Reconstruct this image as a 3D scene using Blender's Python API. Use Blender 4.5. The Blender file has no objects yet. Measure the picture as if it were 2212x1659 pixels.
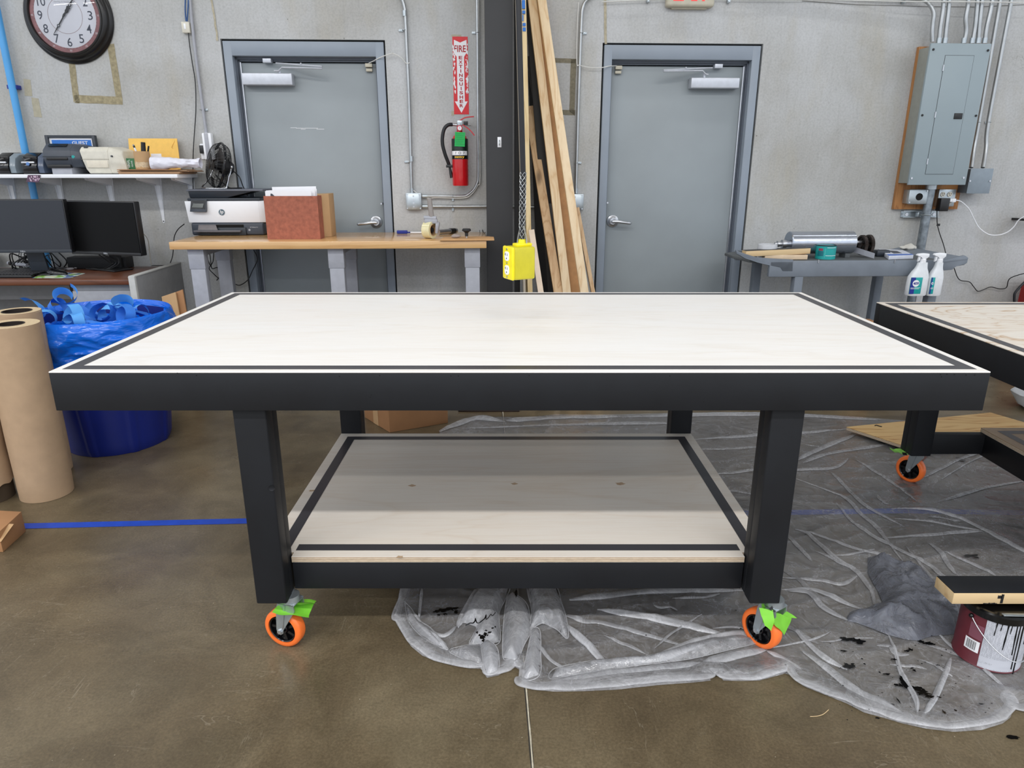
import bpy, bmesh, math, random
from mathutils import Vector, Matrix, noise
from math import sin, cos, pi, radians, atan, tan, sqrt, hypot
random.seed(7)
SC = bpy.context.scene
COL = SC.collection
# ------------------------------------------------------------------ camera
CF, CT, CH = 1486.0, radians(17.2), 1.40
CAM = Vector((0.0, 0.0, CH))
cd = bpy.data.cameras.new('camera'); co = bpy.data.objects.new('camera', cd); COL.objects.link(co)
cd.sensor_width = 36; cd.lens = 36*CF/2212; cd.clip_start = .05; cd.clip_end = 100
co.location = CAM; co.rotation_euler = (pi/2 - CT, 0, 0)
SC.camera = co

def ray(px, py):
    x = (px-1106)/CF; y = -(py-829.5)/CF
    return Vector((x, cos(CT)+y*sin(CT), -sin(CT)+y*cos(CT)))

class Frame:
    def __init__(s, o, rot): s.o = Vector(o); s.rot = rot; s.M = Matrix.Translation(s.o) @ Matrix.Rotation(rot, 4, 'Z'); s.I = s.M.inverted()
    def ly(s, px, py, y):                 # point of the plane local y = y seen at the pixel -> local (x, z)
        o = s.I @ CAM; d = s.I.to_3x3() @ ray(px, py); t = (y-o.y)/d.y; p = o + d*t
        return p.x, p.z
    def lz(s, px, py, z):                 # on the plane z = z -> local (x, y)
        o = s.I @ CAM; d = s.I.to_3x3() @ ray(px, py); t = (z-o.z)/d.z; p = o + d*t
        return p.x, p.y
    def lx(s, px, py, x):
        o = s.I @ CAM; d = s.I.to_3x3() @ ray(px, py); t = (x-o.x)/d.x; p = o + d*t
        return p.y, p.z
G = Frame((0, 0, 0), 0)
W = Frame((0, 4.82, 0), atan(.0441))      # the back wall: y = 0 is its face, room side is y < 0

# ------------------------------------------------------------------ mesh builder
class MB:
    def __init__(s): s.b = bmesh.new()
    def _bev(s, vs, b, seg=2):
        es = set()
        for v in vs:
            for e in v.link_edges: es.add(e)
        bmesh.ops.bevel(s.b, geom=list(es), offset=b, segments=seg, affect='EDGES', profile=.5)
    def box(s, x0, x1, y0, y1, z0, z1, b=0, seg=2, M=None):
        r = bmesh.ops.create_cube(s.b, size=1)['verts']
        for v in r: v.co = Vector(((x0+x1)/2+v.co.x*(x1-x0), (y0+y1)/2+v.co.y*(y1-y0), (z0+z1)/2+v.co.z*(z1-z0)))
        if M is not None:
            for v in r: v.co = M @ v.co
        if b: s._bev(r, b, seg)
        return s
    def cyl(s, p0, p1, r, r2=None, n=20, cap=True):
        p0, p1 = Vector(p0), Vector(p1); r2 = r if r2 is None else r2
        d = p1-p0; q = d.to_track_quat('Z', 'Y')
        A = [s.b.verts.new(p0 + q @ Vector((r*cos(2*pi*i/n), r*sin(2*pi*i/n), 0))) for i in range(n)]
        B = [s.b.verts.new(p1 + q @ Vector((r2*cos(2*pi*i/n), r2*sin(2*pi*i/n), 0))) for i in range(n)]
        for i in range(n): s.b.faces.new((A[i], A[(i+1) % n], B[(i+1) % n], B[i]))
        if cap: s.b.faces.new(A[::-1]); s.b.faces.new(B)
        return s
    def lathe(s, prof, o, axis=(0, 0, 1), n=32, up=None):
        q = Vector(axis).to_track_quat('Z', 'Y'); o = Vector(o); rings = []
        for r, z in prof:
            if r < 1e-6: rings.append([s.b.verts.new(o + q @ Vector((0, 0, z)))])
            else: rings.append([s.b.verts.new(o + q @ Vector((r*cos(2*pi*i/n), r*sin(2*pi*i/n), z))) for i in range(n)])
        for a, b in zip(rings, rings[1:]):
            for i in range(n):
                j = (i+1) % n
                f = ([a[0]] if len(a) == 1 else [a[i], a[j]]) + ([b[0]] if len(b) == 1 else [b[j], b[i]])
                if len(f) > 2: s.b.faces.new(f)
        return s
    def tube(s, pts, r, n=8, smooth=0, cap=True):
        pts = [Vector(p) for p in pts]
        if smooth: pts = spline(pts, smooth)
        rings = []; k = len(pts); up = None
        for i, p in enumerate(pts):
            d = (pts[min(i+1, k-1)]-pts[max(i-1, 0)])
            if d.length < 1e-9: d = Vector((0, 0, 1))
            d.normalize()
            if up is None: up = d.orthogonal().normalized()
            up = (up - d*up.dot(d)); up = up.normalized() if up.length > 1e-6 else d.orthogonal().normalized()
            w = d.cross(up); rr = r(i/(k-1)) if callable(r) else r
            rings.append([s.b.verts.new(p + up*rr*cos(2*pi*j/n) + w*rr*sin(2*pi*j/n)) for j in range(n)])
        for a, b in zip(rings, rings[1:]):
            for j in range(n): s.b.faces.new((a[j], a[(j+1) % n], b[(j+1) % n], b[j]))
        if cap: s.b.faces.new(rings[0][::-1]); s.b.faces.new(rings[-1])
        return s
    def prism(s, poly, d0, d1, ax='y', b=0, M=None):   # poly in the two other axes
        def P(a, c, d): return {'y': (a, d, c), 'x': (d, a, c), 'z': (a, c, d)}[ax]
        A = [s.b.verts.new(P(a, c, d0)) for a, c in poly]; B = [s.b.verts.new(P(a, c, d1)) for a, c in poly]
        n = len(poly)
        for i in range(n): s.b.faces.new((A[i], A[(i+1) % n], B[(i+1) % n], B[i]))
        s.b.faces.new(A[::-1]); s.b.faces.new(B)
        if M is not None:
            for v in A+B: v.co = M @ v.co
        if b: s._bev(A+B, b)
        return s
    def hexa(s, bot, top, b=0):           # eight corners: four bottom, four top, same winding
        A = [s.b.verts.new(p) for p in bot]; B = [s.b.verts.new(p) for p in top]; n = len(A)
        for i in range(n): s.b.faces.new((A[i], A[(i+1) % n], B[(i+1) % n], B[i]))
        s.b.faces.new(A[::-1]); s.b.faces.new(B)
        if b: s._bev(A+B, b)
        return s
    def poly(s, pts):
        s.b.faces.new([s.b.verts.new(p) for p in pts]); return s
    def surf(s, fn, nu, nv, cu=False):
        g = [[s.b.verts.new(fn(i/(nu-(0 if cu else 1)), j/(nv-1))) for j in range(nv)] for i in range(nu)]
        for i in range(nu if cu else nu-1):
            for j in range(nv-1):
                a = g[i]; c = g[(i+1) % nu]
                s.b.faces.new((a[j], c[j], c[j+1], a[j+1]))
        return s
    def ball(s, c, r, n=16, sc=(1, 1, 1)):
        q = bmesh.ops.create_uvsphere(s.b, u_segments=n, v_segments=max(6, n//2), radius=r)['verts']
        for v in q: v.co = Vector((v.co.x*sc[0]+c[0], v.co.y*sc[1]+c[1], v.co.z*sc[2]+c[2]))
        return s
    def torus(s, c, R, r, axis=(0, 0, 1), n=32, m=8, a0=0, a1=2*pi):
        q = Vector(axis).to_track_quat('Z', 'Y'); c = Vector(c); full = abs(a1-a0-2*pi) < 1e-6
        k = n if full else n+1
        rings = []
        for i in range(k):
            a = a0+(a1-a0)*i/n; d = Vector((cos(a), sin(a), 0))
            rings.append([s.b.verts.new(c + q @ (d*(R+r*cos(2*pi*j/m)) + Vector((0, 0, r*sin(2*pi*j/m))))) for j in range(m)])
        for i in range(k if full else k-1):
            a, b = rings[i], rings[(i+1) % k]
            for j in range(m): s.b.faces.new((a[j], a[(j+1) % m], b[(j+1) % m], b[j]))
        return s
    def xf(s, M):
        for v in s.b.verts: v.co = M @ v.co
        return s
    def add(s, me, M=None):
        n0 = len(s.b.verts); s.b.from_mesh(me); s.b.verts.ensure_lookup_table()
        if M is not None:
            for v in s.b.verts[n0:]: v.co = M @ v.co
        return s
    def mesh(s, name, off=(0, 0, 0), ang=35, smooth=True, normals=True):
        off = Vector(off)
        for v in s.b.verts: v.co -= off
        if normals: bmesh.ops.recalc_face_normals(s.b, faces=s.b.faces)
        if smooth:
            ca = radians(ang)
            for f in s.b.faces: f.smooth = True
            for e in s.b.edges:
                if len(e.link_faces) == 2: e.smooth = e.calc_face_angle(0) < ca
        me = bpy.data.meshes.new(name); s.b.to_mesh(me); s.b.free()
        return me

def spline(p, k):
    out = []; n = len(p)
    for i in range(n-1):
        a, b, c, d = p[max(i-1, 0)], p[i], p[i+1], p[min(i+2, n-1)]
        for j in range(k):
            t = j/k
            out.append(.5*((2*b)+(c-a)*t+(2*a-5*b+4*c-d)*t*t+(3*b-a-3*c+d)*t*t*t))
    out.append(p[-1]); return out

def link(name, me, mat):
    o = bpy.data.objects.new(name, me); COL.objects.link(o)
    if mat is not None and not me.materials:
        for m in (mat if isinstance(mat, (list, tuple)) else [mat]): me.materials.append(m)
    return o

class Thing:
    """an Empty at the thing's base; parts are given in the coordinates of the frame"""
    def __init__(s, name, label, cat, at, frame=G, group=None, kind=None, rot=0):
        s.at = Vector(at); s.f = frame; s.rot = rot
        o = bpy.data.objects.new(name, None); COL.objects.link(o); s.o = o
        o.empty_display_size = .1
        o.location = frame.M @ s.at; o.rotation_euler = (0, 0, frame.rot)
        if kind: o['kind'] = kind
        if label: o['label'] = label
        if cat: o['category'] = cat
        if group: o['group'] = group
    def part(s, name, mb, mat, parent=None, label=None, kind=None, **k):
        me = mb.mesh(name, s.at, **k); o = link(name, me, mat); o.parent = parent or s.o
        if label: o['label'] = label
        if kind: o['kind'] = kind
        return o
    def text(s, name, txt, c, h, mat, parent=None, w=None, right=(1, 0, 0), up=(0, 0, 1), bold=0, ext=.0004, spacing=1, shear=0):
        me = text_mesh(txt, c, h, w, right, up, bold, ext, spacing, shear)
        b = MB(); b.add(me); bpy.data.meshes.remove(me)
        return s.part(name, b, mat, parent, smooth=False)

def solo(name, label, cat, mb, mat, at, frame=G, group=None, kind=None, **k):
    me = mb.mesh(name, at, **k); o = link(name, me, mat)
    o.location = frame.M @ Vector(at); o.rotation_euler = (0, 0, frame.rot)
    if kind: o['kind'] = kind
    if label: o['label'] = label
    if cat: o['category'] = cat
    if group: o['group'] = group
    return o

def copy_tree(o, parent=None):
    c = o.copy(); COL.objects.link(c); c.parent = parent
    for ch in [x for x in bpy.data.objects if x.parent == o]: copy_tree(ch, c)
    return c

def text_mesh(txt, c, h, w=None, right=(1, 0, 0), up=(0, 0, 1), bold=0, ext=.0004, spacing=1, shear=0):
    cu = bpy.data.curves.new('lettering', 'FONT'); cu.body = txt; cu.size = 1; cu.offset = bold; cu.space_character = spacing
    cu.extrude = 0; cu.resolution_u = 3; cu.shear = shear
    ob = bpy.data.objects.new('lettering', cu)
    me = bpy.data.meshes.new_from_object(ob); bpy.data.objects.remove(ob); bpy.data.curves.remove(cu)
    xs = [v.co.x for v in me.vertices]; ys = [v.co.y for v in me.vertices]
    if not xs: return me
    x0, x1, y0, y1 = min(xs), max(xs), min(ys), max(ys)
    sy = h/(y1-y0); sx = sy if w is None else w/(x1-x0)
    R = Vector(right).normalized(); U = Vector(up).normalized(); N = R.cross(U); c = Vector(c)
    for v in me.vertices: v.co = c + R*((v.co.x-(x0+x1)/2)*sx) + U*((v.co.y-(y0+y1)/2)*sy) + N*ext
    return me

# ------------------------------------------------------------------ materials
def lin(c):
    return tuple(((v/255)/12.92 if v/255 <= .04045 else ((v/255+.055)/1.055)**2.4) for v in c) + (1,)
def new_mat(name):
    m = bpy.data.materials.new(name); m.use_nodes = True
    nt = m.node_tree; b = nt.nodes['Principled BSDF']; return m, nt, b
class NT:
    def __init__(s, nt): s.nt = nt
    def n(s, t, **k):
        x = s.nt.nodes.new(t)
        for a, v in k.items():
            if a.startswith('i_'):
                key = a[2:]; key = int(key) if key.isdigit() else key.replace('_', ' ')
                x.inputs[key].default_value = v
            else: setattr(x, a, v)
        return x
    def l(s, a, b): s.nt.links.new(a, b)
    def coords(s, scale=(1, 1, 1), kind='Object', rot=(0, 0, 0), loc=(0, 0, 0)):
        t = s.n('ShaderNodeTexCoord'); m = s.n('ShaderNodeMapping'); m.inputs['Scale'].default_value = scale
        m.inputs['Rotation'].default_value = rot; m.inputs['Location'].default_value = loc
        s.l(t.outputs[kind], m.inputs['Vector']); return m.outputs[0]
    def noise(s, vec, scale=5, detail=4, rough=.55, dist=0):
        x = s.n('ShaderNodeTexNoise'); x.inputs['Scale'].default_value = scale; x.inputs['Detail'].default_value = detail
        x.inputs['Roughness'].default_value = rough; x.inputs['Distortion'].default_value = dist
        if vec is not None: s.l(vec, x.inputs['Vector'])
        return x.outputs['Fac']
    def ramp(s, fac, stops, interp='LINEAR'):
        r = s.n('ShaderNodeValToRGB'); e = r.color_ramp.elements; r.color_ramp.interpolation = interp
        while len(e) < len(stops): e.new(.5)
        for el, (p, c) in zip(e, stops): el.position = p; el.color = c if len(c) == 4 else tuple(c)+(1,)
        s.l(fac, r.inputs[0]); return r.outputs[0]
    def mix(s, fac, a, b, mode='MIX'):
        x = s.n('ShaderNodeMix', data_type='RGBA', blend_type=mode)
        for sock, v in ((x.inputs[0], fac), (x.inputs[6], a), (x.inputs[7], b)):
            if hasattr(v, 'is_linked') or hasattr(v, 'links'): s.l(v, sock)
            else: sock.default_value = v
        return x.outputs[2]
    def math(s, op, a, b=None, clamp=False):
        x = s.n('ShaderNodeMath', operation=op); x.use_clamp = clamp
        for i, v in enumerate((a, b)):
            if v is None: continue
            if hasattr(v, 'links'): s.l(v, x.inputs[i])
            else: x.inputs[i].default_value = v
        return x.outputs[0]
    def bump(s, h, st, dist=.01, b=None):
        x = s.n('ShaderNodeBump'); x.inputs['Strength'].default_value = st; x.inputs['Distance'].default_value = dist
        s.l(h, x.inputs['Height']); s.l(x.outputs[0], b.inputs['Normal']); return x
g3 = lambda v: (v, v, v, 1)

def mat(name, rgb, rough=.5, metal=0, var=.06, vs=30, bump=0, bs=200, spec=.5, coat=0, trans=0, emit=None, es=1):
    m, nt, b = new_mat(name); k = NT(nt); c = lin(rgb)
    v = k.coords()
    f = k.noise(v, vs, 4)
    col = k.ramp(f, [(.3, tuple(x*(1-var) for x in c[:3])), (.7, tuple(min(1, x*(1+var)) for x in c[:3]))])
    k.l(col, b.inputs['Base Color'])
    b.inputs['Roughness'].default_value = rough; b.inputs['Metallic'].default_value = metal
    b.inputs['Specular IOR Level'].default_value = spec; b.inputs['Coat Weight'].default_value = coat
    b.inputs['Transmission Weight'].default_value = trans
    if bump: k.bump(k.noise(v, bs, 3), bump, .002, b)
    if emit: b.inputs['Emission Color'].default_value = lin(emit); b.inputs['Emission Strength'].default_value = es
    return m

def wood(name, light, dark, rough=.5, ax='x', scale=1.0, rings=6, knots=0, grain=.35, coat=0, figure=.5):
    """grain runs along ax; object coordinates in metres"""
    m, nt, b = new_mat(name); k = NT(nt)
    st = {'x': (.12, 1, 1), 'y': (1, .12, 1), 'z': (1, 1, .12)}[ax]
    v = k.coords(tuple(a*scale for a in st))
    w = k.noise(v, 9, 3, .5, .6)
    w2 = k.math('FRACT', k.math('MULTIPLY', w, rings))
    tri = k.math('ABSOLUTE', k.math('SUBTRACT', k.math('MULTIPLY', w2, 2), 1))
    st2 = {'x': (.03, 1, 1), 'y': (1, .03, 1), 'z': (1, 1, .03)}[ax]
    fine = k.noise(k.coords(tuple(a*scale for a in st2)), 160, 4, .6)
    f = k.math('ADD', k.math('MULTIPLY', k.math('POWER', tri, 3), figure), k.math('MULTIPLY', fine, grain), clamp=True)
    col = k.ramp(f, [(.0, lin(light)), (.9, lin(dark))])
    if knots:
        vo = k.n('ShaderNodeTexVoronoi'); k.l(k.coords({'x': (2.2, 7, 7), 'y': (7, 2.2, 7), 'z': (7, 7, 2.2)}[ax]), vo.inputs['Vector']); vo.inputs['Scale'].default_value = knots
        kk = k.ramp(vo.outputs['Distance'], [(.05, g3(1)), (.16, g3(0))])
        col = k.mix(k.math('MULTIPLY', kk, .75), col, lin(tuple(int(a*.55) for a in dark)))
    k.l(col, b.inputs['Base Color']); b.inputs['Roughness'].default_value = rough; b.inputs['Coat Weight'].default_value = coat
    b.inputs['Coat Roughness'].default_value = .12
    k.bump(fine, .08, .002, b)
    return m

M = {}
# ---- concrete wall
def concrete_wall():
    m, nt, b = new_mat('concrete_wall'); k = NT(nt)
    v = k.coords()
    big = k.noise(v, 1.1, 5, .6, .3)
    col = k.ramp(big, [(.28, lin((168, 166, 160))), (.5, lin((186, 187, 186))), (.72, lin((201, 203, 205)))])
    warm = k.ramp(k.noise(k.coords((1, 1, .35), loc=(4, 0, 2)), 2.6, 5, .65), [(.5, g3(0)), (.72, g3(1))])
    col = k.mix(k.math('MULTIPLY', warm, .55), col, lin((178, 172, 156)))
    streak = k.ramp(k.noise(k.coords((7, 7, .9)), 5, 5, .65), [(.50, g3(1)), (.72, g3(.93))])
    col = k.mix(1.0, col, streak, 'MULTIPLY')
    sp = k.ramp(k.noise(v, 75, 3, .7), [(.3, g3(.86)), (.55, g3(1)), (.75, g3(1.05))])
    col = k.mix(1.0, col, sp, 'MULTIPLY')
    vo = k.n('ShaderNodeTexVoronoi'); vo.inputs['Scale'].default_value = 9; k.l(v, vo.inputs['Vector'])
    pit = k.ramp(vo.outputs['Distance'], [(.02, g3(1)), (.05, g3(0))])
    mask = k.ramp(k.noise(v, 3.3, 2), [(.56, g3(0)), (.6, g3(1))])
    col = k.mix(k.math('MULTIPLY', k.math('MULTIPLY', pit, mask), .7), col, lin((95, 92, 86)))
    # hairline cracks
    cr = k.noise(v, 2.3, 4, .6, 1.2)
    ck = k.ramp(k.math('ABSOLUTE', k.math('SUBTRACT', cr, .5)), [(.0, g3(1)), (.004, g3(0))])
    ckm = k.ramp(k.noise(v, 1.7, 2), [(.55, g3(0)), (.66, g3(.45))])
    col = k.mix(k.math('MULTIPLY', ck, ckm), col, lin((130, 126, 118)))
    k.l(col, b.inputs['Base Color']); b.inputs['Roughness'].default_value = .8; b.inputs['Specular IOR Level'].default_value = .25
    k.bump(k.math('ADD', k.noise(v, 60, 4, .65), k.math('MULTIPLY', pit, -.6)), .18, .004, b)
    return m
M['wall'] = concrete_wall()
def floor_mat():
    m, nt, b = new_mat('polished_concrete_floor'); k = NT(nt)
    v = k.coords()
    big = k.noise(v, 1.3, 6, .62, .4)
    col = k.ramp(big, [(.25, lin((76, 65, 50))), (.45, lin((99, 87, 67))), (.6, lin((112, 101, 80))), (.8, lin((124, 112, 93)))])
    cl = k.ramp(k.noise(k.coords(loc=(3, 5, 0)), 4.5, 6, .7, .8), [(.35, g3(.80)), (.65, g3(1.12))])
    col = k.mix(1.0, col, cl, 'MULTIPLY')
    sp = k.ramp(k.noise(v, 130, 3, .75), [(.3, g3(.80)), (.52, g3(1.06)), (.74, g3(1.36))])
    col = k.mix(1.0, col, sp, 'MULTIPLY')
    # pale grit specks
    vo = k.n('ShaderNodeTexVoronoi'); vo.inputs['Scale'].default_value = 38; k.l(v, vo.inputs['Vector'])
    dots = k.ramp(vo.outputs['Distance'], [(.03, g3(.8)), (.07, g3(0))])
    dm = k.ramp(k.noise(v, 17, 2), [(.56, g3(0)), (.6, g3(1))])
    col = k.mix(k.math('MULTIPLY', dots, dm), col, lin((190, 182, 160)))
    # scratches
    for (sx, sy, rz, w) in ((1, 7, .5, .0016), (7, 1, .35, .0013), (1, 5, 1.9, .0013)):
        n1 = k.noise(k.coords((sx, sy, 1), rot=(0, 0, rz)), 1.9, 4, .6, .5)
        s1 = k.ramp(k.math('ABSOLUTE', k.math('SUBTRACT', n1, .5)), [(0, g3(1)), (w, g3(0))])
        mk = k.ramp(k.noise(k.coords(loc=(sx*3, sy*2, 0)), 2.6, 3), [(.54, g3(0)), (.64, g3(.36))])
        col = k.mix(k.math('MULTIPLY', s1, mk), col, lin((160, 150, 130)))
    k.l(col, b.inputs['Base Color'])
    r = k.ramp(k.noise(v, 3.2, 5, .6), [(.3, g3(.24)), (.7, g3(.42))])
    k.l(r, b.inputs['Roughness']); b.inputs['Specular IOR Level'].default_value = .5
    k.bump(k.noise(v, 90, 4, .7), .06, .003, b)
    return m
M['floor'] = floor_mat()
M['joint_pale'] = mat('joint_sealant', (186, 178, 158), .8, var=.25, vs=40)
M['joint_dark'] = mat('joint_gap', (52, 48, 42), .9)
def black_paint():
    m, nt, b = new_mat('black_painted_lumber'); k = NT(nt)
    v = k.coords((.25, 1, 1)); f = k.noise(v, 60, 5, .6)
    col = k.ramp(k.noise(k.coords(), 6, 4), [(.3, lin((25, 26, 29))), (.7, lin((29, 31, 35)))])
    k.l(col, b.inputs['Base Color']); b.inputs['Roughness'].default_value = .5; b.inputs['Specular IOR Level'].default_value = .3
    k.bump(f, .12, .002, b); return m
M['blk'] = black_paint()
M['stripe'] = mat('charcoal_stripe', (64, 63, 67), .38, var=.05, vs=8)
def plytop(name, a, c, fig, strong=.25, warp=(.35, 2.2, 1), wd=1.0):
    m, nt, b = new_mat(name); k = NT(nt)
    v = k.coords(warp)
    n1 = k.noise(v, 1.6, 4, .55, wd)
    fr = k.math('FRACT', k.math('MULTIPLY', n1, fig))
    tri = k.math('POWER', k.math('ABSOLUTE', k.math('SUBTRACT', k.math('MULTIPLY', fr, 2), 1)), 6)
    fine = k.noise(k.coords((2.5, 60, 1)), 2.2, 5, .65)
    f = k.math('ADD', k.math('MULTIPLY', tri, strong), k.math('MULTIPLY', k.ramp(fine, [(.45, g3(0)), (.75, g3(1))]), .35), clamp=True)
    col = k.ramp(f, [(0, lin(a)), (1, lin(c))])
    tint = k.ramp(k.noise(k.coords((.8, 3, 1)), 1.4, 3), [(.35, (1, .985, .965, 1)), (.65, g3(1))])
    col = k.mix(1.0, col, tint, 'MULTIPLY')
    k.l(col, b.inputs['Base Color']); b.inputs['Roughness'].default_value = .42; b.inputs['Specular IOR Level'].default_value = .4
    k.bump(fine, .04, .001, b); return m
M['top'] = plytop('birch_ply_face', (238, 236, 233), (220, 211, 198), 7)
M['top_grain'] = plytop('figured_ply_face', (228, 222, 212), (190, 158, 122), 13, .85, (.55, 1.5, 1), 1.6)
M['shelf_ply'] = plytop('shelf_ply_face', (240, 232, 221), (224, 206, 186), 4, .3)
def ply_edge():
    m, nt, b = new_mat('plywood_edge'); k = NT(nt)
    t = k.n('ShaderNodeTexCoord'); s = k.n('ShaderNodeSeparateXYZ'); k.l(t.outputs['Object'], s.inputs[0])
    fr = k.math('FRACT', k.math('MULTIPLY', s.outputs['Z'], 1/.0055))
    col = k.ramp(fr, [(0, lin((222, 208, 186))), (.45, lin((226, 214, 194))), (.5, lin((168, 140, 110))), (.95, lin((190, 164, 132)))], 'CONSTANT')
    n = k.ramp(k.noise(k.coords((20, 20, 100)), 3, 4), [(.35, g3(.85)), (.65, g3(1.05))])
    k.l(k.mix(1.0, col, n, 'MULTIPLY'), b.inputs['Base Color']); b.inputs['Roughness'].default_value = .7; return m
M['ply_edge'] = ply_edge()
M['sheet_edge'] = wood('sheet_edge_veneer', (224, 202, 156), (186, 154, 104), .6, 'z', 1, 5)
M['pine'] = wood('pine_lumber', (238, 218, 184), (208, 170, 122), .6, 'z', 1, 5, knots=1.0)
M['pine_tan'] = wood('tan_pine_lumber', (220, 190, 150), (178, 134, 90), .6, 'z', 1, 6, knots=.9)
M['pine_x'] = wood('pine_board_end', (222, 196, 152), (186, 146, 98), .6, 'x', 1, 5)
M['ply_pine'] = wood('pine_plywood', (222, 190, 134), (170, 118, 62), .6, 'x', .9, 9, knots=.9, figure=.65)
M['maple'] = wood('maple_worktop', (222, 180, 124), (198, 150, 96), .22, 'x', 1, 4, grain=.3, coat=.5)
M['cherry'] = wood('cherry_desk_laminate', (112, 66, 42), (78, 42, 26), .3, 'x', 1, 8, grain=.5)
M['ply_brown'] = wood('brown_backer_plywood', (186, 132, 80), (132, 82, 40), .6, 'z', 1, 7)
M['orange'] = mat('orange_polyurethane', (255, 122, 52), .35, var=.04)
M['blkplastic'] = mat('black_plastic', (22, 22, 24), .38)
M['blkmatte'] = mat('matte_black', (26, 26, 28), .6)
M['blkgloss'] = mat('gloss_black_plastic', (14, 14, 17), .12)
M['zinc'] = mat('zinc_plate', (178, 186, 190), .32, .75, var=.08, vs=20)
M['conduit'] = mat('galvanized_conduit', (176, 179, 180), .34, .85, var=.1, vs=12)
M['conduit_old'] = mat('weathered_galvanized_pipe', (136, 144, 150), .42, .8, var=.3, vs=30)
M['steel'] = mat('brushed_steel', (196, 198, 202), .28, .9)
M['chrome'] = mat('chrome', (220, 222, 226), .12, 1)
M['green_tape'] = mat('green_masking_tape', (124, 202, 58), .55, var=.05)
M['blue_tape'] = mat('blue_painter_tape', (28, 72, 186), .55, var=.12, vs=18)
M['door'] = mat('grey_door_paint', (146, 154, 158), .42, var=.05, vs=2.5)
M['frame'] = mat('grey_frame_paint', (138, 148, 160), .38, var=.05, vs=5)
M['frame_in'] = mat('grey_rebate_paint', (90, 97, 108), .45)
M['gasket'] = mat('dark_gasket', (28, 27, 27), .8)
M['closer'] = mat('silver_closer_paint', (196, 200, 208), .35, .35)
M['column'] = mat('black_steel_column', (46, 46, 48), .5, var=.12, vs=4, bump=.05, bs=60)
M['white'] = mat('white_plastic', (240, 242, 246), .4, var=.01)
M['whitep'] = mat('white_paper', (240, 240, 243), .7, var=.01)
M['cream'] = mat('cream_plastic', (212, 208, 194), .42)
M['red'] = mat('red_enamel', (196, 22, 30), .25, coat=.3)
M['signred'] = mat('red_vinyl', (214, 26, 36), .4)
M['signtext'] = mat('sign_red_letters', (176, 22, 34), .5)
M['kraft'] = mat('kraft_paper', (176, 149, 120), .75, var=.07, vs=14, bump=.06, bs=90)
M['kraft_end'] = mat('kraft_roll_end', (206, 184, 148), .8, var=.1, vs=120)
M['cardboard'] = mat('brown_cardboard', (170, 124, 84), .8, var=.06, vs=10)
M['cardboard_l'] = mat('light_cardboard', (190, 154, 112), .8, var=.06, vs=10)
M['yellow'] = mat('yellow_rubber', (194, 184, 34), .42)
M['yellow_face'] = mat('yellow_face_plate', (236, 220, 14), .38)
M['binblue'] = mat('blue_bin_plastic', (14, 32, 112), .36, var=.08, vs=6)
M['grey_lam'] = mat('grey_laminate', (128, 128, 128), .5)
M['leg_grey'] = mat('silver_grey_powder_coat', (164, 166, 174), .42)
M['panelgrey'] = mat('panel_grey_enamel', (146, 160, 166), .42, var=.03, vs=3)
M['boxgrey'] = mat('box_grey_enamel', (134, 146, 156), .4)
M['cart'] = mat('grey_cart_plastic', (118, 126, 136), .6, var=.1, vs=9, bump=.08, bs=90)
M['cartd'] = mat('dark_cart_tray', (84, 88, 90), .7, var=.2, vs=14)
M['screen'] = mat('screen_glass', (38, 42, 50), .3, var=.02)
M['screen2'] = mat('dark_screen_glass', (9, 9, 10), .5, var=.02, spec=.15)
M['slate'] = mat('slate_plastic', (62, 68, 78), .42)
M['slate_d'] = mat('dark_slate_plastic', (44, 50, 58), .45)
M['teal'] = mat('teal_paint', (30, 160, 158), .45)
M['navy'] = mat('navy_print', (24, 44, 138), .5)
M['airblue'] = mat('blue_air_pipe', (78, 160, 222), .35, var=.08, vs=5)
M['hose'] = mat('black_rubber', (26, 27, 32), .5)
M['wirewhite'] = mat('white_cable', (216, 216, 212), .5)
M['dust'] = mat('tape_residue', (156, 146, 118), .9, var=.28, vs=45)
M['dust2'] = mat('faint_tape_residue', (176, 170, 150), .9, var=.1, vs=45)
M['blackpaint_wet'] = mat('spilled_black_paint', (8, 8, 9), .18)
M['manila'] = mat('manila_envelope', (232, 186, 92), .65)
M['darkhole'] = mat('dark_cavity', (8, 7, 7), .9)
M['alu'] = mat('machined_aluminium', (188, 194, 204), .22, .9, var=.06)
M['iron'] = mat('dark_cast_iron', (54, 46, 42), .5, .5)
M['red_lit'] = mat('lit_exit_letter', (228, 70, 70), .5, emit=(240, 60, 60), es=.5)
M['off_white'] = mat('beige_sign_housing', (196, 190, 172), .5)
# ------------------------------------------------------------------ room shell
XL, XR = -9, 9
solo('floor', None, None, MB().box(XL, XR, -7, 5.6, -.1, 0), M['floor'], (0, 0, 0), kind='structure')
# expansion joint in the floor
def jx(px, py): return G.lz(px, py, 0)
ja = jx(1137, 1500); jb = jx(1150, 1655)
js = (jb[0]-ja[0])/(jb[1]-ja[1])
JX = lambda y: ja[0]+(y-ja[1])*js
def jstrip(off0, off1, z0, z1, wob, seed):
    b = MB(); ys = [-1+i*.03 for i in range(192)]
    rows = []
    for y in ys:
        n = noise.noise(Vector((y*14, seed, 0)))*wob
        n2 = noise.noise(Vector((y*17, seed+5, 0)))*wob
        rows.append((b.b.verts.new((JX(y)+off0+n, y, z1)), b.b.verts.new((JX(y)+off1+n2, y, z1))))
    for a, c in zip(rows, rows[1:]): b.b.faces.new((a[0], a[1], c[1], c[0]))
    return b
solo('trim_1', None, None, jstrip(-.0045, .004, 0, .0006, .0012, 1), M['joint_dark'], (0, 0, 0), kind='structure')
solo('trim_2', None, None, jstrip(-.001, .003, 0, .001, .0016, 9), M['joint_pale'], (0, 0, 0), kind='structure')
HC = 6.6
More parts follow.
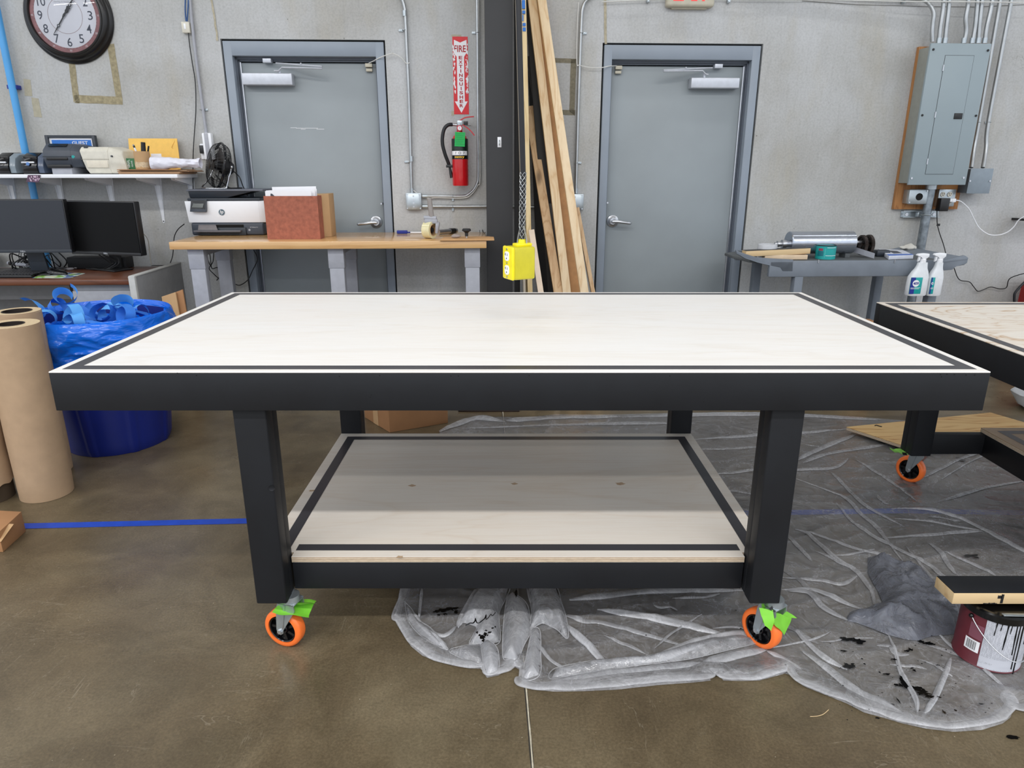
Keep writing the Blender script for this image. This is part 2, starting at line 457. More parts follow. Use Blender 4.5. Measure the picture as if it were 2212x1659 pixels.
solo('ceiling', None, None, MB().box(XL, XR, -7, 5.6, HC, HC+.1), mat('ceiling_paint', (150, 152, 154), .8), (0, 0, 0), kind='structure')

# doors: outer frame rectangles from the photograph, in wall coordinates
def rect(pts):
    us = [W.ly(x, y, 0) for x, y in pts]; return us
DZ = 2.175
doors = []
for (tl, tr, br, bl) in (((472, 86), (829, 93), (851, 560), (534, 500)), ((1306, 99), (1649, 97), (1592, 590), (1289, 560))):
    c = [W.ly(*p, 0) for p in (tl, tr, br, bl)]
    doors.append(((c[0][0]+c[3][0])/2, (c[1][0]+c[2][0])/2, (c[0][1]+c[1][1])/2))
print('DOORS', doors)
# wall built round the two openings
TH = .16
b = MB()
us = [-9.5, doors[0][0]-.012, doors[0][1]+.01, doors[1][0]-.012, doors[1][1]+.014, 9.5]
ztop = HC+.05
for i, (a, c) in enumerate(zip(us, us[1:])):
    if i in (1, 3): b.box(a, c, 0, TH, doors[0 if i == 1 else 1][2]+.012, ztop)
    else: b.box(a, c, 0, TH, 0, ztop)
b.box(-9.5, 9.5, TH, TH+.02, 0, ztop)
wall = solo('wall_back', None, None, b, M['wall'], (0, 0, 0), W, kind='structure')
me = wall.data

def make_door(name, d, flip, lab):
    x0, x1, zt = d; s = -1 if flip else 1
    fx = (lambda x: x) if not flip else (lambda x: x0+x1-x)
    T = Thing(name, None, None, ((x0+x1)/2, 0, 0), W, kind='structure')
    fw = .052; hw = .085
    def bx(mb, a, c, *r, **k):
        a, c = fx(a), fx(c); mb.box(min(a, c), max(a, c), *r, **k); return mb
    # the dark gap all round the frame
    b = MB()
    bx(b, x0-.012, x0, .03, TH, 0, zt+.012); bx(b, x1, x1+.012, .03, TH, 0, zt+.012); bx(b, x0, x1, .03, TH, zt, zt+.012)
    T.part('shim_gap', b, M['gasket'])
    b = MB()
    for a, c in ((x0, x0+fw), (x1-fw, x1)): b.box(a, c, -.004, TH, 0, zt, b=.003)
    b.box(x0+fw-.002, x1-fw+.002, -.004, TH, zt-hw, zt, b=.003)
    fr = T.part('door_frame', b, M['frame'])
    # rebate steps
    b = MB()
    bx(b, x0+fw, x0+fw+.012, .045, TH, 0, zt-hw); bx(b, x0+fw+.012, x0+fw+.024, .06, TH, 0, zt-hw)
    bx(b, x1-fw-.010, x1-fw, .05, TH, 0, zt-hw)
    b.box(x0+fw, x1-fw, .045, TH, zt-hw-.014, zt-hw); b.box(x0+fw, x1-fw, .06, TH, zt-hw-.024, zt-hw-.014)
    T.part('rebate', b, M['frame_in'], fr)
    b = MB(); bx(b, x0+fw+.024, x0+fw+.031, .055, .075, .01, zt-hw-.03)
    T.part('continuous_hinge', b, M['steel'])
    lx0, lx1, lz1 = x0+fw+.03, x1-fw-.012, zt-hw-.03
    b = MB(); bx(b, lx0, lx1, .07, .115, .01, lz1, b=.002)
    leaf = T.part('door_leaf', b, M['door'])
    return T, leaf, fx, (lx0, lx1, lz1)
for i, (d, flip) in enumerate(zip(doors, (False, True))):
    x0, x1, zt = d
    T, leaf, fx, (a, c, lz) = make_door('door_%d' % (i+1), d, flip, '')
    def bb(mb, p, q, *r, **k):
        p, q = fx(p), fx(q); mb.box(min(p, q), max(p, q), *r, **k); return b
    # closer body on the hinge side
    def LW(px, py, y): return W.ly(px, py, y)
    if i == 0: c0 = LW(521, 157, .0); c1 = LW(632, 184, .0)
    else: c0 = LW(1494, 167, .0); c1 = LW(1597, 191, .0)
    b = MB().box(c0[0], c1[0], .0, .07, c1[1], c0[1], b=.006, seg=3)
    cl = T.part('door_closer', b, M['closer'], label='silver closer body')
    # shoe + two arms
    sh = LW(577, 131, .03) if i == 0 else LW(1552, 143, .03)
    b = MB().box(sh[0]-.026, sh[0]+.026, .02, .07, sh[1]-.013, sh[1]+.013, b=.002)
    T.part('closer_shoe', b, M['closer'], cl)
    e = LW(696, 144, -.05) if i == 0 else LW(1433, 152, -.05)
    s1 = LW(595, 136, .02) if i == 0 else LW(1540, 146, .02)
    b = MB(); b.tube([(s1[0], .03, s1[1]), (e[0], -.05, e[1])], .006, 8)
    b.ball((s1[0]*.45+e[0]*.55, -.02, s1[1]*.45+e[1]*.55+.008), .006, 8)
    if i == 0: q = [LW(696, 148, -.05), LW(609, 146, -.0), LW(602, 153, 0), LW(592, 153, 0)]
    else: q = [LW(1433, 154, -.05), LW(1517, 153, -.0), LW(1524, 160, 0), LW(1530, 161, 0)]
    b.tube([(q[0][0], -.05, q[0][1]), (q[1][0], -.005, q[1][1]), (q[2][0], 0, q[2][1]), (q[3][0], 0, q[3][1])], .005, 8)
    b.cyl((q[2][0], .02, c0[1]-.002), (q[2][0], .02, q[2][1]+.008), .008, n=10)
    T.part('closer_arm', b, M['closer'], cl)
    # contact sensor
    k = LW(796, 141, .03) if i == 0 else LW(1337, 146, .03)
    b = MB().box(k[0]-.022, k[0]+.022, .03, .07, k[1]-.010, k[1]+.012, b=.002)
    sn = T.part('contact_sensor', b, M['off_white'], label='beige door contact block')
    b = MB().box(k[0]-.020, k[0]+.020, .045, .07, k[1]-.034, k[1]-.016, b=.002)
    T.part('magnet', b, M['off_white'], sn)
    # lever
    h = LW(812, 480, .05) if i == 0 else LW(1324, 478, .05); t = -1 if i == 0 else 1
    b = MB().lathe([(0, .018), (.022, .018), (.030, .012), (.040, .008), (.043, 0), (.043, -.002)], (h[0], .068, h[1]), (0, -1, 0), 36)
    b.cyl((h[0], .06, h[1]), (h[0], .005, h[1]), .013, n=20)
    hd = T.part('lever_handle', b, M['steel'])
    b = MB().tube([(h[0]-t*.012, .0, h[1]), (h[0]+t*.02, -.004, h[1]+.001), (h[0]+t*.06, -.006, h[1]-.004), (h[0]+t*.105, .0, h[1]-.010), (h[0]+t*.115, .012, h[1]-.011)], lambda s: .0125-.003*s, 12, smooth=4)
    T.part('lever', b, M['steel'], hd)
    sc = LW(824, 440, 0) if i == 0 else LW(1312, 438, 0)
    b = MB().cyl((sc[0], -.008, sc[1]), (sc[0], .07, sc[1]), .006, n=12); T.part('screw', b, M['steel'])
    if i == 0:
        b = MB()
        for px, py, l in ((634, 276, .04), (648, 277, .05), (672, 277, .09), (692, 279, .05), (655, 279, .03)):
            p = LW(px, py, .07); b.box(p[0]-l/2, p[0]+l/2, .0692, .071, p[1]-.0012, p[1]+.0012)
        T.part('scratch_mark', b, M['whitep'], leaf)
# ------------------------------------------------------------------ rolling work tables
def ring_strip(b, x0, x1, y0, y1, w, z):          # a rectangular band, mitred
    o = [(x0, y0), (x1, y0), (x1, y1), (x0, y1)]; i = [(x0+w, y0+w), (x1-w, y0+w), (x1-w, y1-w), (x0+w, y1-w)]
    for k in range(4):
        j = (k+1) % 4; b.poly([(*o[k], z), (*o[j], z), (*i[j], z), (*i[k], z)])
    return b
def table_top(T, x0, x1, y0, y1, z, m, out=.022, sw=.035):
    t = .038
    b = MB().box(x0, x1, y0, y1, z-.004, z, b=.0012, seg=1)
    tp = T.part('tabletop', b, m)
    T.part('edge_band', MB().box(x0+t, x1-t, y0+t, y1-t, z-.018, z-.0042), M['blk'], tp)
    T.part('painted_stripe', ring_strip(MB(), x0+out, x1-out, y0+out, y1-out, sw, z+.0006), M['stripe'], tp, label='charcoal stripe round the top', normals=False)
    zt, zb = z-.0042, z-.107
    T.part('apron', MB().box(x0, x1, y0, y0+t, zb, zt, b=.0015), M['blk'])
    T.part('apron', MB().box(x0, x1, y1-t, y1, zb, zt, b=.0015), M['blk'])
    for a in (x0, x1-t): T.part('apron', MB().box(a, a+t, y0+t, y1-t, zb, zt, b=.0015), M['blk'])
    for q in (.33, .66):
        a = x0+(x1-x0)*q; T.part('cross_brace', MB().box(a, a+t, y0+t, y1-t, zb, z-.0182), M['blk'])
def leg(T, x0, y0, z0, z1, w=.089, d=.092):
    b = MB().box(x0, x0+w, y0, y0+d*.56, z0, z1, b=.005, seg=3)
    b.box(x0+.001, x0+w-.002, y0+d*.565, y0+d, z0, z1, b=.005, seg=3)
    return T.part('leg', b, M['blk'])

def caster(T, x, y, ang, ztop, parent, R=.0635, plate=None):
    """ang = direction (world, deg) the wheel's near face looks to"""
    n = Vector((cos(radians(ang)), sin(radians(ang)), 0)); t = Vector((-n.y, n.x, 0)); c = Vector((x, y, R))
    wd = .038
    pl = c + t*.032; plt = Vector((pl.x, pl.y, ztop))
    def L(a, bq, z): return c + n*a + t*bq + Vector((0, 0, z-R))
    b = MB()
    Mx = Matrix.Translation(Vector((*plate, ztop)) if plate else plt) @ Matrix.Rotation(0, 4, 'Z')
    b.box(-.042, .042, -.04, .04, -.004, 0, b=.002, M=Mx)
    b.cyl(plt-Vector((0, 0, .024)), plt-Vector((0, 0, .004)), .028, .026, n=24)
    # fork: crown and two tapered cheeks
    for s in (-1, 1):
        a = s*(wd/2+.006)
        out = [(.055, ztop-.022), (.058, ztop-.045), (.012, R+.006), (.010, R-.006), (0, R-.013), (-.010, R-.006), (-.012, R+.006), (-.006, ztop-.048), (.002, ztop-.022)]
        A = [L(a-.0016, q, z) for q, z in out]; B = [L(a+.0016, q, z) for q, z in out]
        b.hexa(A, B)
        b.hexa([L(a+s*.002, .010, R+.012), L(a+s*.002, .022, ztop-.028), L(a+s*.002, .030, ztop-.028), L(a+s*.002, .013, R+.012)],
               [L(a+s*.005, .011, R+.012), L(a+s*.005, .023, ztop-.028), L(a+s*.005, .028, ztop-.028), L(a+s*.005, .012, R+.012)])
    A = [L(-wd/2-.0076, .000, ztop-.024), L(wd/2+.0076, .000, ztop-.024), L(wd/2+.0076, .058, ztop-.024), L(-wd/2-.0076, .058, ztop-.024)]
    b.hexa([p+Vector((0, 0, -.003)) for p in A], A)
    cs = T.part('caster', b, M['zinc'], parent)
    # the wheel: tyre, hub disc with spokes
    def P(a, r, th): return c + n*a + t*(r*cos(th)) + Vector((0, 0, r*sin(th)))
    prof = [(-wd/2, R*.74), (-wd/2, R-.008), (-wd/2+.004, R-.002), (-wd/2+.009, R), (wd/2-.009, R), (wd/2-.004, R-.002), (wd/2, R-.008), (wd/2, R*.74), (0, R*.72), (-wd/2, R*.74)]
    N = 48; b = MB()
    b.surf(lambda u, v: P(*prof[int(round(v*(len(prof)-1)))], 2*pi*u), N, len(prof), cu=True)
    T.part('tyre', b, M['orange'], parent, label='orange tyre', ang=50)
    b = MB()
    pr = [(-.014, R*.745), (-.016, R*.70), (-.014, R*.66), (.014, R*.66), (.016, R*.70), (.014, R*.745)]
    b.surf(lambda u, v: P(*pr[int(round(v*5))], 2*pi*u), N, 6, cu=True)
    pr2 = [(-.018, 0), (-.018, R*.24), (-.012, R*.30), (.012, R*.30), (.018, R*.24), (.018, 0)]
    b.surf(lambda u, v: P(*pr2[int(round(v*5))], 2*pi*u), 24, 6, cu=True)
    for s in range(7):
        th = 2*pi*s/7+.3
        q = [(R*.26, th-.25), (R*.69, th+.02), (R*.69, th+.22), (R*.26, th+.30)]
        b.hexa([P(-.010, r, a) for r, a in q], [P(.010, r, a) for r, a in q])
    b.surf(lambda u, v: P(0, R*(.25+.45*v), 2*pi*u), N, 3, cu=True)
    T.part('wheel_hub', b, M['blkgloss'], parent, label='black spoked hub')
    b = MB(); b.cyl(L(-wd/2-.013, 0, R), L(wd/2+.013, 0, R), .0075, n=6)
    T.part('axle_bolt', b, M['steel'], parent)
    return cs
def crumple(fn, nu, nv, amp, seed, sc=30):
    def g(u, v):
        p = Vector(fn(u, v)); q = p*sc
        return p + Vector((noise.noise(q+Vector((seed, 0, 0))), noise.noise(q+Vector((0, seed, 3))), noise.noise(q+Vector((9, 0, seed)))))*amp
    return MB().surf(g, nu, nv)
def bil(c):
    c = [Vector(p) for p in c]
    return lambda u, v: c[0]*(1-u)*(1-v)+c[1]*u*(1-v)+c[2]*u*v+c[3]*(1-u)*v
def G3(px, py, y): x, z = G.ly(px, py, y); return (x, y, z)

TZ, TY, TX = CH-.4955, 1.7086, .0197
T1 = Thing('work_table', 'large rolling work table with whitewashed top and black frame, in the foreground', 'table', (TX, TY+.6, 0))
x0, x1, y0, y1 = TX-1.219, TX+1.219, TY, TY+1.219
table_top(T1, x0, x1, y0, y1, TZ, M['top'])
LZ = .1885; LX0, LX1 = -.748, .695
f = []
f.append(leg(T1, LX0, 1.7336, LZ, TZ-.018)); f.append(leg(T1, LX1, 1.7336, LZ, TZ-.018))
leg(T1, LX0, 2.812, LZ, TZ-.018); leg(T1, LX1, 2.812, LZ, TZ-.018)
# lower shelf with notched front corners
SZ = .304; a, c, y2, y3 = LX0+.002, LX1+.087, 1.802, 2.808
poly = [(a+.090, y2), (c-.090, y2), (c-.090, 1.829), (c, 1.829), (c, y3), (a, y3), (a, 1.829), (a+.090, 1.829)]
sh = T1.part('lower_shelf', MB().prism(poly, SZ-.0015, SZ, 'z'), M['shelf_ply'])
T1.part('shelf_edge', MB().prism(poly, SZ-.018, SZ-.0016, 'z'), M['ply_edge'], sh, label='raw plywood edge')
ex = .036
b = MB(); zz = SZ+.0005; sw = .036
b.poly([(a+.092, y2+ex, zz), (c-.092, y2+ex, zz), (c-.092, y2+ex+sw, zz), (a+.092, y2+ex+sw, zz)])
b.poly([(a+ex, y3-ex-sw, zz), (c-ex, y3-ex-sw, zz), (c-ex, y3-ex, zz), (a+ex, y3-ex, zz)])
for p, q in ((a+ex, a+ex+sw), (c-ex-sw, c-ex)): b.poly([(p, 1.832, zz), (q, 1.832, zz), (q, y3-ex-sw, zz), (p, y3-ex-sw, zz)])
T1.part('painted_stripe', b, M['stripe'], sh, normals=False)
for i, (px, py, r) in enumerate(((890, 1049, .011), (1111, 1045, .010), (1340, 1045, .014), (674, 1060, .009), (864, 1203, .008))):
    p = G.lz(px, py, SZ); b = MB(); n = 14
    b.poly([(p[0]+r*cos(k*2*pi/n)*(1.2+.3*sin(k*2.1+i)), p[1]+r*.8*sin(k*2*pi/n)*(1+.25*cos(k*1.7+i)), SZ+.0004) for k in range(n)])
    T1.part('wood_filler_spot', b, mat('filler_%d' % i, (192, 164, 134), .6, var=.05), sh, normals=False)
for y in (1.802, 2.77): T1.part('rail', MB().box(LX0+.092, LX1-.003, y, y+.038, LZ+.006, SZ-.0185, b=.003), M['blk'])
for x in (LX0+.003, LX1+.048): T1.part('rail', MB().box(x, x+.038, 1.83, 2.808, LZ+.006, SZ-.0185, b=.003), M['blk'])
cs = [caster(T1, -.697, 1.80, -107, LZ, f[0], plate=(-.703, 1.782)), caster(T1, .766, 1.795, -146, LZ, f[1], plate=(.741, 1.782))]
for q, x in enumerate((LX0+.045, LX1+.045)): caster(T1, x, 2.86, -80, LZ, [o for o in bpy.data.objects if o.parent == T1.o and o.name.startswith('leg')][2+q])
# green tape flags stuck on the front casters
def flag(T, cc, seed, parent, amp=.010):
    b = crumple(bil(cc), 22, 14, amp, seed, 26)
    o = T.part('tape_flag', b, M['green_tape'], parent, label='torn green masking tape', ang=25); return o
flag(T1, [G3(612, 1296, 1.80), G3(684, 1300, 1.84), G3(664, 1334, 1.76), G3(588, 1322, 1.745)], 3, f[0])
flag(T1, [G3(622, 1288, 1.83), G3(676, 1300, 1.85), G3(686, 1306, 1.78), G3(606, 1304, 1.77)], 8, f[0], .007)
flag(T1, [G3(1644, 1306, 1.76), G3(1682, 1310, 1.80), G3(1722, 1334, 1.80), G3(1648, 1344, 1.735)], 13, f[1], .006)
flag(T1, [G3(1640, 1312, 1.74), G3(1672, 1318, 1.735), G3(1668, 1364, 1.715), G3(1650, 1352, 1.72)], 21, f[1], .005)
flag(T1, [G3(1668, 1325, 1.75), G3(1712, 1334, 1.78), G3(1694, 1372, 1.755), G3(1672, 1350, 1.73)], 31, f[1], .006)
b = crumple(bil([G3(1672, 1307, 1.75), G3(1689, 1314, 1.765), G3(1676, 1324, 1.735), G3(1660, 1316, 1.735)]), 8, 6, .001, 4)
T1.part('paint_blot', b, M['blkmatte'], f[1], label='black paint on the green tape')
# small dents and fastener holes along the front apron
b = MB()
for px, py in ((383, 806), (424, 811), (800, 858), (802, 853), (733, 813), (820, 811), (974, 812), (990, 812), (1143, 811), (2032, 809), (2046, 808), (2062, 809), (2087, 810), (2106, 810), (2034, 814), (1447, 812), (1520, 868)):
    x, z = G.ly(px, py, TY); b.cyl((x, TY-.0006, z), (x, TY+.002, z), .0014, n=8)
T1.part('nail_holes', b, M['darkhole'], kind='stuff')
b = MB(); x, z = G.ly(587, 1054, 1.7336); b.lathe([(.0, .0), (.006, .0005), (.0085, .0016), (.0085, -.002)], (x, 1.7325, z), (0, -1, 0), 20)
T1.part('plug', b, M['blk'], f[0])

# second table to the right
Z2 = .85
c0 = G.lz(1891, 652.5, Z2); X2 = c0[0]; YB = c0[1]; e2 = G.lz(2212, 766, Z2)
X2 = (X2+e2[0])/2
print('T2', c0, e2)
T2 = Thing('work_table', 'black framed work table with figured wood grain top, cut off at the right edge', 'table', (X2+1.1, YB-.6, 0))
table_top(T2, X2, X2+2.2, YB-1.219, YB, Z2, M['top_grain'], out=.024)
lx = G.ly(1951, 985, YB-.17)[0]+.034
l2 = leg(T2, lx, YB-.17, LZ, Z2-.018); leg(T2, lx+1.5, YB-.17, LZ, Z2-.018); leg(T2, lx, YB-1.10, LZ, Z2-.018) if False else None
T2.part('rail', MB().box(lx+.089, lx+1.5, YB-.15, YB-.112, LZ+.002, SZ-.02, b=.003), M['blk'])
sx = G.lz(2119, 924, SZ); s2 = G.lz(2212, 972, SZ)
print('S2', sx, s2)
a = sx[0]; y3 = sx[1]; y2 = y3-.9
s = T2.part('lower_shelf', MB().box(a, a+1.2, y2, y3, SZ-.0015, SZ), mat('tan_shelf_ply', (188, 160, 130), .5))
T2.part('shelf_edge', MB().box(a, a+1.2, y2, y3, SZ-.018, SZ-.0016), M['ply_edge'], s)
T2.part('painted_stripe', ring_strip(MB(), a+.045, a+1.155, y2+.045, y3-.04, .036, SZ+.0006), M['stripe'], s, normals=False)
T2.part('rail', MB().box(a+.002, a+.04, y2, y3-.02, LZ-.005, SZ-.0185, b=.003), M['blk'])
cx, cy = G.lz(1965, 1041, 0)
caster(T2, cx, cy+.01, -146, LZ, l2)
flag(T2, [G3(1922, 968, cy-.05), G3(1946, 970, cy), G3(1972, 984, cy-.02), G3(1932, 977, cy-.09)], 41, l2, .006)
T2.part('paint_blot', crumple(bil([G3(1948, 977, cy-.05), G3(1958, 978, cy-.05), G3(1960, 984, cy-.06), G3(1950, 983, cy-.06)]), 6, 5, .001, 4), M['blkmatte'], l2)
# ------------------------------------------------------------------ things on the back wall
def wp(px, py, d=.02): x, z = W.ly(px, py, -d); return (x, -d, z)
def wt(b, pts, r, d=.02, n=10, smooth=3):
    return b.tube([wp(p[0], p[1], p[2] if len(p) > 2 else d) for p in pts], r, n, smooth)
def run(pts, d=.02, smooth=6):       # straight runs keep straight: duplicate near the bends is up to the caller
    return [wp(p[0], p[1], p[2] if len(p) > 2 else d) for p in pts]

# clock ------------------------------------------------------------
R0 = (W.ly(242, 35, -.02)[0]-W.ly(50, 35, -.02)[0])/2
cx, cz = W.ly(146, 35, -.02); K = R0/.30
T = Thing('wall_clock', 'large round black framed clock with white dial, high on the wall above the shelf', 'clock', (cx, 0, cz), W)
prof = [(0, -.002), (.299, -.002), (.302, .008), (.292, .022), (.283, .026), (.277, .040), (.262, .052), (.252, .054), (.248, .062), (.240, .064), (.236, .058), (.2345, .045)]
T.part('frame', MB().lathe([(r*K, z) for r, z in prof], (cx, 0, cz), (0, -1, 0), 72), mat('black_bronze_frame', (20, 18, 18), .3, var=.2, vs=20), ang=40)
cy = -.046
T.part('dial', MB().lathe([(0, 0), (.236*K, 0)], (cx, cy, cz), (0, -1, 0), 64), mat('clock_dial_paper', (226, 228, 236), .55, var=.03, vs=9))
def ring(r0, r1, y, n=72): return MB().surf(lambda u, v: (cx+(r0+(r1-r0)*v)*K*sin(2*pi*u), y, cz+(r0+(r1-r0)*v)*K*cos(2*pi*u)), n, 2, cu=True)
T.part('minute_band', ring(.206, .236, cy-.0006), mat('dusty_red_band', (158, 106, 108), .6, var=.2, vs=20), normals=False)
T.part('inner_ring', ring(.1135, .116, cy-.0006), mat('thin_brown_line', (150, 124, 124), .6), normals=False)
ink = mat('numeral_ink', (52, 58, 76), .6)
for i in range(1, 13):
    a = 2*pi*i/12; r = .168*K
    T.text('numeral', str(i), (cx+r*sin(a), cy-.0004, cz+r*cos(a)), .056*K, ink, w=(.032 if i < 10 else .055)*K, bold=.004)
for i in range(1, 13):
    a = 2*pi*i/12; r = .221*K
    T.text('minute_numeral', str(i*5), (cx+r*sin(a), cy-.001, cz+r*cos(a)), .012*K, M['whitep'])
b = MB()
for i in range(60):
    a = 2*pi*i/60; p = [(r*K*sin(a+q), r*K*cos(a+q)) for r, q in ((.206, -.006), (.212, -.006), (.212, .006), (.206, .006))]
    b.poly([(cx+x, cy-.0012, cz+z) for x, z in p])
T.part('minute_ticks', b, M['blkmatte'], normals=False, kind='stuff')
def hand(nm, ang, prof, y, extra):
    d = Vector((sin(ang), 0, cos(ang))); n = Vector((cos(ang), 0, -sin(ang))); c = Vector((cx, y, cz)); b = MB()
    pts = [c+d*(l*K)+n*(w*K) for l, w in prof]+[c+d*(l*K)-n*(w*K) for l, w in prof[::-1]]
    b.hexa(pts, [p+Vector((0, -.0012, 0)) for p in pts])
    for l, R, r in extra: b.torus(c+d*(l*K), R*K, r*K, (0, 1, 0), 24, 6)
    return T.part(nm, b, M['blkmatte'])
hand('minute_hand', radians(218), [(-.045, .009), (-.03, .012), (-.012, .004), (.07, .004), (.076, .002)], cy-.008, [(.084, .008, .0025)])
hand('minute_hand_tip', radians(218), [(.092, .004), (.10, .004), (.155, .0008)], cy-.008, [])
hand('hour_hand', radians(38), [(-.02, .004), (0, .008), (.02, .004), (.048, .010), (.060, .013), (.068, .006)], cy-.011, [(.078, .0085, .003)])
hand('hour_hand_tip', radians(38), [(.086, .006), (.092, .006), (.135, .0008)], cy-.011, [])
T.text('dial_lettering', 'Sterling & Noble', (cx-.01*K, cy-.0004, cz+.082*K), .014*K, mat('faint_script', (170, 172, 180), .6), w=.105*K, shear=.3)
gm, nt, bb_ = new_mat('clock_glass'); kk = NT(nt)
bb_.inputs['Base Color'].default_value = (1, 1, 1, 1)
tr = kk.n('ShaderNodeBsdfTransparent'); gl = kk.n('ShaderNodeBsdfGlossy'); gl.inputs['Roughness'].default_value = .02
mx = kk.n('ShaderNodeMixShader'); fr = kk.n('ShaderNodeFresnel'); fr.inputs[0].default_value = 1.5
kk.l(fr.outputs[0], mx.inputs[0]); kk.l(tr.outputs[0], mx.inputs[1]); kk.l(gl.outputs[0], mx.inputs[2]); kk.l(mx.outputs[0], nt.nodes['Material Output'].inputs[0])
T.part('glass', MB().lathe([(0, .012), (.1*K, .010), (.18*K, .005), (.236*K, 0)], (cx, cy-.004, cz), (0, -1, 0), 64), gm)

# tape residue marks on the concrete --------------------------------
def mark(name, label, quads, m, n=10, seed=1):
    b = MB()
    for q in quads:
        q = [wp(x, y, .0012) for x, y in q]; f = bil(q)
        b.surf(lambda u, v: f(u, v)+Vector((noise.noise(f(u, v)*60)*.0025*(1 if u in (0, 1) or v in (0, 1) else 0), 0, noise.noise(f(u, v)*60+Vector((5, 5, 5)))*.0025)), n, n)
    c = wp(*quads[0][0], .0012)
    solo(name, label, 'mark', b, m, c, W, normals=False, smooth=False)
mark('tape_residue', 'brown U shaped tape residue on concrete, just under the clock',
     [((148, 135), (162, 135), (171, 212), (159, 221)), ((231, 96), (246, 94), (264, 210), (250, 209)), ((159, 205), (163, 222), (265, 226), (264, 209)), ((171, 212), (160, 222), (172, 223), (172, 212))], M['dust'])
mark('tape_residue', 'faint pale tape patches beside the blue air pipe', [((50, 170), (65, 172), (70, 208), (54, 207)), ((67, 210), (83, 213), (91, 254), (74, 252))], M['dust2'])
mark('tape_residue', 'rectangular tape residue between leaning lumber and right hand conduit', [((1195, 125), (1244, 127), (1243, 137), (1195, 135)), ((1233, 128), (1245, 128), (1241, 250), (1230, 240)), ((1210, 237), (1243, 238), (1242, 249), (1212, 248))], mat('grey_residue', (128, 122, 104), .9, var=.2, vs=60))
mark('tape_residue', 'small tape remnants above the red extinguisher sign', [((975, 75), (996, 75), (996, 79), (975, 79)), ((975, 240), (982, 240), (982, 250), (975, 250))], M['dust2'])
# form seams in the wall, built as narrow battens of rough mortar
for i, (pts, w) in enumerate((([(452, -20), (462, 30), (470, 88)], .012), ([(1307, -20), (1308, 95)], .016))):
    b = MB(); c = [Vector(wp(x, y, .002)) for x, y in pts]; c = spline(c, 8)
    ra = []
    for p in c:
        n = noise.noise(p*25)*.006; ra.append((b.b.verts.new(p+Vector((-w/2+n, 0, 0))), b.b.verts.new(p+Vector((w/2+n*.5, -.002, 0)))))
    for a, q in zip(ra, ra[1:]): b.b.faces.new((a[0], a[1], q[1], q[0]))
    solo('trim_%d' % (3+i), None, None, b, mat('seam_mortar_%d' % i, (180, 172, 150), .9, var=.2, vs=50), tuple(c[0]), W, kind='structure')
b = MB(); b.tube([wp(x, y, .001) for x, y in ((1733, 2), (1850, 10), (2000, 14), (2110, 15), (2212, 10), (2300, 8))], .0016, 5)
solo('trim_5', None, None, b, mat('form_line', (110, 108, 102), .9), wp(1733, 2, .001), W, kind='structure')

# blue air pipe ------------------------------------------------------
p = [wp(0, 45, .05), wp(72, 440, .05)]
dx = (p[1][0]+p[0][0])/2
T = Thing('air_pipe', 'bright blue compressed air pipe running down the wall at the far left', 'pipe', (dx, -.05, .2), W)
T.part('pipe', MB().cyl((dx+.01, -.05, .2), (dx-.0, -.05, 3.0), .021, n=20), M['airblue'])
for z in (.75, 1.9): T.part('pipe_clip', MB().box(dx-.03, dx+.03, -.05, 0, z-.012, z+.012, b=.003), M['navy'])

# grey conduit runs --------------------------------------------------
def strap(T, px, py, side, d=.02, r=.011):
    x, y, z = wp(px, py, d); b = MB()
    if side in 'lr':
        s = -1 if side == 'l' else 1
        b.torus((x, y, z), r+.0015, .0022, (0, 0, 1), 20, 6)
        b.box(min(x+s*r*.6, x+s*.036), max(x+s*r*.6, x+s*.036), -.006, -.001, z-.008, z+.008, b=.002)
        b.cyl((x+s*.027, -.012, z), (x+s*.027, -.002, z), .005, n=10)
    else:
        b.torus((x, y, z), r+.0015, .0022, (1, 0, 0), 20, 6)
        b.box(x-.008, x+.008, -.006, -.001, z-.036, z, b=.002); b.cyl((x, -.012, z-.027), (x, -.002, z-.027), .005, n=10)
    return T.part('strap', b, M['zinc'])
def conduit(name, label, pts, r, straps=(), m='conduit', d=.02, at=None, cpl=(), group=None):
    T = Thing(name, label, 'conduit', at or wp(pts[-1][0], pts[-1][1], d), W, group=group)
    b = MB(); b.tube(run(pts, d), r, 14, 5); T.part('tube', b, M[m])
    for px, py, s in straps: strap(T, px, py, s, d, r)
    for px, py, ax in cpl:
        c = Vector(wp(px, py, d)); v = Vector((0, 0, .016)) if ax == 'z' else Vector((.016, 0, 0))
        T.part('coupling', MB().cyl(c-v, c+v, r*1.25, n=14), M['zinc'])
    return T
c1 = conduit('conduit', 'thin steel conduit bending down to the junction box beside the left door', [(845, -30), (866, -6), (874, 16), (876, 40), (880, 130), (884, 220), (889, 395), (890, 418)], .0105, [(873, 65, 'l'), (885, 350, 'l')], cpl=[(874, 29, 'z'), (889, 343, 'z'), (890, 412, 'z')])
c2 = conduit('conduit', 'steel conduit curving down beside the black column into the junction box', [(1031, -20), (1031.5, 60), (1032, 100), (1033, 300), (1033, 380), (1031, 395), (1023, 410), (1010, 421), (1000, 424), (960, 424), (914, 424)], .0105, [(1031.5, 70, 'l'), (978, 424, 'd')], cpl=[(918, 424, 'x')])
c3 = conduit('conduit', 'lower horizontal steel conduit passing behind the black column', [(912, 446), (980, 446), (1060, 446), (1150, 447), (1246, 447)], .0105, [(978, 446, 'd'), (1160, 447, 'd')], cpl=[(918, 446, 'x')])
c4 = conduit('conduit', 'steel conduit bending down along the left side of the right door', [(1284, -12), (1266, 2), (1259, 16), (1256, 40), (1252, 140), (1248, 260), (1244, 400), (1244, 418)], .0105, [(1256, 71, 'r'), (1245, 352, 'r')], cpl=[(1244, 412, 'z')])
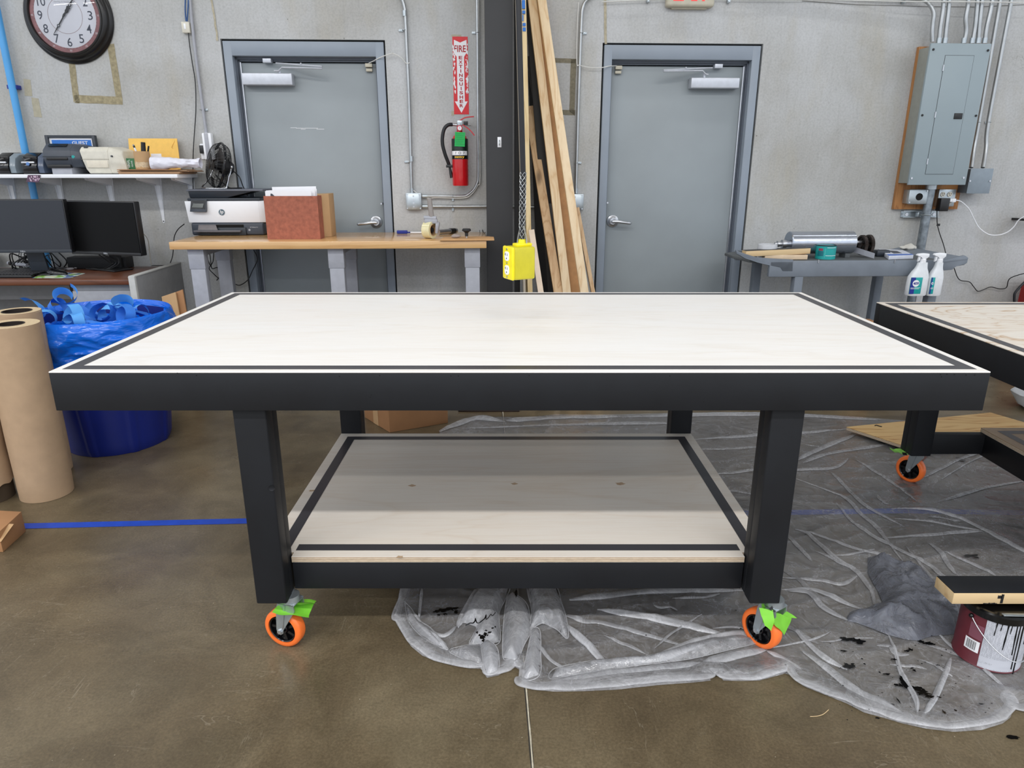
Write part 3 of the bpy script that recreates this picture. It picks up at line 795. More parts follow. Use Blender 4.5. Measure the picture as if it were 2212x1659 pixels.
# second thin cable next to each conduit
b = MB(); b.tube(run([(1034, -10), (1034.5, 200), (1037, 380), (1032, 400), (1018, 420), (1000, 428), (945, 427), (925, 428), (905, 420), (893, 411)], .026), .0028, 6, 4)
solo('signal_cable', 'thin white cable tied to the conduit beside the black column', 'cable', b, M['wirewhite'], wp(1036, 100, .026), W)
def junction(name, label, px0, py0, px1, py1, dep=.045):
    a = W.ly(px0, py0, -dep); c = W.ly(px1, py1, -dep); x0, x1, z0, z1 = a[0], c[0], c[1], a[1]
    T = Thing(name, label, 'junction box', ((x0+x1)/2, 0, z0), W)
    T.part('box', MB().box(x0, x1, -dep, 0, z0, z1, b=.004), M['zinc'])
    w, h = x1-x0, z1-z0; mx, mz = (x0+x1)/2, (z0+z1)/2; n = 8; pts = []
    for sx, sz, a0 in ((1, 1, 0), (-1, 1, 90), (-1, -1, 180), (1, -1, 270)):
        for k in range(n+1):
            a = radians(a0+90*k/n); pts.append((mx+sx*w*.24+w*.20*cos(a), mz+sz*h*.24+h*.20*sin(a)))
    T.part('cover_plate', MB().prism(pts, -dep-.007, -dep+.001, 'y', b=.001), M['zinc'])
    b = MB()
    for q, r in ((-.32, .005), (-.1, .006), (.08, .006), (.32, .005)): b.cyl((mx, -dep-.009, mz+q*h), (mx, -dep, mz+q*h), r, n=10)
    for sx in (-1, 1):
        for sz in (-1, 1): b.cyl((mx+sx*w*.42, -dep-.003, mz+sz*h*.42), (mx+sx*w*.42, -dep+.001, mz+sz*h*.42), .005, n=8)
    T.part('screws', b, M['steel'])
    return T
junction('junction_box', 'square galvanized junction box between left door and black column', 876, 417, 911, 453)
junction('junction_box', 'galvanized junction box half hidden by leaning lumber, left of the right door', 1224, 419, 1260, 454)
# door sensor wires
b = MB().tube([wp(885, 135, .026), wp(878, 137, .03), wp(866, 124, .035), wp(850, 116, .035), wp(838, 118, .04), wp(822, 124, .02), wp(806, 132, -.01), wp(796, 137, -.03)], .0028, 6, 6)
solo('sensor_wire', 'thin white wire looping from conduit to the left door contact', 'wire', b, M['wirewhite'], wp(850, 117, .02), W)
b = MB().tube([wp(1250, 5, .026), wp(1247, 60, .026), wp(1246, 135, .03), wp(1252, 141, .03), wp(1275, 146, .035), wp(1300, 146, .035), wp(1315, 143, .02), wp(1332, 142, -.03)], .0028, 6, 6)
solo('sensor_wire', 'thin white wire running from conduit to the right door contact', 'wire', b, M['wirewhite'], wp(1275, 146, .02), W)

# extinguisher sign ---------------------------------------------------
tl = W.ly(977, 79, -.001); br = W.ly(1013, 247, -.001); x0, x1, z1, z0 = tl[0], br[0], tl[1], br[1]; mx = (x0+x1)/2
T = Thing('extinguisher_sign', 'tall red and white arrow sign reading FIRE EXTINGUISHER, scuffed, on the concrete', 'sign', (mx, 0, z0), W)
T.part('panel', MB().box(x0, x1, -.002, 0, z0, z1), M['signred'])
w, h = x1-x0, z1-z0
ar = [(.10, .96), (.5, .925), (.92, .96), (.92, .80), (.74, .745), (.74, .17), (.93, .17), (.5, .02), (.07, .17), (.26, .17), (.26, .745), (.08, .80)]
T.part('arrow', MB().poly([(x0+w*a, -.0026, z0+h*c) for a, c in ar]), M['whitep'], normals=False)
T.text('lettering', 'FIRE', (mx-.002, -.003, z0+h*.848), h*.085, M['signtext'], w=w*.78, bold=.02)
s = 'EXTINGUISHER'
for i, ch in enumerate(s): T.text('lettering', ch, (mx+.001, -.003, z0+h*(.735-.0565*i)), h*.042, M['signtext'], w=w*(.24 if ch != 'I' else .06), bold=.03)
b = MB(); random.seed(5)
for i in range(70):
    side = random.random(); u = random.uniform(.84, 1) if side < .6 else random.uniform(0, .14); v = random.choice([random.uniform(.5, .95), random.uniform(.28, .9)])
    r = random.uniform(.003, .011); n = 7; ph = random.random()*6
    b.poly([(min(x1, max(x0, x0+w*u+r*.5*cos(k*6.283/n)*(1+.4*sin(3*k+ph)))), -.0034-i*.000004, z0+h*v+r*1.3*sin(k*6.283/n)*(1+.4*cos(2*k+ph))) for k in range(n)])
T.part('scuff_marks', b, M['whitep'], normals=False, kind='stuff', smooth=False)

# fire extinguisher ---------------------------------------------------
ec = W.ly(994, 345, -.09); ex = ec[0]; ey = -.09
zf = lambda py, px=994: W.ly(px, py, ey)[1]
r = (W.ly(1011.5, 345, ey)[0]-W.ly(976.5, 345, ey)[0])/2
zb, zt = zf(401), zf(292)
T = Thing('fire_extinguisher', 'red fire extinguisher with green inspection tag, hung below the arrow sign', 'fire extinguisher', (ex, ey, zb), W)
prof = [(0, .012), (r*.8, .004), (r*.96, 0), (r, .008), (r, zt-zb-.05), (r*.97, zt-zb-.028), (r*.8, zt-zb-.008), (r*.5, zt-zb+.006), (.02, zt-zb+.012), (.018, zt-zb+.03), (0, zt-zb+.03)]
body = T.part('cylinder', MB().lathe(prof, (ex, ey, zb), (0, 0, 1), 40), M['red'])
def band(z0, z1, a0, a1, m, nm, rr=r+.0007):
    b = MB().surf(lambda u, v: (ex+rr*cos(radians(a0+(a1-a0)*u)), ey+rr*sin(radians(a0+(a1-a0)*u)), z0+(z1-z0)*v), 28, 2)
    return T.part(nm, b, m, body, normals=False)
l1 = band(zf(344), zf(300), 180, 360, mat('label_black', (26, 40, 34), .4, var=.4, vs=90), 'label')
band(zf(335.5), zf(326.5), 200, 330, M['whitep'], 'label', r+.0012)
band(zf(343), zf(336.5), 200, 330, M['blkgloss'], 'label', r+.0012)
for k in range(3):
    p = (ex-.026+k*.026, ey-r-.002+.006*abs(k-1), zf(331)); T.text('pictogram', ('?', 'O', '7')[k], p, .016, M['blkmatte'], body)
T.text('lettering', 'sentry', (ex-.002, ey-r-.003, zf(340)), .016, mat('sentry_yellow', (236, 186, 30), .5), body, w=.062, bold=.03)
# valve, gauge, handles
zv = zt+.012
T.part('valve', MB().cyl((ex, ey, zt), (ex, ey, zf(266)), .016, n=16).box(ex-.014, ex+.02, ey-.014, ey+.014, zf(272), zf(260), b=.004), M['zinc'])
g = W.ly(993, 277, ey-.02)
gg = T.part('gauge', MB().lathe([(0, .012), (.0175, .012), (.019, .008), (.019, -.006), (0, -.006)], (g[0], ey-.018, g[1]), (0, -1, 0), 24), mat('gauge_rim_red', (206, 40, 60), .35))
T.part('gauge_face', MB().lathe([(0, 0), (.013, 0)], (g[0], ey-.0305, g[1]), (0, -1, 0), 20), M['whitep'], gg, normals=False)
T.part('gauge_needle', MB().box(g[0]-.001, g[0]+.001, ey-.0315, ey-.031, g[1]-.003, g[1]+.009), M['signtext'], gg)
def strip(pts, wd, th, m, nm):       # bent strap in the x-z plane
    q = [Vector((*(lambda t: (t[0], ey, t[1]))(W.ly(px, py, ey)),)) for px, py in pts]; q = spline(q, 4); b = MB(); ra = []
    for i, p in enumerate(q):
        d = (q[min(i+1, len(q)-1)]-q[max(0, i-1)]).normalized(); n = Vector((-d.z, 0, d.x)); wv = Vector((0, wd(i/(len(q)-1)), 0))
        ra.append([b.b.verts.new(p+n*th-wv), b.b.verts.new(p+n*th+wv), b.b.verts.new(p-n*th+wv), b.b.verts.new(p-n*th-wv)])
    for a, c in zip(ra, ra[1:]):
        for j in range(4): b.b.faces.new((a[j], a[(j+1) % 4], c[(j+1) % 4], c[j]))
    b.b.faces.new(ra[0][::-1]); b.b.faces.new(ra[-1]); return T.part(nm, b, m)
strip([(988, 264), (996, 259), (1006, 254), (1024, 252)], lambda t: .011, .0035, M['red'], 'squeeze_lever')
strip([(996, 268), (1006, 274), (1016, 282), (1025, 293)], lambda t: .011, .0035, M['red'], 'carry_handle')
T.part('pin', MB().box(*(lambda a, c: (a[0], c[0], ey-.008, ey+.004, c[1], a[1]))(W.ly(1001, 262, ey), W.ly(1011, 270, ey)), b=.002).cyl((ex+.03, ey-.01, zf(271)), (ex+.075, ey-.01, zf(272)), .0014, n=6), M['blkplastic'])
hp = [(977, 269, .10), (968, 270, .11), (960, 278, .115), (956, 294, .115), (956, 312, .115), (961, 332, .11), (967, 348, .10), (971, 359, .09)]
T.part('hose', MB().tube([(*(W.ly(x, y, -d)[0:1]), -d, W.ly(x, y, -d)[1]) for x, y, d in hp], .0115, 12, 5), M['hose'])
T.part('nozzle', MB().cyl(wp(971, 360, .09), wp(976, 384, .085), .007, .012, n=14), M['blkplastic'])
T.part('hose_collar', MB().cyl(wp(977, 269, .10), wp(987, 270, .095), .009, n=14), M['steel'])
T.part('hose_clip', MB().box(wp(965, 360)[0], wp(979, 360)[0], ey-.02, ey+.02, zf(362), zf(356), b=.002), M['blkplastic'])
q = [W.ly(983, 285, ey-r-.005), W.ly(1005, 286, ey-r-.005), W.ly(1004, 317, ey-r-.004), W.ly(982, 316, ey-r-.004)]
tg = T.part('inspection_tag', MB().prism([(a, c) for a, c in q], ey-r-.006, ey-r-.005, 'y'), mat('green_tag', (26, 176, 84), .6), label='green inspection tag')
for k in range(7): T.part('tag_print', MB().box(q[0][0]+.004, q[1][0]-.006-.006*(k % 3), ey-r-.0065, ey-r-.006, q[0][1]-.012-.011*k, q[0][1]-.0105-.011*k), mat('tag_ink_%d' % k, (14, 110, 60), .6), tg)

# small sensor box, cables and plug bar at the left --------------------
conduit('conduit', 'slim white painted conduit running down to the plug box behind the fan', [(409, -20), (415, 50), (428, 160), (446, 290)], .009, [(435, 237, 'r')], m='leg_grey')
a = W.ly(391, 47, -.03); c = W.ly(411, 71, -.03)
T = Thing('thermostat', 'small cream control box hung beside the slim conduit near the top', 'control box', ((a[0]+c[0])/2, 0, c[1]), W)
T.part('case', MB().box(a[0], c[0], -.032, -.002, c[1], a[1], b=.003), M['cream'])
T.part('slot', MB().box(a[0]+.014, a[0]+.026, -.0335, -.031, c[1]+.02, a[1]-.010, b=.001), M['white'])
b = MB().tube([wp(401, -20, .02), wp(400, 20, .024), wp(402, 46, .02)], .0045, 8, 5).tube([wp(408, -20, .022), wp(406, 20, .03), wp(404, 46, .02)], .0045, 8, 5)
solo('network_cable', 'blue cables entering the top of the cream control box', 'cable', b, mat('blue_cable', (52, 88, 140), .5), wp(401, 10, .02), W)
b = MB().tube([wp(407, 71, .02), wp(410, 100, .02), wp(416, 140, .02), wp(422, 180, .02), wp(423, 240, .02), wp(419, 300, .02), wp(417, 345, .02), wp(417, 400, .02), wp(418, 480, .03)], .0032, 8, 5)
solo('black_cable', 'thin black cord dropping from the cream box past the shelf end', 'cable', b, M['blkplastic'], wp(418, 200, .02), W)
a = W.ly(434, 287, -.05); c = W.ly(461, 345, -.05)
T = Thing('outlet_box', 'white and grey surface plug box behind the fan', 'outlet box', ((a[0]+c[0])/2, 0, c[1]), W)
T.part('housing', MB().box(a[0], c[0], -.045, 0, c[1], a[1], b=.006), M['white'])
T.part('face', MB().box(a[0]+.016, c[0]-.018, -.050, -.044, c[1], a[1]-.002, b=.002), M['leg_grey'])
T.part('side_plug', MB().box(a[0]-.028, a[0]+.002, -.04, -.004, a[1]-.125, a[1]-.075, b=.004), M['blkplastic'])
T.part('side_plate', MB().box(a[0]-.032, a[0]-.002, -.012, -.0, a[1]-.16, a[1]-.065, b=.003), M['white'])

# exit sign --------------------------------------------------------------
a = W.ly(1440, 14, -.06); c = W.ly(1544, 14, -.06); ex0, ex1, ez = a[0], c[0], a[1]
T = Thing('exit_sign', 'beige EXIT sign with red letters above the right door', 'sign', ((ex0+ex1)/2, 0, ez), W)
T.part('housing', MB().box(ex0, ex1, -.06, 0, ez, ez+.20, b=.018, seg=4), M['off_white'])
T.text('lettering', 'EXIT', ((ex0+ex1)/2, -.0605, ez+.032+.075), .15, M['red_lit'], w=.225, bold=.03)
T.part('mount', MB().box(ex0+.04, ex1-.04, -.03, 0, ez-.006, ez+.01), M['off_white'])

# column -------------------------------------------------------------------
CY = -.34
x0 = W.ly(1050, 300, CY)[0]; x1 = W.ly(1107.5, 200, CY)[0]; mx = (x0+x1)/2
T = Thing('steel_column', 'black painted steel column standing between the two doors', 'column', (mx, CY, 0), W)
b = MB().box(x0, x1, CY, CY+.012, 0, HC-.002).box(x0, x1, CY+.22, CY+.232, 0, HC-.002).box(mx-.005, mx+.005, CY+.013, CY+.219, 0, HC-.002)
T.part('h_beam', b, M['column'])
T.part('base_plate', MB().box(x0-.05, x1+.05, CY-.04, CY+.27, 0, .02), M['column'])
h = W.ly(1079, 307, CY-.01)
T = Thing('adhesive_hook', 'small white stick-on hook on the black column', 'hook', (h[0], CY, h[1]-.03), W)
T.part('backplate', MB().box(h[0]-.012, h[0]+.012, CY-.004, CY, h[1]-.030, h[1]+.030, b=.0018), M['white'])
T.part('hook', MB().tube([(h[0], CY-.004, h[1]+.012), (h[0], CY-.010, h[1]), (h[0], CY-.012, h[1]-.014), (h[0], CY-.020, h[1]-.018), (h[0], CY-.022, h[1]-.008)], .003, 8, 4), M['zinc'])

# leaning sheets and lumber --------------------------------------------------
def lean(name, label, cat, t, bt, w, th, m, ext=.9, group=None, edge=None, twist=0, zlow=.004, top=None, at_=None):
    """t, bt: (px, py, d) on the visible centre line near the top and the bottom"""
    A = Vector(wp(*t)); B = Vector(wp(*bt)); d = (A-B).normalized()
    s = (B.z-zlow)/d.z; lo = B-d*s
    room = (-A.y-th-.012)/max(1e-6, d.y)
    hi = A+d*max(0, min(ext, room)) if top is None else A
    x = Vector((1, 0, 0)); x = (x-d*x.dot(d)).normalized(); y = d.cross(x)*-1
    if y.y < 0: y = -y
    if twist:
        q = Matrix.Rotation(twist, 3, d); x = q @ x; y = q @ y
    at = lo
    b = MB(); e = Vector((0, 0, 1))
    def C(p, top_): return [p-x*w/2, p+x*w/2, p+x*w/2+y*th, p-x*w/2+y*th]
    lo4 = C(lo, 0); lo4 = [Vector((p.x, p.y, p.z)) for p in lo4]
    mz = min(p.z for p in lo4)
    if mz < zlow: lo4 = [p+d*((zlow-mz)/d.z) for p in lo4]
    b.hexa(lo4, C(hi, 1), b=.0015)
    return solo(name, label, cat, b, m, tuple(lo), W, group=group)
gl = None
lean('plywood_sheet', 'grey primed sheet on edge, just right of the black column', 'sheet', (1118.5, 60, .46), (1133, 620, .56), .013, .09, mat('grey_sheet', (178, 168, 152), .6))
lean('plywood_sheet', 'plywood sheet on edge with blue lettering near the top, behind the hanging cord', 'sheet', (1131.5, 30, .44), (1145, 620, .56), .030, .30, M['sheet_edge'])
A_ = Vector(wp(1130.5, 0, .802))
T = Thing('stencil_lettering', 'blue stencilled letters on the edge of the plywood sheet at the top', 'lettering', wp(1133, 60, .446), W)
for i, (py, hh) in enumerate(((4, 7), (14, 4), (25, 4), (36, 8), (52, 4), (62, 5))):
    x, z = W.ly(1130.6+py*.028, py, -.443); hz = hh*.0013*2.2; w2 = .009
    T.part('letter', MB().box(x-w2, x+w2 if i != 3 else x-w2*.3, -.4445-.0018*i*.2-.004, -.438, z-hz, z+hz*.4), mat('stencil_blue_%d' % i, (40, 110, 190), .6))
lean('lumber_board', 'narrow black strip added as the shade in the gap beside the steel column', 'board', (1117.5, 30, .27), (1117.5, 620, .32), .036, .02, M['blkmatte'], ext=.5)  # black strip added to give the gap its deep shade
lean('plywood_sheet', 'black panel added as the shade behind the leaning boards, against the wall', 'sheet', (1160, 150, .02), (1180, 620, .06), .115, .009, M['blkmatte'], top=1)  # added panel, its black stands in for shade on the wall behind
lean('lumber_board', 'tan board leaning on the wall, shortest, left of the taller boards', 'board', (1142, 229, .10), (1205, 625, .42), .056, .03, M['pine_tan'], top=1)
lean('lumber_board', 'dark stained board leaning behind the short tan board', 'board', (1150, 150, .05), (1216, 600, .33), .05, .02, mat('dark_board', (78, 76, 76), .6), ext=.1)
lean('lumber_board', 'black board added as the shade deep in the stack behind the cord', 'board', (1147, 0, .07), (1196, 625, .30), .075, .02, M['blkmatte'], ext=.3)  # added board, its black paints the shadow between sheet and boards
lean('lumber_board', 'tall pale knotty board, leftmost of the long leaning lumber', 'board', (1150, 0, .12), (1224, 625, .44), .052, .036, M['pine'])
lean('lumber_board', 'reddish tan strip standing in for a shaded side face between two long pale leaning boards', 'board', (1168, 0, .06), (1242, 625, .38), .060, .036, mat('shaded_side_tan', (196, 146, 96), .6, var=.14, vs=14))  # added board: darker tan paints the pale lumber's side face in shade
lean('lumber_board', 'long pale board on the right of the leaning lumber', 'board', (1171, 0, .16), (1262, 625, .50), .052, .036, M['pine'])
lean('lumber_board', 'thin shorter strip, rightmost of the leaning lumber', 'board', (1247, 448, .16), (1281, 628, .30), .026, .03, M['pine_tan'], top=1)
lean('lumber_board', 'short whitish offcut leaning low beside the plywood sheet', 'board', (1148, 496, .60), (1168, 628, .66), .034, .02, mat('pale_offcut', (214, 194, 172), .6, var=.1, vs=12), top=1)

# electric panel group --------------------------------------------------------
PD = .20
def pw_(px, py, d): return W.ly(px, py, -d)
tl, tr, br, bl = pw_(2013, 92, PD), pw_(2141, 95, PD), pw_(2087, 400, PD), pw_(1961, 399, PD)
px0, px1 = (tl[0]+bl[0])/2, (tr[0]+br[0])/2; pz0, pz1 = (bl[1]+br[1])/2, (tl[1]+tr[1])/2
print('PANEL', tl, tr, br, bl)
a = pw_(1984, 101, .02); c = pw_(1929, 452, .02); e = pw_(2060, 450, .02)
bx0 = (a[0]+c[0])/2; bz0, bz1 = c[1], a[1]
solo('plywood_backer', 'brown plywood backer board behind the grey electrical panel', 'board', MB().box(bx0, e[0]+.02, -.03, -.001, bz0, bz1, b=.001), M['ply_brown'], (bx0, 0, bz0), W)
T = Thing('electrical_panel', 'tall grey electrical breaker panel on brown backer at the upper right', 'electrical panel', ((px0+px1)/2, -.03, pz0), W)
T.part('enclosure', MB().box(px0+.03, px1-.03, -PD+.02, -.0305, pz0+.01, pz1-.01, b=.002), mat('panel_side_grey', (150, 152, 144), .45))
cv = T.part('cover', MB().box(px0, px1, -PD, -PD+.018, pz0, pz1, b=.003), M['panelgrey'])
q = [pw_(*p, PD) for p in ((2042, 120), (2104, 120), (2058, 376), (1999, 375))]
dx0, dx1, dz1, dz0 = (q[0][0]+q[3][0])/2, (q[1][0]+q[2][0])/2, q[0][1], q[2][1]
T.part('door_seam', MB().box(dx0-.002, dx1+.002, -PD-.0006, -PD+.001, dz0-.002, dz1+.002), M['gasket'], cv)
dr = T.part('panel_door', MB().box(dx0, dx1, -PD-.002, -PD, dz0, dz1, b=.0006), M['panelgrey'])
hq = pw_(2070, 251, PD); T.part('latch', MB().box(hq[0]-.03, hq[0]+.025, -PD-.006, -PD, hq[1]-.018, hq[1]+.018, b=.002), M['blkplastic'], dr)
for py in (147, 248, 349):
    x, z = dx0, pw_(2030, py, PD)[1]; T.part('hinge', MB().cyl((x-.002, -PD-.003, z-.018), (x-.002, -PD-.003, z+.018), .004, n=8), M['steel'], dr)
for px, py, s in ((2016, 107, 0), (2134, 109, 0), (1992, 249, 0), (2108, 250, 0), (1969, 385, 1), (2081, 384, 1)):
    x, z = pw_(px, py, PD); T.part('cover_screw', MB().cyl((x, -PD-.004, z), (x, -PD, z), .007, n=10), M['steel'] if s else M['blkmatte'], cv)
# conduits into the top of the panel
tops = [((2028, 92), (2031, 60), (2037, 20), (2040, -20)), ((2041, 92), (2044, 60), (2049, 20), (2052, -20)), ((2082, 92), (2087, 68), (2086, 40), (2091, 10), (2093, -20)),
        ((2100, 92), (2106, 60), (2110, 20), (2113, -20)), ((2113, 92), (2115, 60), (2118, 30), (2124, -20)), ((2127, 92), (2131, 60), (2140, 20), (2147, -20))]
desc = ['first', 'second', 'third', 'fourth', 'fifth', 'sixth']
for i, pts in enumerate(tops):
    conduit('conduit', 'vertical galvanized conduit entering the panel top, %s counted from the left' % desc[i], [(x, y, .10) for x, y in pts[::-1]], .0125, d=.10, at=(pw_(*pts[0], .10)[0], -.10, pz1), cpl=[(pts[0][0], pts[0][1]-4, 'z')], group='conduits entering the panel top')
conduit('conduit', 'galvanized conduit that comes along the wall top and bends down onto the panel corner', [(1600, -30, .03), (1800, -14, .04), (1960, -4, .05), (1996, 1, .06), (2010, 12, .08), (2017, 30, .09), (2015, 50, .09), (2013.5, 70, .09), (2014, 90, .09)], .0125, d=.09)
k1 = conduit('conduit', 'long galvanized conduit passing close along the right side of the panel', [(2163, -20, .05), (2157, 20, .05), (2114, 265, .05), (2104, 320, .06), (2098, 362, .10)], .0125, [(2114, 264, 'r')], d=.05)
k2 = conduit('conduit', 'long galvanized conduit, outermost to the right of the panel', [(2187, -20, .05), (2181, 20, .05), (2135, 262, .05), (2130, 320, .06), (2123, 362, .10)], .0125, [(2136, 264, 'r')], d=.05)
b = MB().tube([wp(1300, 4, .03), wp(1480, -3, .03), wp(1640, -2, .03), wp(1800, 0, .03), wp(1950, 3, .10), wp(2100, 4, .13), wp(2230, 6, .13)], .0035, 6, 6)
solo('signal_cable', 'thin white cable strung across the top of the wall to the right', 'cable', b, M['wirewhite'], wp(1700, 0, .03), W)
for px, py in ((1399, 2), (1573, 3), (1950, 4)):
    x, y, z = wp(px, py, .01); lab = {1399: 'left of the exit sign', 1573: 'right of the exit sign', 1950: 'left of the panel conduits'}[px]
    solo('cable_clip', 'tiny zinc cable clip at the wall top, ' + lab, 'clip', MB().box(x-.009, x+.009, -.03, 0, z-.012, z+.012, b=.004).cyl((x, -.034, z-.004), (x, -.028, z-.004), .005, n=8), M['zinc'], (x, 0, z), W)
# small grey pull box
q = [pw_(*p, .13) for p in ((2097, 365), (2145, 365), (2135, 417), (2089, 417))]
x0, x1, z0, z1 = (q[0][0]+q[3][0])/2, (q[1][0]+q[2][0])/2, q[2][1], q[0][1]
T = Thing('pull_box', 'small grey steel box at the lower right of the electrical panel', 'electrical box', ((x0+x1)/2, 0, z0), W)
T.part('box', MB().box(x0, x1, -.13, 0, z0, z1, b=.002), mat('box_side', (90, 96, 102), .5))
T.part('cover', MB().box(x0-.003, x1+.003, -.134, -.13, z0-.003, z1+.003, b=.001), M['boxgrey'])
for px in (2095, 2138): x, z = pw_(px, 391, .134); T.part('screw', MB().cyl((x, -.138, z), (x, -.133, z), .006, n=10), M['steel'])
# knockout box
q = pw_(1965, 409, .10), pw_(2001, 441, .10)
x0, x1, z0, z1 = q[0][0], q[1][0], q[1][1], q[0][1]
T = Thing('receptacle_box', 'metal box with one round black socket, under the electrical panel', 'electrical box', ((x0+x1)/2, -.03, z0), W)
T.part('box', MB().box(x0+.003, x1-.003, -.096, -.0305, z0+.003, z1-.003, b=.003), M['zinc'])
T.part('cover', MB().box(x0, x1, -.104, -.096, z0, z1, b=.006), M['zinc'])
T.part('socket', MB().lathe([(0, .001), (.020, .001), (.023, .003), (.024, -.002)], ((x0+x1)/2+.006, -.105, (z0+z1)/2), (0, -1, 0), 24), M['darkhole'])
for sx, sz in ((x0+.01, z0+.012), (x1-.012, z1-.010)): T.part('screw', MB().cyl((sx, -.107, sz), (sx, -.103, sz), .005, n=8), M['steel'])
# quad outlet
q = pw_(2030, 409, .07), pw_(2060, 446, .07)
x0, x1, z0, z1 = q[0][0], q[1][0], q[1][1], q[0][1]
T = Thing('wall_outlet', 'steel quad power outlet with cream sockets, under the electrical panel', 'outlet', ((x0+x1)/2, -.03, z0), W)
T.part('box', MB().box(x0, x1, -.07, -.0305, z0, z1, b=.003), M['zinc'])
for px, py in ((2037, 420), (2052, 420), (2035, 437), (2050, 437)):
    x, z = pw_(px, py, .074); T.part('socket', MB().cyl((x, -.076, z), (x, -.068, z), .0165, n=20), M['cream'])
    T.part('slots', MB().box(x-.008, x-.005, -.0768, -.075, z, z+.009).box(x+.005, x+.008, -.0768, -.075, z, z+.009).cyl((x, -.0768, z-.007), (x, -.075, z-.007), .003, n=8), M['darkhole'])
q = [pw_(*p, .10) for p in ((2029, 428), (2049, 428), (2043, 456), (2024, 456))]
T = Thing('power_adapter', 'black power adapter plugged into the quad outlet', 'adapter', (q[3][0], -.077, q[3][1]), W)
T.part('body', MB().prism(q, -.125, -.077, 'y', b=.004), M['blkplastic'])
q = pw_(2059, 433, .10)
T = Thing('charging_cable', 'white charging cable curling from the black adapter to the right edge', 'cable', (q[0], -.10, q[1]), W)
T.part('plug', MB().box(q[0]-.032, q[0]-.010, -.11, -.085, q[1]-.010, q[1]+.012, b=.003).box(q[0]-.012, q[0]+.014, -.112, -.084, q[1]-.012, q[1]+.013, b=.004), M['white'])
T.part('cord', MB().tube([wp(2066, 433, .10), wp(2073, 434, .10), wp(2082, 440, .09), wp(2094, 453, .08), wp(2105, 475, .07), wp(2116, 493, .07), wp(2135, 506, .08), wp(2155, 508, .10), wp(2175, 502, .12), wp(2190, 490, .14), wp(2202, 474, .16), wp(2225, 462, .2)], .0038, 8, 5), M['white'])
T = Thing('adapter_cord', 'thin black cord dropping from the adapter toward the grey cart', 'cable', wp(2024, 456, .08), W)
T.part('cord', MB().tube([wp(2024, 456, .09), wp(2024, 470, .07), wp(2025, 486, .05), wp(2030, 505, .04), wp(2036, 522, .04), wp(2040, 535, .05), wp(2044, 549, .06), wp(2056, 566, .06), wp(2062, 582, .04), wp(2068, 598, .03), wp(2076, 606, .03), wp(2094, 609, .03), wp(2103, 619, .03), wp(2112, 629, .03), wp(2124, 626, .03), wp(2140, 620, .03), wp(2160, 624, .03), wp(2174, 621, .04), wp(2180, 603, .06), wp(2200, 594, .10), wp(2225, 588, .15)], .0032, 8, 5), M['blkplastic'])
T.part('cable_tag', MB().box(wp(2021, 485)[0]-.012, wp(2021, 485)[0]+.010, -.054, -.050, wp(2021, 485)[2]-.008, wp(2021, 485)[2]+.008), M['blkplastic'])
# big riser pipe with strut
tp = pw_(2012, 398, .085); bt = pw_(1988, 540, .085)
T = Thing('riser_pipe', 'thick galvanized pipe dropping from the electrical panel behind the grey cart', 'pipe', (bt[0], -.085, .02), W)
xx = (tp[0]+bt[0])/2
T.part('pipe', MB().cyl((xx, -.085, .02), (xx, -.085, pz0+.012), .029, n=28), M['conduit_old'])
T.part('connector', MB().cyl((xx, -.085, pz0-.03), (xx, -.085, pz0), .036, n=20), M['zinc'])
a = pw_(1951, 459, .03); c = pw_(2031, 467, .03)
T = Thing('strut_channel', 'short horizontal strut channel clamping the thick pipe to the wall', 'bracket', ((a[0]+c[0])/2, 0, c[1]), W)
T.part('channel', MB().box(a[0], c[0], -.036, -.001, c[1]-.008, c[1]-.004).box(a[0], c[0], -.036, -.001, a[1]+.008, a[1]+.012).box(a[0], c[0], -.005, -.001, c[1]-.006, a[1]+.01), M['zinc'])
zz = (a[1]+c[1])/2
T.part('pipe_clamp', MB().box(xx-.045, xx-.028, -.06, -.036, zz-.015, zz+.015, b=.002).box(xx+.028, xx+.045, -.06, -.036, zz-.015, zz+.015, b=.002).torus((xx, -.085, zz), .031, .004, (0, 0, 1), 28, 6), M['zinc'])
for s in (-.11, .085): T.part('bolt', MB().cyl((xx+s, -.04, zz), (xx+s, -.034, zz), .011, n=16), M['steel'])
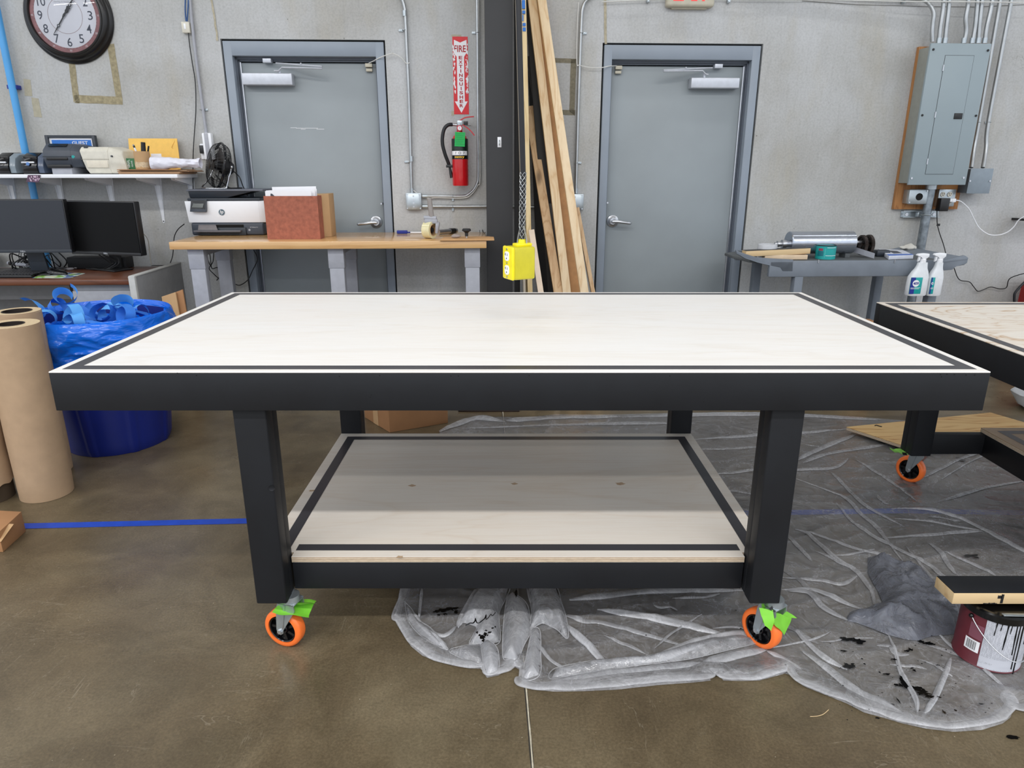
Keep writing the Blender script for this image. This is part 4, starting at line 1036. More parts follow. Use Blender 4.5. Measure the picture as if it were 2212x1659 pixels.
# ------------------------------------------------------------------ wall shelf and what stands on it
def wq(px, py, d): x, z = W.ly(px, py, -d); return x, z
SD = .32
sxr = wq(383, 380, SD)[0]; st = wq(200, 376.3, SD)[1]; sb = wq(200, 384.5, SD)[1]
sxl = -3.55
T = Thing('wall_shelf', 'long white wall shelf carrying label printers, above the monitors', 'shelf', (sxl+.6, 0, sb), W)
T.part('board', MB().box(sxl, sxr, -SD, 0, sb, st, b=.002), M['white'])
ST = st
for i, (pa, pb) in enumerate(((13, 30), (116, 134), (227, 244), (332, 349), (404, 419))):
    x = (wq(pa, 395, .01)[0]+wq(pb, 395, .01)[0])/2; zt = sb-.0005; zb = wq(348, 482, .01)[1]; b = MB(); w = .022
    b.prism([(x-w, zt), (x+w, zt), (x+w, zt-.02), (x+.008, zb+.01), (x+.004, zb), (x-.004, zb), (x-.008, zb+.01), (x-w, zt-.02)], -.004, -.0005, 'y')
    for s in (-1, 1):     # flanges of the pressed arm
        P = [(x+s*w*.8, -.004, zt), (x+s*w*.5, -.27, zt), (x+s*w*.5, -.27, zt-.012), (x+s*w*.8, -.02, zt-.05), (x+s*.007, -.004, zb+.02)]
        b.hexa([(p[0]-.0008, p[1], p[2]) for p in P], [(p[0]+.0008, p[1], p[2]) for p in P])
    b.box(x-w*.8, x+w*.8, -.27, -.004, zt-.002, zt)
    T.part('bracket', b, M['white'])
    T.part('screw', MB().cyl((x+.002, -.006, zt-.03), (x+.002, -.003, zt-.03), .005, n=8).cyl((x, -.006, zb+.012), (x, -.003, zb+.012), .004, n=8), M['blkmatte'])
z = ST
def bx_px(b, x0, y0, x1, y1, d0, d1, bev=.004, zl=None):
    a = wq(x0, y0, d1); c = wq(x1, y1, d1); return b.box(a[0], c[0], -d1, -d0, c[1] if zl is None else zl, a[1], b=bev)
# two small black label makers
for i, (xl, xr, lab) in enumerate(((-14, 22, 'black rounded label printer at the far left end of the shelf'), (41, 83, 'black rounded label printer with clear side window, next to the blue pipe'))):
    d = .27; a = wq(xl, 329, d); c = wq(xr, 375, d); x0, x1, zt = a[0], c[0], a[1]
    T = Thing('label_printer', lab, 'label printer', ((x0+x1)/2, -.18, z), W, group='small black label printers on the shelf')
    w = x1-x0
    def prof(k): return [(-.27, z), (-.275, z+.045), (-.255, z+(zt-z)*.8), (-.20, zt), (-.12, zt+.003), (-.08, zt-.02), (-.08, z)]
    P = prof(0); b = MB(); b.hexa([(x0, y, q) for y, q in P], [(x1, y, q) for y, q in P], b=.008)
    T.part('body', b, M['blkgloss'])
    T.part('side_window', MB().hexa([(x1-.004, y*.96, z+(q-z)*.94+.006) for y, q in P], [(x1+.03, y*.9-.01, z+(q-z)*.86+.006) for y, q in P], b=.004), mat('smoky_window_%d' % i, (130, 142, 150) if i == 0 else (86, 98, 118), .2))
    T.part('silver_trim', MB().box(x0+.006, x1-.006, -.281, -.27, z+.062, z+.074, b=.003), M['steel'])
    if i == 1: T.part('round_button', MB().lathe([(0, .004), (.009, .004), (.011, 0)], ((x0+x1)/2, -.281, z+.060), (0, -1, 0), 20), mat('button_blue', (90, 130, 190), .3))
# slate thermal printer
d = .29; x0, zt = wq(87, 309, d); x1 = wq(153, 340, d)[0]; xs = x1+.055
T = Thing('label_printer', 'slate blue desktop label printer with round teal button on the shelf', 'label printer', ((x0+x1)/2, -.17, z), W)
H = zt-z
T.part('foot', MB().box(x0+.035, x1-.01, -.285, -.10, z, z+.045, b=.004), M['leg_grey'])
b = MB(); P = [(-.28, z+.04), (-.292, z+H*.50), (-.285, z+H*.78), (-.235, z+H*.99), (-.10, z+H), (-.085, z+H*.4), (-.09, z+.03)]
b.hexa([(x0+(.008 if q < z+.05 else 0), y, q) for y, q in P], [(x1, y, q) for y, q in P], b=.006)
b.hexa([(x1-.003, y, q) for y, q in P], [(xs-.012*(q > z+H*.9), y+.016, z+.012+(q-z)*.86) for y, q in P], b=.006)
bd = T.part('body', b, M['slate'])
T.part('lid_seam', MB().box(x0-.001, x1+.001, -.2935, -.27, z+H*.56, z+H*.585), M['slate_d'], bd)
T.part('media_slot', MB().box(x0+.02, x1-.018, -.297, -.28, z+H*.46, z+H*.54, b=.003), M['blkplastic'], bd)
T.part('media_slot', MB().box(x0+.02, x1-.005, -.300, -.27, z+H*.20, z+H*.31, b=.004), M['blkplastic'], bd)
T.part('top_badge', MB().hexa([(x0+.025, -.262, z+H*.9), (x1-.03, -.262, z+H*.9), (x1-.03, -.24, z+H*.985), (x0+.025, -.24, z+H*.985)], [(x0+.025, -.265, z+H*.905), (x1-.03, -.265, z+H*.905), (x1-.03, -.243, z+H*.99), (x0+.025, -.243, z+H*.99)]), M['blkgloss'], bd)
T.part('button', MB().lathe([(0, .004), (.009, .003), (.010, 0)], (x1+.012, -.284, z+H*.56), (0.4, -1, 0), 16), M['teal'], bd)
# beige printer
x0, zt = wq(169, 317, d); x1 = wq(234, 340, d)[0]; xs = x1+.09; H = zt-z
T = Thing('label_printer', 'beige desktop label printer with rounded lid on the shelf', 'label printer', ((x0+x1)/2, -.17, z), W)
P = [(-.275, z+.004), (-.283, z+.03), (-.292, z+H*.45), (-.29, z+H*.86), (-.262, z+H*1.0), (-.07, z+H*1.03), (-.05, z+H*.5), (-.06, z)]
b = MB(); b.hexa([(x0+(.03 if q < z+.035 else (.012 if q < z+H*.5 else 0)), y, q) for y, q in P], [(x1, y, q) for y, q in P], b=.007)
b.hexa([(x1-.003, y, q) for y, q in P], [(xs-.02*(q > z+H*.8), y*.8-.03, z+(q-z)*.86) for y, q in P], b=.008)
bd = T.part('body', b, M['cream'])
T.part('lid_seam', MB().box(x0+.006, x1, -.2935, -.27, z+H*.545, z+H*.556), mat('seam_tan', (150, 142, 124), .6), bd)
T.part('label_door', MB().box(x0+.034, x1-.008, -.2935, -.27, z+H*.24, z+H*.50, b=.002), mat('cream_light', (222, 214, 196), .45), bd)
T.part('badge', MB().box(x0+.022, x0+.044, -.274, -.26, z+H*.96, z+H*1.0), M['slate_d'], bd)
T.part('side_button', MB().cyl((x1+.02, -.292, z+H*.66), (x1+.02, -.27, z+H*.66), .005, n=12), M['slate_d'], bd)
# framed notice
q0 = wq(97, 292, .05); q1 = wq(205, 292, .05)
x0, x1, zt = q0[0], q1[0], q0[1]
T = Thing('picture_frame', 'black framed blue notice reading GUEST, leaning behind the printers', 'picture frame', ((x0+x1)/2, -.03, z), W)
T.part('backing', MB().box(x0+.004, x1-.004, -.048, -.03, z, zt-.003), M['whitep'])
T.part('frame', MB().box(x0, x0+.020, -.06, -.03, z, zt, b=.002).box(x1-.020, x1, -.06, -.03, z, zt, b=.002).box(x0+.02, x1-.02, -.06, -.03, zt-.016, zt, b=.002).box(x0+.02, x1-.02, -.06, -.03, z, z+.016, b=.002), M['slate_d'])
T.part('notice', MB().box(x0+.034, x1-.032, -.0492, -.048, z+.03, zt-.028), mat('notice_blue', (36, 116, 206), .5))
ta = wq(174, 308.5, .05); T.text('lettering', 'GUEST', (ta[0]-.004, -.0495, ta[1]), .020, M['whitep'], w=.098, bold=.015)
T.part('underline', MB().box(ta[0]-.03, ta[0]+.046, -.0500, -.0494, ta[1]-.019, ta[1]-.0175), M['whitep'])
# cardboard pads
stack = []
zz = z
for i, (xa, xb, dd) in enumerate(((256, 386, .30), (254, 389, .305), (256, 388, .30), (251, 408, .27), (258, 404, .28), (253, 385, .30))):
    a = wq(xa, 370, dd)[0]; c = wq(xb, 370, dd)[0]; h = .0042
    solo('cardboard_sheet', 'brown cardboard sheet in the flat stack on the shelf, %s from the bottom' % ('lowest', 'second', 'third', 'fourth', 'fifth', 'topmost and sixth')[i], 'cardboard sheet', MB().box(a, c, -dd, -.03, zz, zz+h, b=.0006, seg=1), M['cardboard' if i % 2 else 'kraft'], ((a+c)/2, -.15, zz), W, group='cardboard sheets stacked on the shelf'); zz += h+.0006
CT2 = zz
# manila envelope
q = [wq(*p, dd) for p, dd in (((277, 299), .04), ((382, 299), .04), ((389, 362), .08), ((281, 362), .08))]
T = Thing('envelope', 'large yellow padded envelope leaning on the wall behind the pen cup', 'envelope', ((q[3][0]+q[2][0])/2, -.07, CT2), W)
b = MB(); xa, xb, zt = q[0][0], q[1][0], q[0][1]
b.surf(lambda u, v: (xa+.006*(1-v)+(xb-xa+.012*(1-v))*u, -.09+.05*v-.016*sin(pi*u)*sin(pi*v)+.003*noise.noise(Vector((u*6, v*5, 2))), CT2+(zt-CT2)*v), 18, 14)
b.surf(lambda u, v: (xa+.006*(1-v)+(xb-xa+.012*(1-v))*u, -.086+.05*v, CT2+(zt-CT2)*v), 18, 14)
T.part('paper', b, M['manila'])
T.part('flap_fold', MB().tube([(xb-.012, -.044, zt-.012), (xb-.032, -.062, zt-.055), (xb-.012, -.056, zt-.075)], .0012, 5), mat('manila_shadow', (206, 156, 66), .7))
# small green box, white card, pen cup
a = wq(272, 342, .24); c = wq(294, 364, .24)
T = Thing('small_box', 'small green box of gloves lettering VINYL beside the pen cup', 'box', ((a[0]+c[0])/2, -.2, CT2), W)
T.part('carton', MB().box(a[0], c[0], -.24, -.16, CT2, a[1], b=.001), mat('box_green', (52, 112, 70), .6))
T.text('lettering', 'VINYL', (a[0]+.012, -.2405, (a[1]+CT2)/2), .014, M['whitep'], w=.048, right=(0, 0, 1), up=(-1, 0, 0), bold=.01)
T.text('lettering', 'GLOVE', (a[0]+.032, -.2405, (a[1]+CT2)/2), .009, M['whitep'], w=.035, right=(0, 0, 1), up=(-1, 0, 0))
a = wq(289, 327, .24); c = wq(327, 366, .24); r = (c[0]-a[0])/2; cx = (a[0]+c[0])/2; zt = a[1]
T = Thing('pen_cup', 'brown cardboard tube used as a pen cup on the shelf', 'cup', (cx, -.24, CT2), W)
T.part('tube', MB().lathe([(r*.9, 0), (r*.9, .002), (r, .002), (r, zt-CT2), (r*.9, zt-CT2), (r*.9, .004), (0, .004)], (cx, -.24, CT2), (0, 0, 1), 28), M['cardboard_l'])
mk = mat('torn_label', (206, 184, 152), .8, var=.2, vs=60)
T.part('torn_label', MB().surf(lambda u, v: (cx+(r+.0006)*cos(radians(205+130*u)), -.24+(r+.0006)*sin(radians(205+130*u)), CT2+.012+(.03+.014*noise.noise(Vector((u*9, 1, 0))))*v+.01*(1-v)*noise.noise(Vector((u*8, 5, 0)))), 24, 6), mk, normals=False)
def pen(name, label, p0, p1, r, m, capm, cf=.35, frame=W, cat='pen'):
    p0, p1 = Vector(p0), Vector(p1); T = Thing(name, label, cat, p0, frame)
    T.part('barrel', MB().cyl(p0, p1, r, n=14), m); q = p1+(p0-p1)*cf
    T.part('cap', MB().cyl(q, p1+(p1-p0).normalized()*.002, r*1.15, r*.95, n=14), capm); return T
pen('marker_pen', 'slim white marker standing in the pen cup', (cx-.006, -.235, CT2+.006), (wq(288, 313, .235)[0], -.235, wq(288, 313, .235)[1]), .0055, M['white'], M['blkplastic'], .12)
pen('marker_pen', 'fat black rounded marker standing in the pen cup', (cx+.006, -.245, CT2+.006), (wq(309, 308, .25)[0], -.25, wq(309, 308, .25)[1]), .013, M['blkplastic'], M['blkmatte'], .5, cat='marker')
pen('ball_pen', 'black pen leaning right in the pen cup', (cx+.012, -.235, CT2+.006), (wq(321, 316, .235)[0], -.235, wq(321, 316, .235)[1]), .005, M['blkplastic'], M['blkgloss'], .3)
a = wq(326, 332, .15); c = wq(353, 366, .15)
solo('white_card', 'small white card standing between pen cup and plastic roll', 'card', MB().box(a[0], c[0], -.152, -.148, CT2, a[1], b=.0005), M['whitep'], ((a[0]+c[0])/2, -.15, CT2), W)
# rolled white plastic bag
pts = [(327, 352), (345, 351), (370, 351), (395, 352), (415, 353), (434, 355)]; c = [Vector((wq(x, y, .27)[0], -.27, CT2+.036)) for x, y in pts]; c = spline(c, 5)
def rollf(u, v):
    i = u*(len(c)-1); k = int(min(i, len(c)-2)); p = c[k].lerp(c[k+1], i-k); a = 2*pi*v
    r = .033+.008*sin(u*5+1)+.006*noise.noise(Vector((u*9, cos(a)*2, sin(a)*2)))
    if u < .02: r *= .72
    return p+Vector((0, r*cos(a), r*sin(a)*.95))
b = MB().surf(rollf, 44, 25)
b.surf(lambda u, v: c[0]+Vector((.002-.004*v, .024*(1-v*.7)*cos(2*pi*u*1.6), .024*(1-v*.7)*sin(2*pi*u*1.6))), 30, 3)
solo('plastic_roll', 'loosely rolled white plastic sheet on the cardboard stack at the shelf end', 'plastic roll', b, mat('milky_plastic', (222, 222, 232), .3), (c[0].x, -.27, CT2), W)
# photo card hanging from the shelf edge
q = [wq(*p, SD+.006) for p in ((60, 378), (87, 378), (84, 394), (56, 393))]
T = Thing('photo_card', 'small dark purple photo card stuck on the white shelf edge', 'card', (q[3][0], -SD-.004, q[3][1]), W)
T.part('card', MB().prism(q, -SD-.005, -SD-.003, 'y'), mat('card_plum', (86, 58, 80), .3, var=.5, vs=30))
b = MB(); random.seed(3)
for i in range(16):
    u, v = random.uniform(.1, .9), random.uniform(.2, .8); x = q[3][0]+(q[1][0]-q[3][0])*u; zc_ = q[3][1]+(q[0][1]-q[3][1])*v
    b.box(x-.003, x+.003, -SD-.0058, -SD-.005, zc_-.005*random.random()-.001, zc_+.006*random.random()+.001)
T.part('print', b, mat('card_print', (206, 180, 200), .4), kind='stuff')

# ------------------------------------------------------------------ the desk at the left
DZ_ = .79
ya = W.lz(150, 604, DZ_)[1]; xr = W.lz(276, 604, DZ_)[0]; xl = -3.7
T = Thing('office_desk', 'brown cherry topped office desk with grey end panel at the left', 'desk', ((xl+xr)/2, (ya)/2, 0), W)
T.part('desktop', MB().box(xl, xr, ya, -.076, DZ_-.035, DZ_, b=.008, seg=3), M['cherry'])
T.part('modesty_panel', MB().box(xl, xr, -.16, -.14, .12, DZ_-.036), M['grey_lam'])
T.part('modesty_panel', MB().box(xl, xr-.5, -.40, -.385, DZ_-.16, DZ_-.036), M['grey_lam'])
# end panel with light edging, side slopes with the desk
ep = T.part('end_panel', MB().box(xr+.004, xr+.035, ya+.012, -.004, .01, DZ_+.012, b=.002), mat('end_panel_grey', (138, 138, 138), .5))
T.part('end_edging', MB().box(xr, xr+.038, ya-.012, ya+.013, .0, DZ_+.018, b=.004).box(xr, xr+.038, ya-.004, -.004, DZ_+.012, DZ_+.02, b=.002), mat('light_edging', (186, 186, 182), .5), ep)
# pedestal drawers
p0 = W.lz(158, 622, .70)[0]
x0 = W.ly(156, 640, ya+.04)[0]
pd = T.part('pedestal', MB().box(x0, xr-.004, ya+.06, -.18, .05, DZ_-.04, b=.003), mat('pedestal_grey', (150, 152, 156), .5))
for i, (za, zb_) in enumerate(((.56, .715), (.40, .555), (.07, .395))):
    dr = T.part('drawer', MB().box(x0+.004, xr-.008, ya+.042, ya+.061, za, zb_, b=.003), mat('drawer_grey_%d' % i, (156, 158, 164), .45), pd)
T.part('grommet', MB().box(*(lambda a, c: (a[0], c[0], a[1]-.012, a[1]+.012))(W.lz(328, 574, DZ_), W.lz(360, 574, DZ_)), DZ_, DZ_+.002, b=.0008), M['darkhole'])
def dz(px, py, z=DZ_):
    x, y = W.lz(px, py, z); return x, min(y, -.09)
# monitors
def monitor(name, label, bl, br, tl, tr, ylr, base, text):
    yl, yr = ylr
    B0 = W.ly(*bl, yl); B1 = W.ly(*br, yr); T0 = W.ly(*tl, yl); T1_ = W.ly(*tr, yr)
    x0 = (B0[0]+T0[0])/2; x1 = (B1[0]+T1_[0])/2; zb = (B0[1]+B1[1])/2; zt = (T0[1]+T1_[1])/2
    a = Vector((x0, yl, 0)); c = Vector((x1, yr, 0)); w = (c-a).length; X = (c-a).normalized(); N = Vector((-X.y, X.x, 0))
    Mx = Matrix.Translation(a) @ Matrix(((X.x, N.x, 0, 0), (X.y, N.y, 0, 0), (0, 0, 1, 0), (0, 0, 0, 1)))
    T = Thing(name, label, 'monitor', (a+c)/2+Vector((0, 0, DZ_)), W)
    T.part('housing', MB().box(0, w, .002, .045, zb, zt, b=.006, M=Mx), M['blkplastic'])
    T.part('screen', MB().box(.006, w-.006, -.0015, .004, zb+.018, zt-.006, M=Mx), M[base])
    bz = T.part('bezel', MB().box(0, w, -.005, .004, zb, zb+.018, b=.001, M=Mx), M['slate_d'] if base == 'screen' else M['blkplastic'])
    c_ = Mx @ Vector((w*.5, -.0055, zb+.009)); T.text('lettering', 'DELL', c_, .009, M['steel'], bz, w=.03, right=X, bold=.02)
    return T, Mx, w, zb, zt
T, Mx, w, zb, zt = monitor('monitor', 'wide dark monitor at the left edge, overlapping its neighbour', (-60, 546), (153, 546), (-74, 430), (139, 431), (-.49, -.49), 'screen', 1)
sx = (W.ly(75, 555, -.42)[0])
sl = T.part('stand', MB().hexa([(sx-.05, -.40, DZ_+.012), (sx+.055, -.40, DZ_+.012), (sx+.055, -.385, DZ_+.012), (sx-.05, -.385, DZ_+.012)], [(sx-.055, -.425, zb+.10), (sx+.04, -.425, zb+.10), (sx+.04, -.41, zb+.10), (sx-.055, -.41, zb+.10)], b=.003), M['slate_d'])
T.part('stand_base', MB().box(sx-.12, sx+.12, -.50, -.33, DZ_+.0005, DZ_+.012, b=.004), M['blkplastic'])
T, Mx, w, zb, zt = monitor('monitor', 'black monitor on a flat foot, right one of the pair on the desk', (153, 544), (303, 557), (139, 432), (292, 437), (-.415, -.58), 'screen2', 1)
q = [dz(*p) for p in ((195, 583), (247, 588.5), (288, 583), (238, 578))]
T.part('stand_base', MB().prism(q, DZ_+.0005, DZ_+.010, 'z', b=.003), M['blkplastic'])
c_ = ((q[0][0]+q[2][0])/2+.02, (q[0][1]+q[2][1])/2+.03)
T.part('stand', MB().box(c_[0]-.035, c_[0]+.035, c_[1]-.008, c_[1]+.012, DZ_+.009, zb+.08, b=.004), M['blkmatte'])
# computer box behind the right monitor
a = dz(182, 573); c = dz(302, 573)
solo('desktop_computer', 'flat black computer box lying behind the right monitor', 'computer', MB().box(a[0], c[0], a[1]-.10, a[1]-.0, DZ_+.001, DZ_+.075, b=.004), M['blkmatte'], ((a[0]+c[0])/2, a[1], DZ_+.001), W)
# keyboard
q = [dz(*p) for p in ((-60, 601), (69, 601), (87, 590), (81, 584), (-60, 584))]
T = Thing('keyboard', 'black keyboard on the desk, cut by the left edge', 'keyboard', (q[1][0]-.2, q[1][1], DZ_), W)
T.part('case', MB().prism(q, DZ_+.0005, DZ_+.016, 'z', b=.004), M['blkplastic'])
y0k, y1k = q[0][1]+.02, q[3][1]-.008; km = mat('key_cap', (38, 38, 42), .5); nk = 0
for r_ in range(5):
    for cc in range(15):
        x = q[1][0]-.022-cc*.019-(r_ % 2)*.004+r_*.008; y = y0k+r_*(y1k-y0k)/5
        T.part('key', MB().box(x-.008, x+.008, y, y+(y1k-y0k)/5-.004, DZ_+.0155, DZ_+.021, b=.0015, seg=1), km)
# mouse and mat
q = [dz(*p) for p in ((70, 601), (152, 601), (184, 591), (104, 588))]
pm = mat('printed_mat', (170, 190, 130), .6, var=.3, vs=22)
m_, nt_, b_ = new_mat('colourful_mat'); kk = NT(nt_); vo = kk.n('ShaderNodeTexVoronoi'); vo.inputs['Scale'].default_value = 26; kk.l(kk.coords(), vo.inputs['Vector'])
sepc = kk.n('ShaderNodeSeparateColor'); kk.l(vo.outputs['Color'], sepc.inputs[0])
kk.l(kk.ramp(sepc.outputs[0], [(0, lin((190, 206, 196))), (.35, lin((120, 170, 70))), (.6, lin((70, 96, 150))), (.8, lin((206, 206, 170)))], 'CONSTANT'), b_.inputs['Base Color'])
solo('mouse_pad', 'colourful printed mouse pad under the mouse', 'mouse pad', MB().prism(q, DZ_+.0004, DZ_+.0022, 'z'), m_, (q[0][0], q[0][1], DZ_), W)
p = dz(124, 594); T = Thing('computer_mouse', 'black wireless mouse on the colourful pad', 'mouse', (p[0], p[1], DZ_), W)
def mousef(u, v):
    a = 2*pi*u; t = v; return (p[0]+.058*cos(a)*cos(t*pi/2)*(1+.08*cos(2*a)), p[1]+.032*sin(a)*cos(t*pi/2), DZ_+.0025+.036*sin(t*pi/2)**.8*(1-.18*cos(a)))
T.part('shell', MB().surf(mousef, 32, 10, cu=True), M['blkgloss'])
T.part('scroll_wheel', MB().cyl((p[0]-.034, p[1]-.005, DZ_+.032), (p[0]-.034, p[1]+.005, DZ_+.032), .007, n=12), M['blkmatte'])
# papers, marker, scissors, cable clutter
def flat(name, label, cat, pts, m, h=.001, z=DZ_, zo=.0006):
    q = [dz(*p, z) for p in pts]; return solo(name, label, cat, MB().prism(q, z+zo, z+zo+h, 'z'), m, (q[0][0], q[0][1], z), W)
flat('paper_sheet', 'white printed sheet under the left monitor', 'paper', ((8, 576), (40, 576), (54, 569), (12, 568)), mat('printed_paper', (216, 216, 220), .7, var=.2, vs=200))
flat('leaflet', 'pale leaflet with blue corner between keyboard and monitor', 'leaflet', ((32, 580), (88, 579), (113, 571), (58, 570)), mat('leaflet_print', (196, 206, 190), .5, var=.1), zo=.002)
flat('leaflet_card', 'bright blue card strip lying on the pale leaflet', 'card', ((62, 578), (90, 578), (104, 575), (76, 573)), mat('sky_blue_card', (70, 170, 216), .5), zo=.0042)
q = [dz(108, 580), dz(126, 573)]
b = MB().surf(lambda u, v: (q[0][0]+(q[1][0]-q[0][0])*u, q[0][1]+(q[1][1]-q[0][1])*u+.02*v, DZ_+.002+.03*u*u*v), 8, 4)
solo('paper_curl', 'curled light blue paper strip near the mouse', 'paper', b, mat('light_blue_paper', (110, 180, 226), .6), (*q[0], DZ_), W)
a, c = dz(19, 580), dz(60, 585)
pen('marker_pen', 'silver grey marker with black cap lying on the keyboard edge', (c[0], c[1]+.01, DZ_+.034), (a[0], a[1]+.01, DZ_+.034), .0125, M['leg_grey'], M['blkplastic'], .33, cat='marker')
T = Thing('scissors', 'grey handled scissors lying on the desk below the right monitor', 'scissors', (*dz(155, 581), DZ_), W)
s0 = dz(150, 583); s1 = dz(168, 580); s2 = dz(134, 581)
sm = mat('scissor_handle', (150, 146, 148), .5)
T.part('handle', MB().torus((*s0, DZ_+.007), .022, .006, (0, 0, 1), 24, 8), sm); T.part('handle', MB().torus((*s1, DZ_+.007), .022, .006, (0, 0, 1), 24, 8), sm)
T.part('blade', MB().hexa([(s2[0]-.03, s2[1]+.01, DZ_+.004), (s0[0]-.015, s0[1]+.0, DZ_+.004), (s0[0]-.015, s0[1]+.018, DZ_+.004)], [(s2[0]-.03, s2[1]+.01, DZ_+.008), (s0[0]-.015, s0[1]+.0, DZ_+.008), (s0[0]-.015, s0[1]+.018, DZ_+.008)]), M['steel'])
a = dz(0, 575)
T = Thing('desk_speaker', 'rounded black speaker at the very left edge of the desk', 'speaker', (a[0]-.03, a[1], DZ_), W)
T.part('case', MB().ball((a[0]-.025, a[1], DZ_+.062), .062, 24, (1, .9, 1)), M['blkgloss'])
T.part('foot', MB().cyl((a[0]-.025, a[1], DZ_+.0005), (a[0]-.025, a[1], DZ_+.01), .045, n=24), M['blkmatte'])
random.seed(11); b = MB()
for i in range(13):
    xa, xb = random.uniform(95, 180), random.uniform(95, 190); za = .02+random.random()*.13
    p0 = dz(xa, 570); p1 = dz(xb, 571); yy = random.uniform(-.3, -.08)
    b.tube([(p0[0], yy, DZ_+.006), (p0[0]+random.uniform(-.05, .05), yy-.05, DZ_+.05), ((p0[0]+p1[0])/2, yy+.02, DZ_+za), (p1[0], yy-.03, DZ_+.05+.08*random.random()), (p1[0]+random.uniform(-.04, .04), yy, DZ_+.006)], random.choice((.0026, .0034, .0042)), 6, 8)
for i in range(3):
    p0 = dz(300-6*i, 568); b.tube([(p0[0]-.05, -.22, DZ_+.10), (p0[0]+.03, -.24, DZ_+.085-.02*i), (p0[0]+.045, -.25, DZ_+.04), (p0[0]-.02, -.27, DZ_+.007), (p0[0]-.12, -.26, DZ_+.01)], .0036, 6, 8)
solo('cable_tangle', 'tangle of black cables behind and under the monitors', 'cables', b, M['blkplastic'], (*dz(140, 571), DZ_), W, kind='stuff')
b = MB().tube([wp(300, 505, .28), wp(311, 506, .26), wp(320, 520, .2), wp(323, 545, .15), wp(327, 572, .12)], .0022, 6, 6)
solo('monitor_cable', 'thin pale cable curving from the right monitor to the desk slot', 'cable', b, M['off_white'], wp(323, 545, .15), W)
b = MB().tube([wp(300, 503, .28), wp(307, 505, .25), wp(309, 516, .22), wp(302, 526, .25)], .003, 6, 6)
solo('monitor_cable', 'short black cable loop at the right side of the right monitor', 'cable', b, M['blkplastic'], wp(309, 516, .22), W)
# folded cardboard leaning on the end panel
xq = xr+.05
b = MB()
f1 = [(W.ly(*p, -.62)) for p in ((349, 641), (379, 631), (392, 700), (362, 712))]
f2 = [(W.ly(*p, -.56)) for p in ((379, 631), (400, 623), (414, 655), (392, 700))]
T = Thing('cardboard_box', 'folded brown cardboard box leaning between desk end and workbench', 'box', (f1[3][0], -.6, 0), W)
def slant(top0, top1, yt, yb, th, m, nm):
    T.part(nm, MB().hexa([(top0[0]+.03, yb, 0), (top1[0]+.05, yb, 0), (top1[0]+.05, yb+th, 0), (top0[0]+.03, yb+th, 0)], [(top0[0], yt, top0[1]), (top1[0], yt, top1[1]), (top1[0], yt+th, top1[1]), (top0[0], yt+th, top0[1])], b=.001), m)
slant(f1[0], f1[1], -.62, -.70, .012, M['cardboard_l'], 'panel')
slant(f2[0], f2[1], -.60, -.66, .012, M['cardboard'], 'panel')

# ------------------------------------------------------------------ maple workbench
BZ = 1.004
fy = W.lz(700, 521.5, BZ)[1]; bx0 = W.lz(372.5, 521, BZ)[0]; bx1 = W.lz(1051, 522, BZ)[0]
def bz(px, py, z=BZ): return W.lz(px, py, z)
T = Thing('workbench', 'long maple topped workbench on grey telescopic legs against the wall', 'workbench', ((bx0+bx1)/2, fy/2, 0), W)
th = BZ-W.ly(700, 538, fy)[1]
byk = -.035
T.part('worktop', MB().box(bx0, bx1, fy, byk, BZ-th, BZ, b=.004, seg=2), M['maple'])
ly0 = fy+.05
for i, px in enumerate((430, 729, 1021)):
    x = W.ly(px, 600, ly0)[0]; w = .043
    for y in (ly0, byk-.14):
        lg = T.part('leg', MB().box(x-w, x+w, y, y+.055, .02, BZ-th-.10, b=.003), M['leg_grey'])
        T.part('sleeve', MB().box(x-w-.004, x+w+.004, y-.004, y+.059, BZ-th-.12, BZ-th-.0005, b=.003), M['leg_grey'], lg)
    T.part('foot', MB().box(x-w, x+w, ly0-.02, byk-.04, 0, .02, b=.003), M['leg_grey'])
    T.part('crossbar', MB().box(x-.02, x+.02, ly0+.06, byk-.15, BZ-th-.05, BZ-th-.0005), M['leg_grey'])
b = MB().tube([wp(398, 484, .24), wp(385, 495, .20), wp(377, 510, .16), wp(375, 530, .10), wp(373, 552, .08), wp(368, 568, .10)], .003, 6, 6)
solo('printer_cable', 'black cord hanging from the inkjet printer past the bench end to the desk', 'cable', b, M['blkplastic'], wp(377, 510, .16), W)
b = MB()
for pts in (((452, 540), (455, 562), (458, 580), (470, 578), (478, 590), (468, 606)), ((462, 540), (460, 565), (452, 580), (462, 592), (474, 603)), ((548, 540), (556, 560), (545, 585), (535, 605), (518, 616), (505, 612)), ((447, 540), (449, 560), (455, 575))):
    b.tube([wp(x, y, .06+.02*(i % 2)) for i, (x, y) in enumerate(pts)], .0032, 6, 6)
solo('cable_tangle', 'loose black cables hanging under the left part of the workbench', 'cables', b, M['blkplastic'], wp(458, 570, .06), W, kind='stuff')

# inkjet printer ------------------------------------------------------
pf = bz(500, 509)[1]; y0 = pf+.02
gp = lambda px, py, y=None: W.ly(px, py, y0 if y is None else y)
A, B_, C_, D_ = gp(398, 434), gp(558.6, 434.7), gp(563, 482), gp(403.5, 480)
x0, x1 = (A[0]+D_[0])/2, (B_[0]+C_[0])/2; zb, zt = (C_[1]+D_[1])/2, (A[1]+B_[1])/2; yb = y0+.26
T = Thing('inkjet_printer', 'white and charcoal inkjet printer on the left end of the workbench', 'printer', ((x0+x1)/2, y0+.13, BZ), W)
P = [(y0+.006, zb), (y0, zt), (yb, zt), (yb, zb)]
T.part('body', MB().hexa([(x0+.01*(q < zt), y, q) for y, q in P], [(x1-.002, y, q) for y, q in P], b=.004).hexa([(x1-.003, y, q) for y, q in P], [(x1+.028, y+.02, q) for y, q in P], b=.003), M['white'])
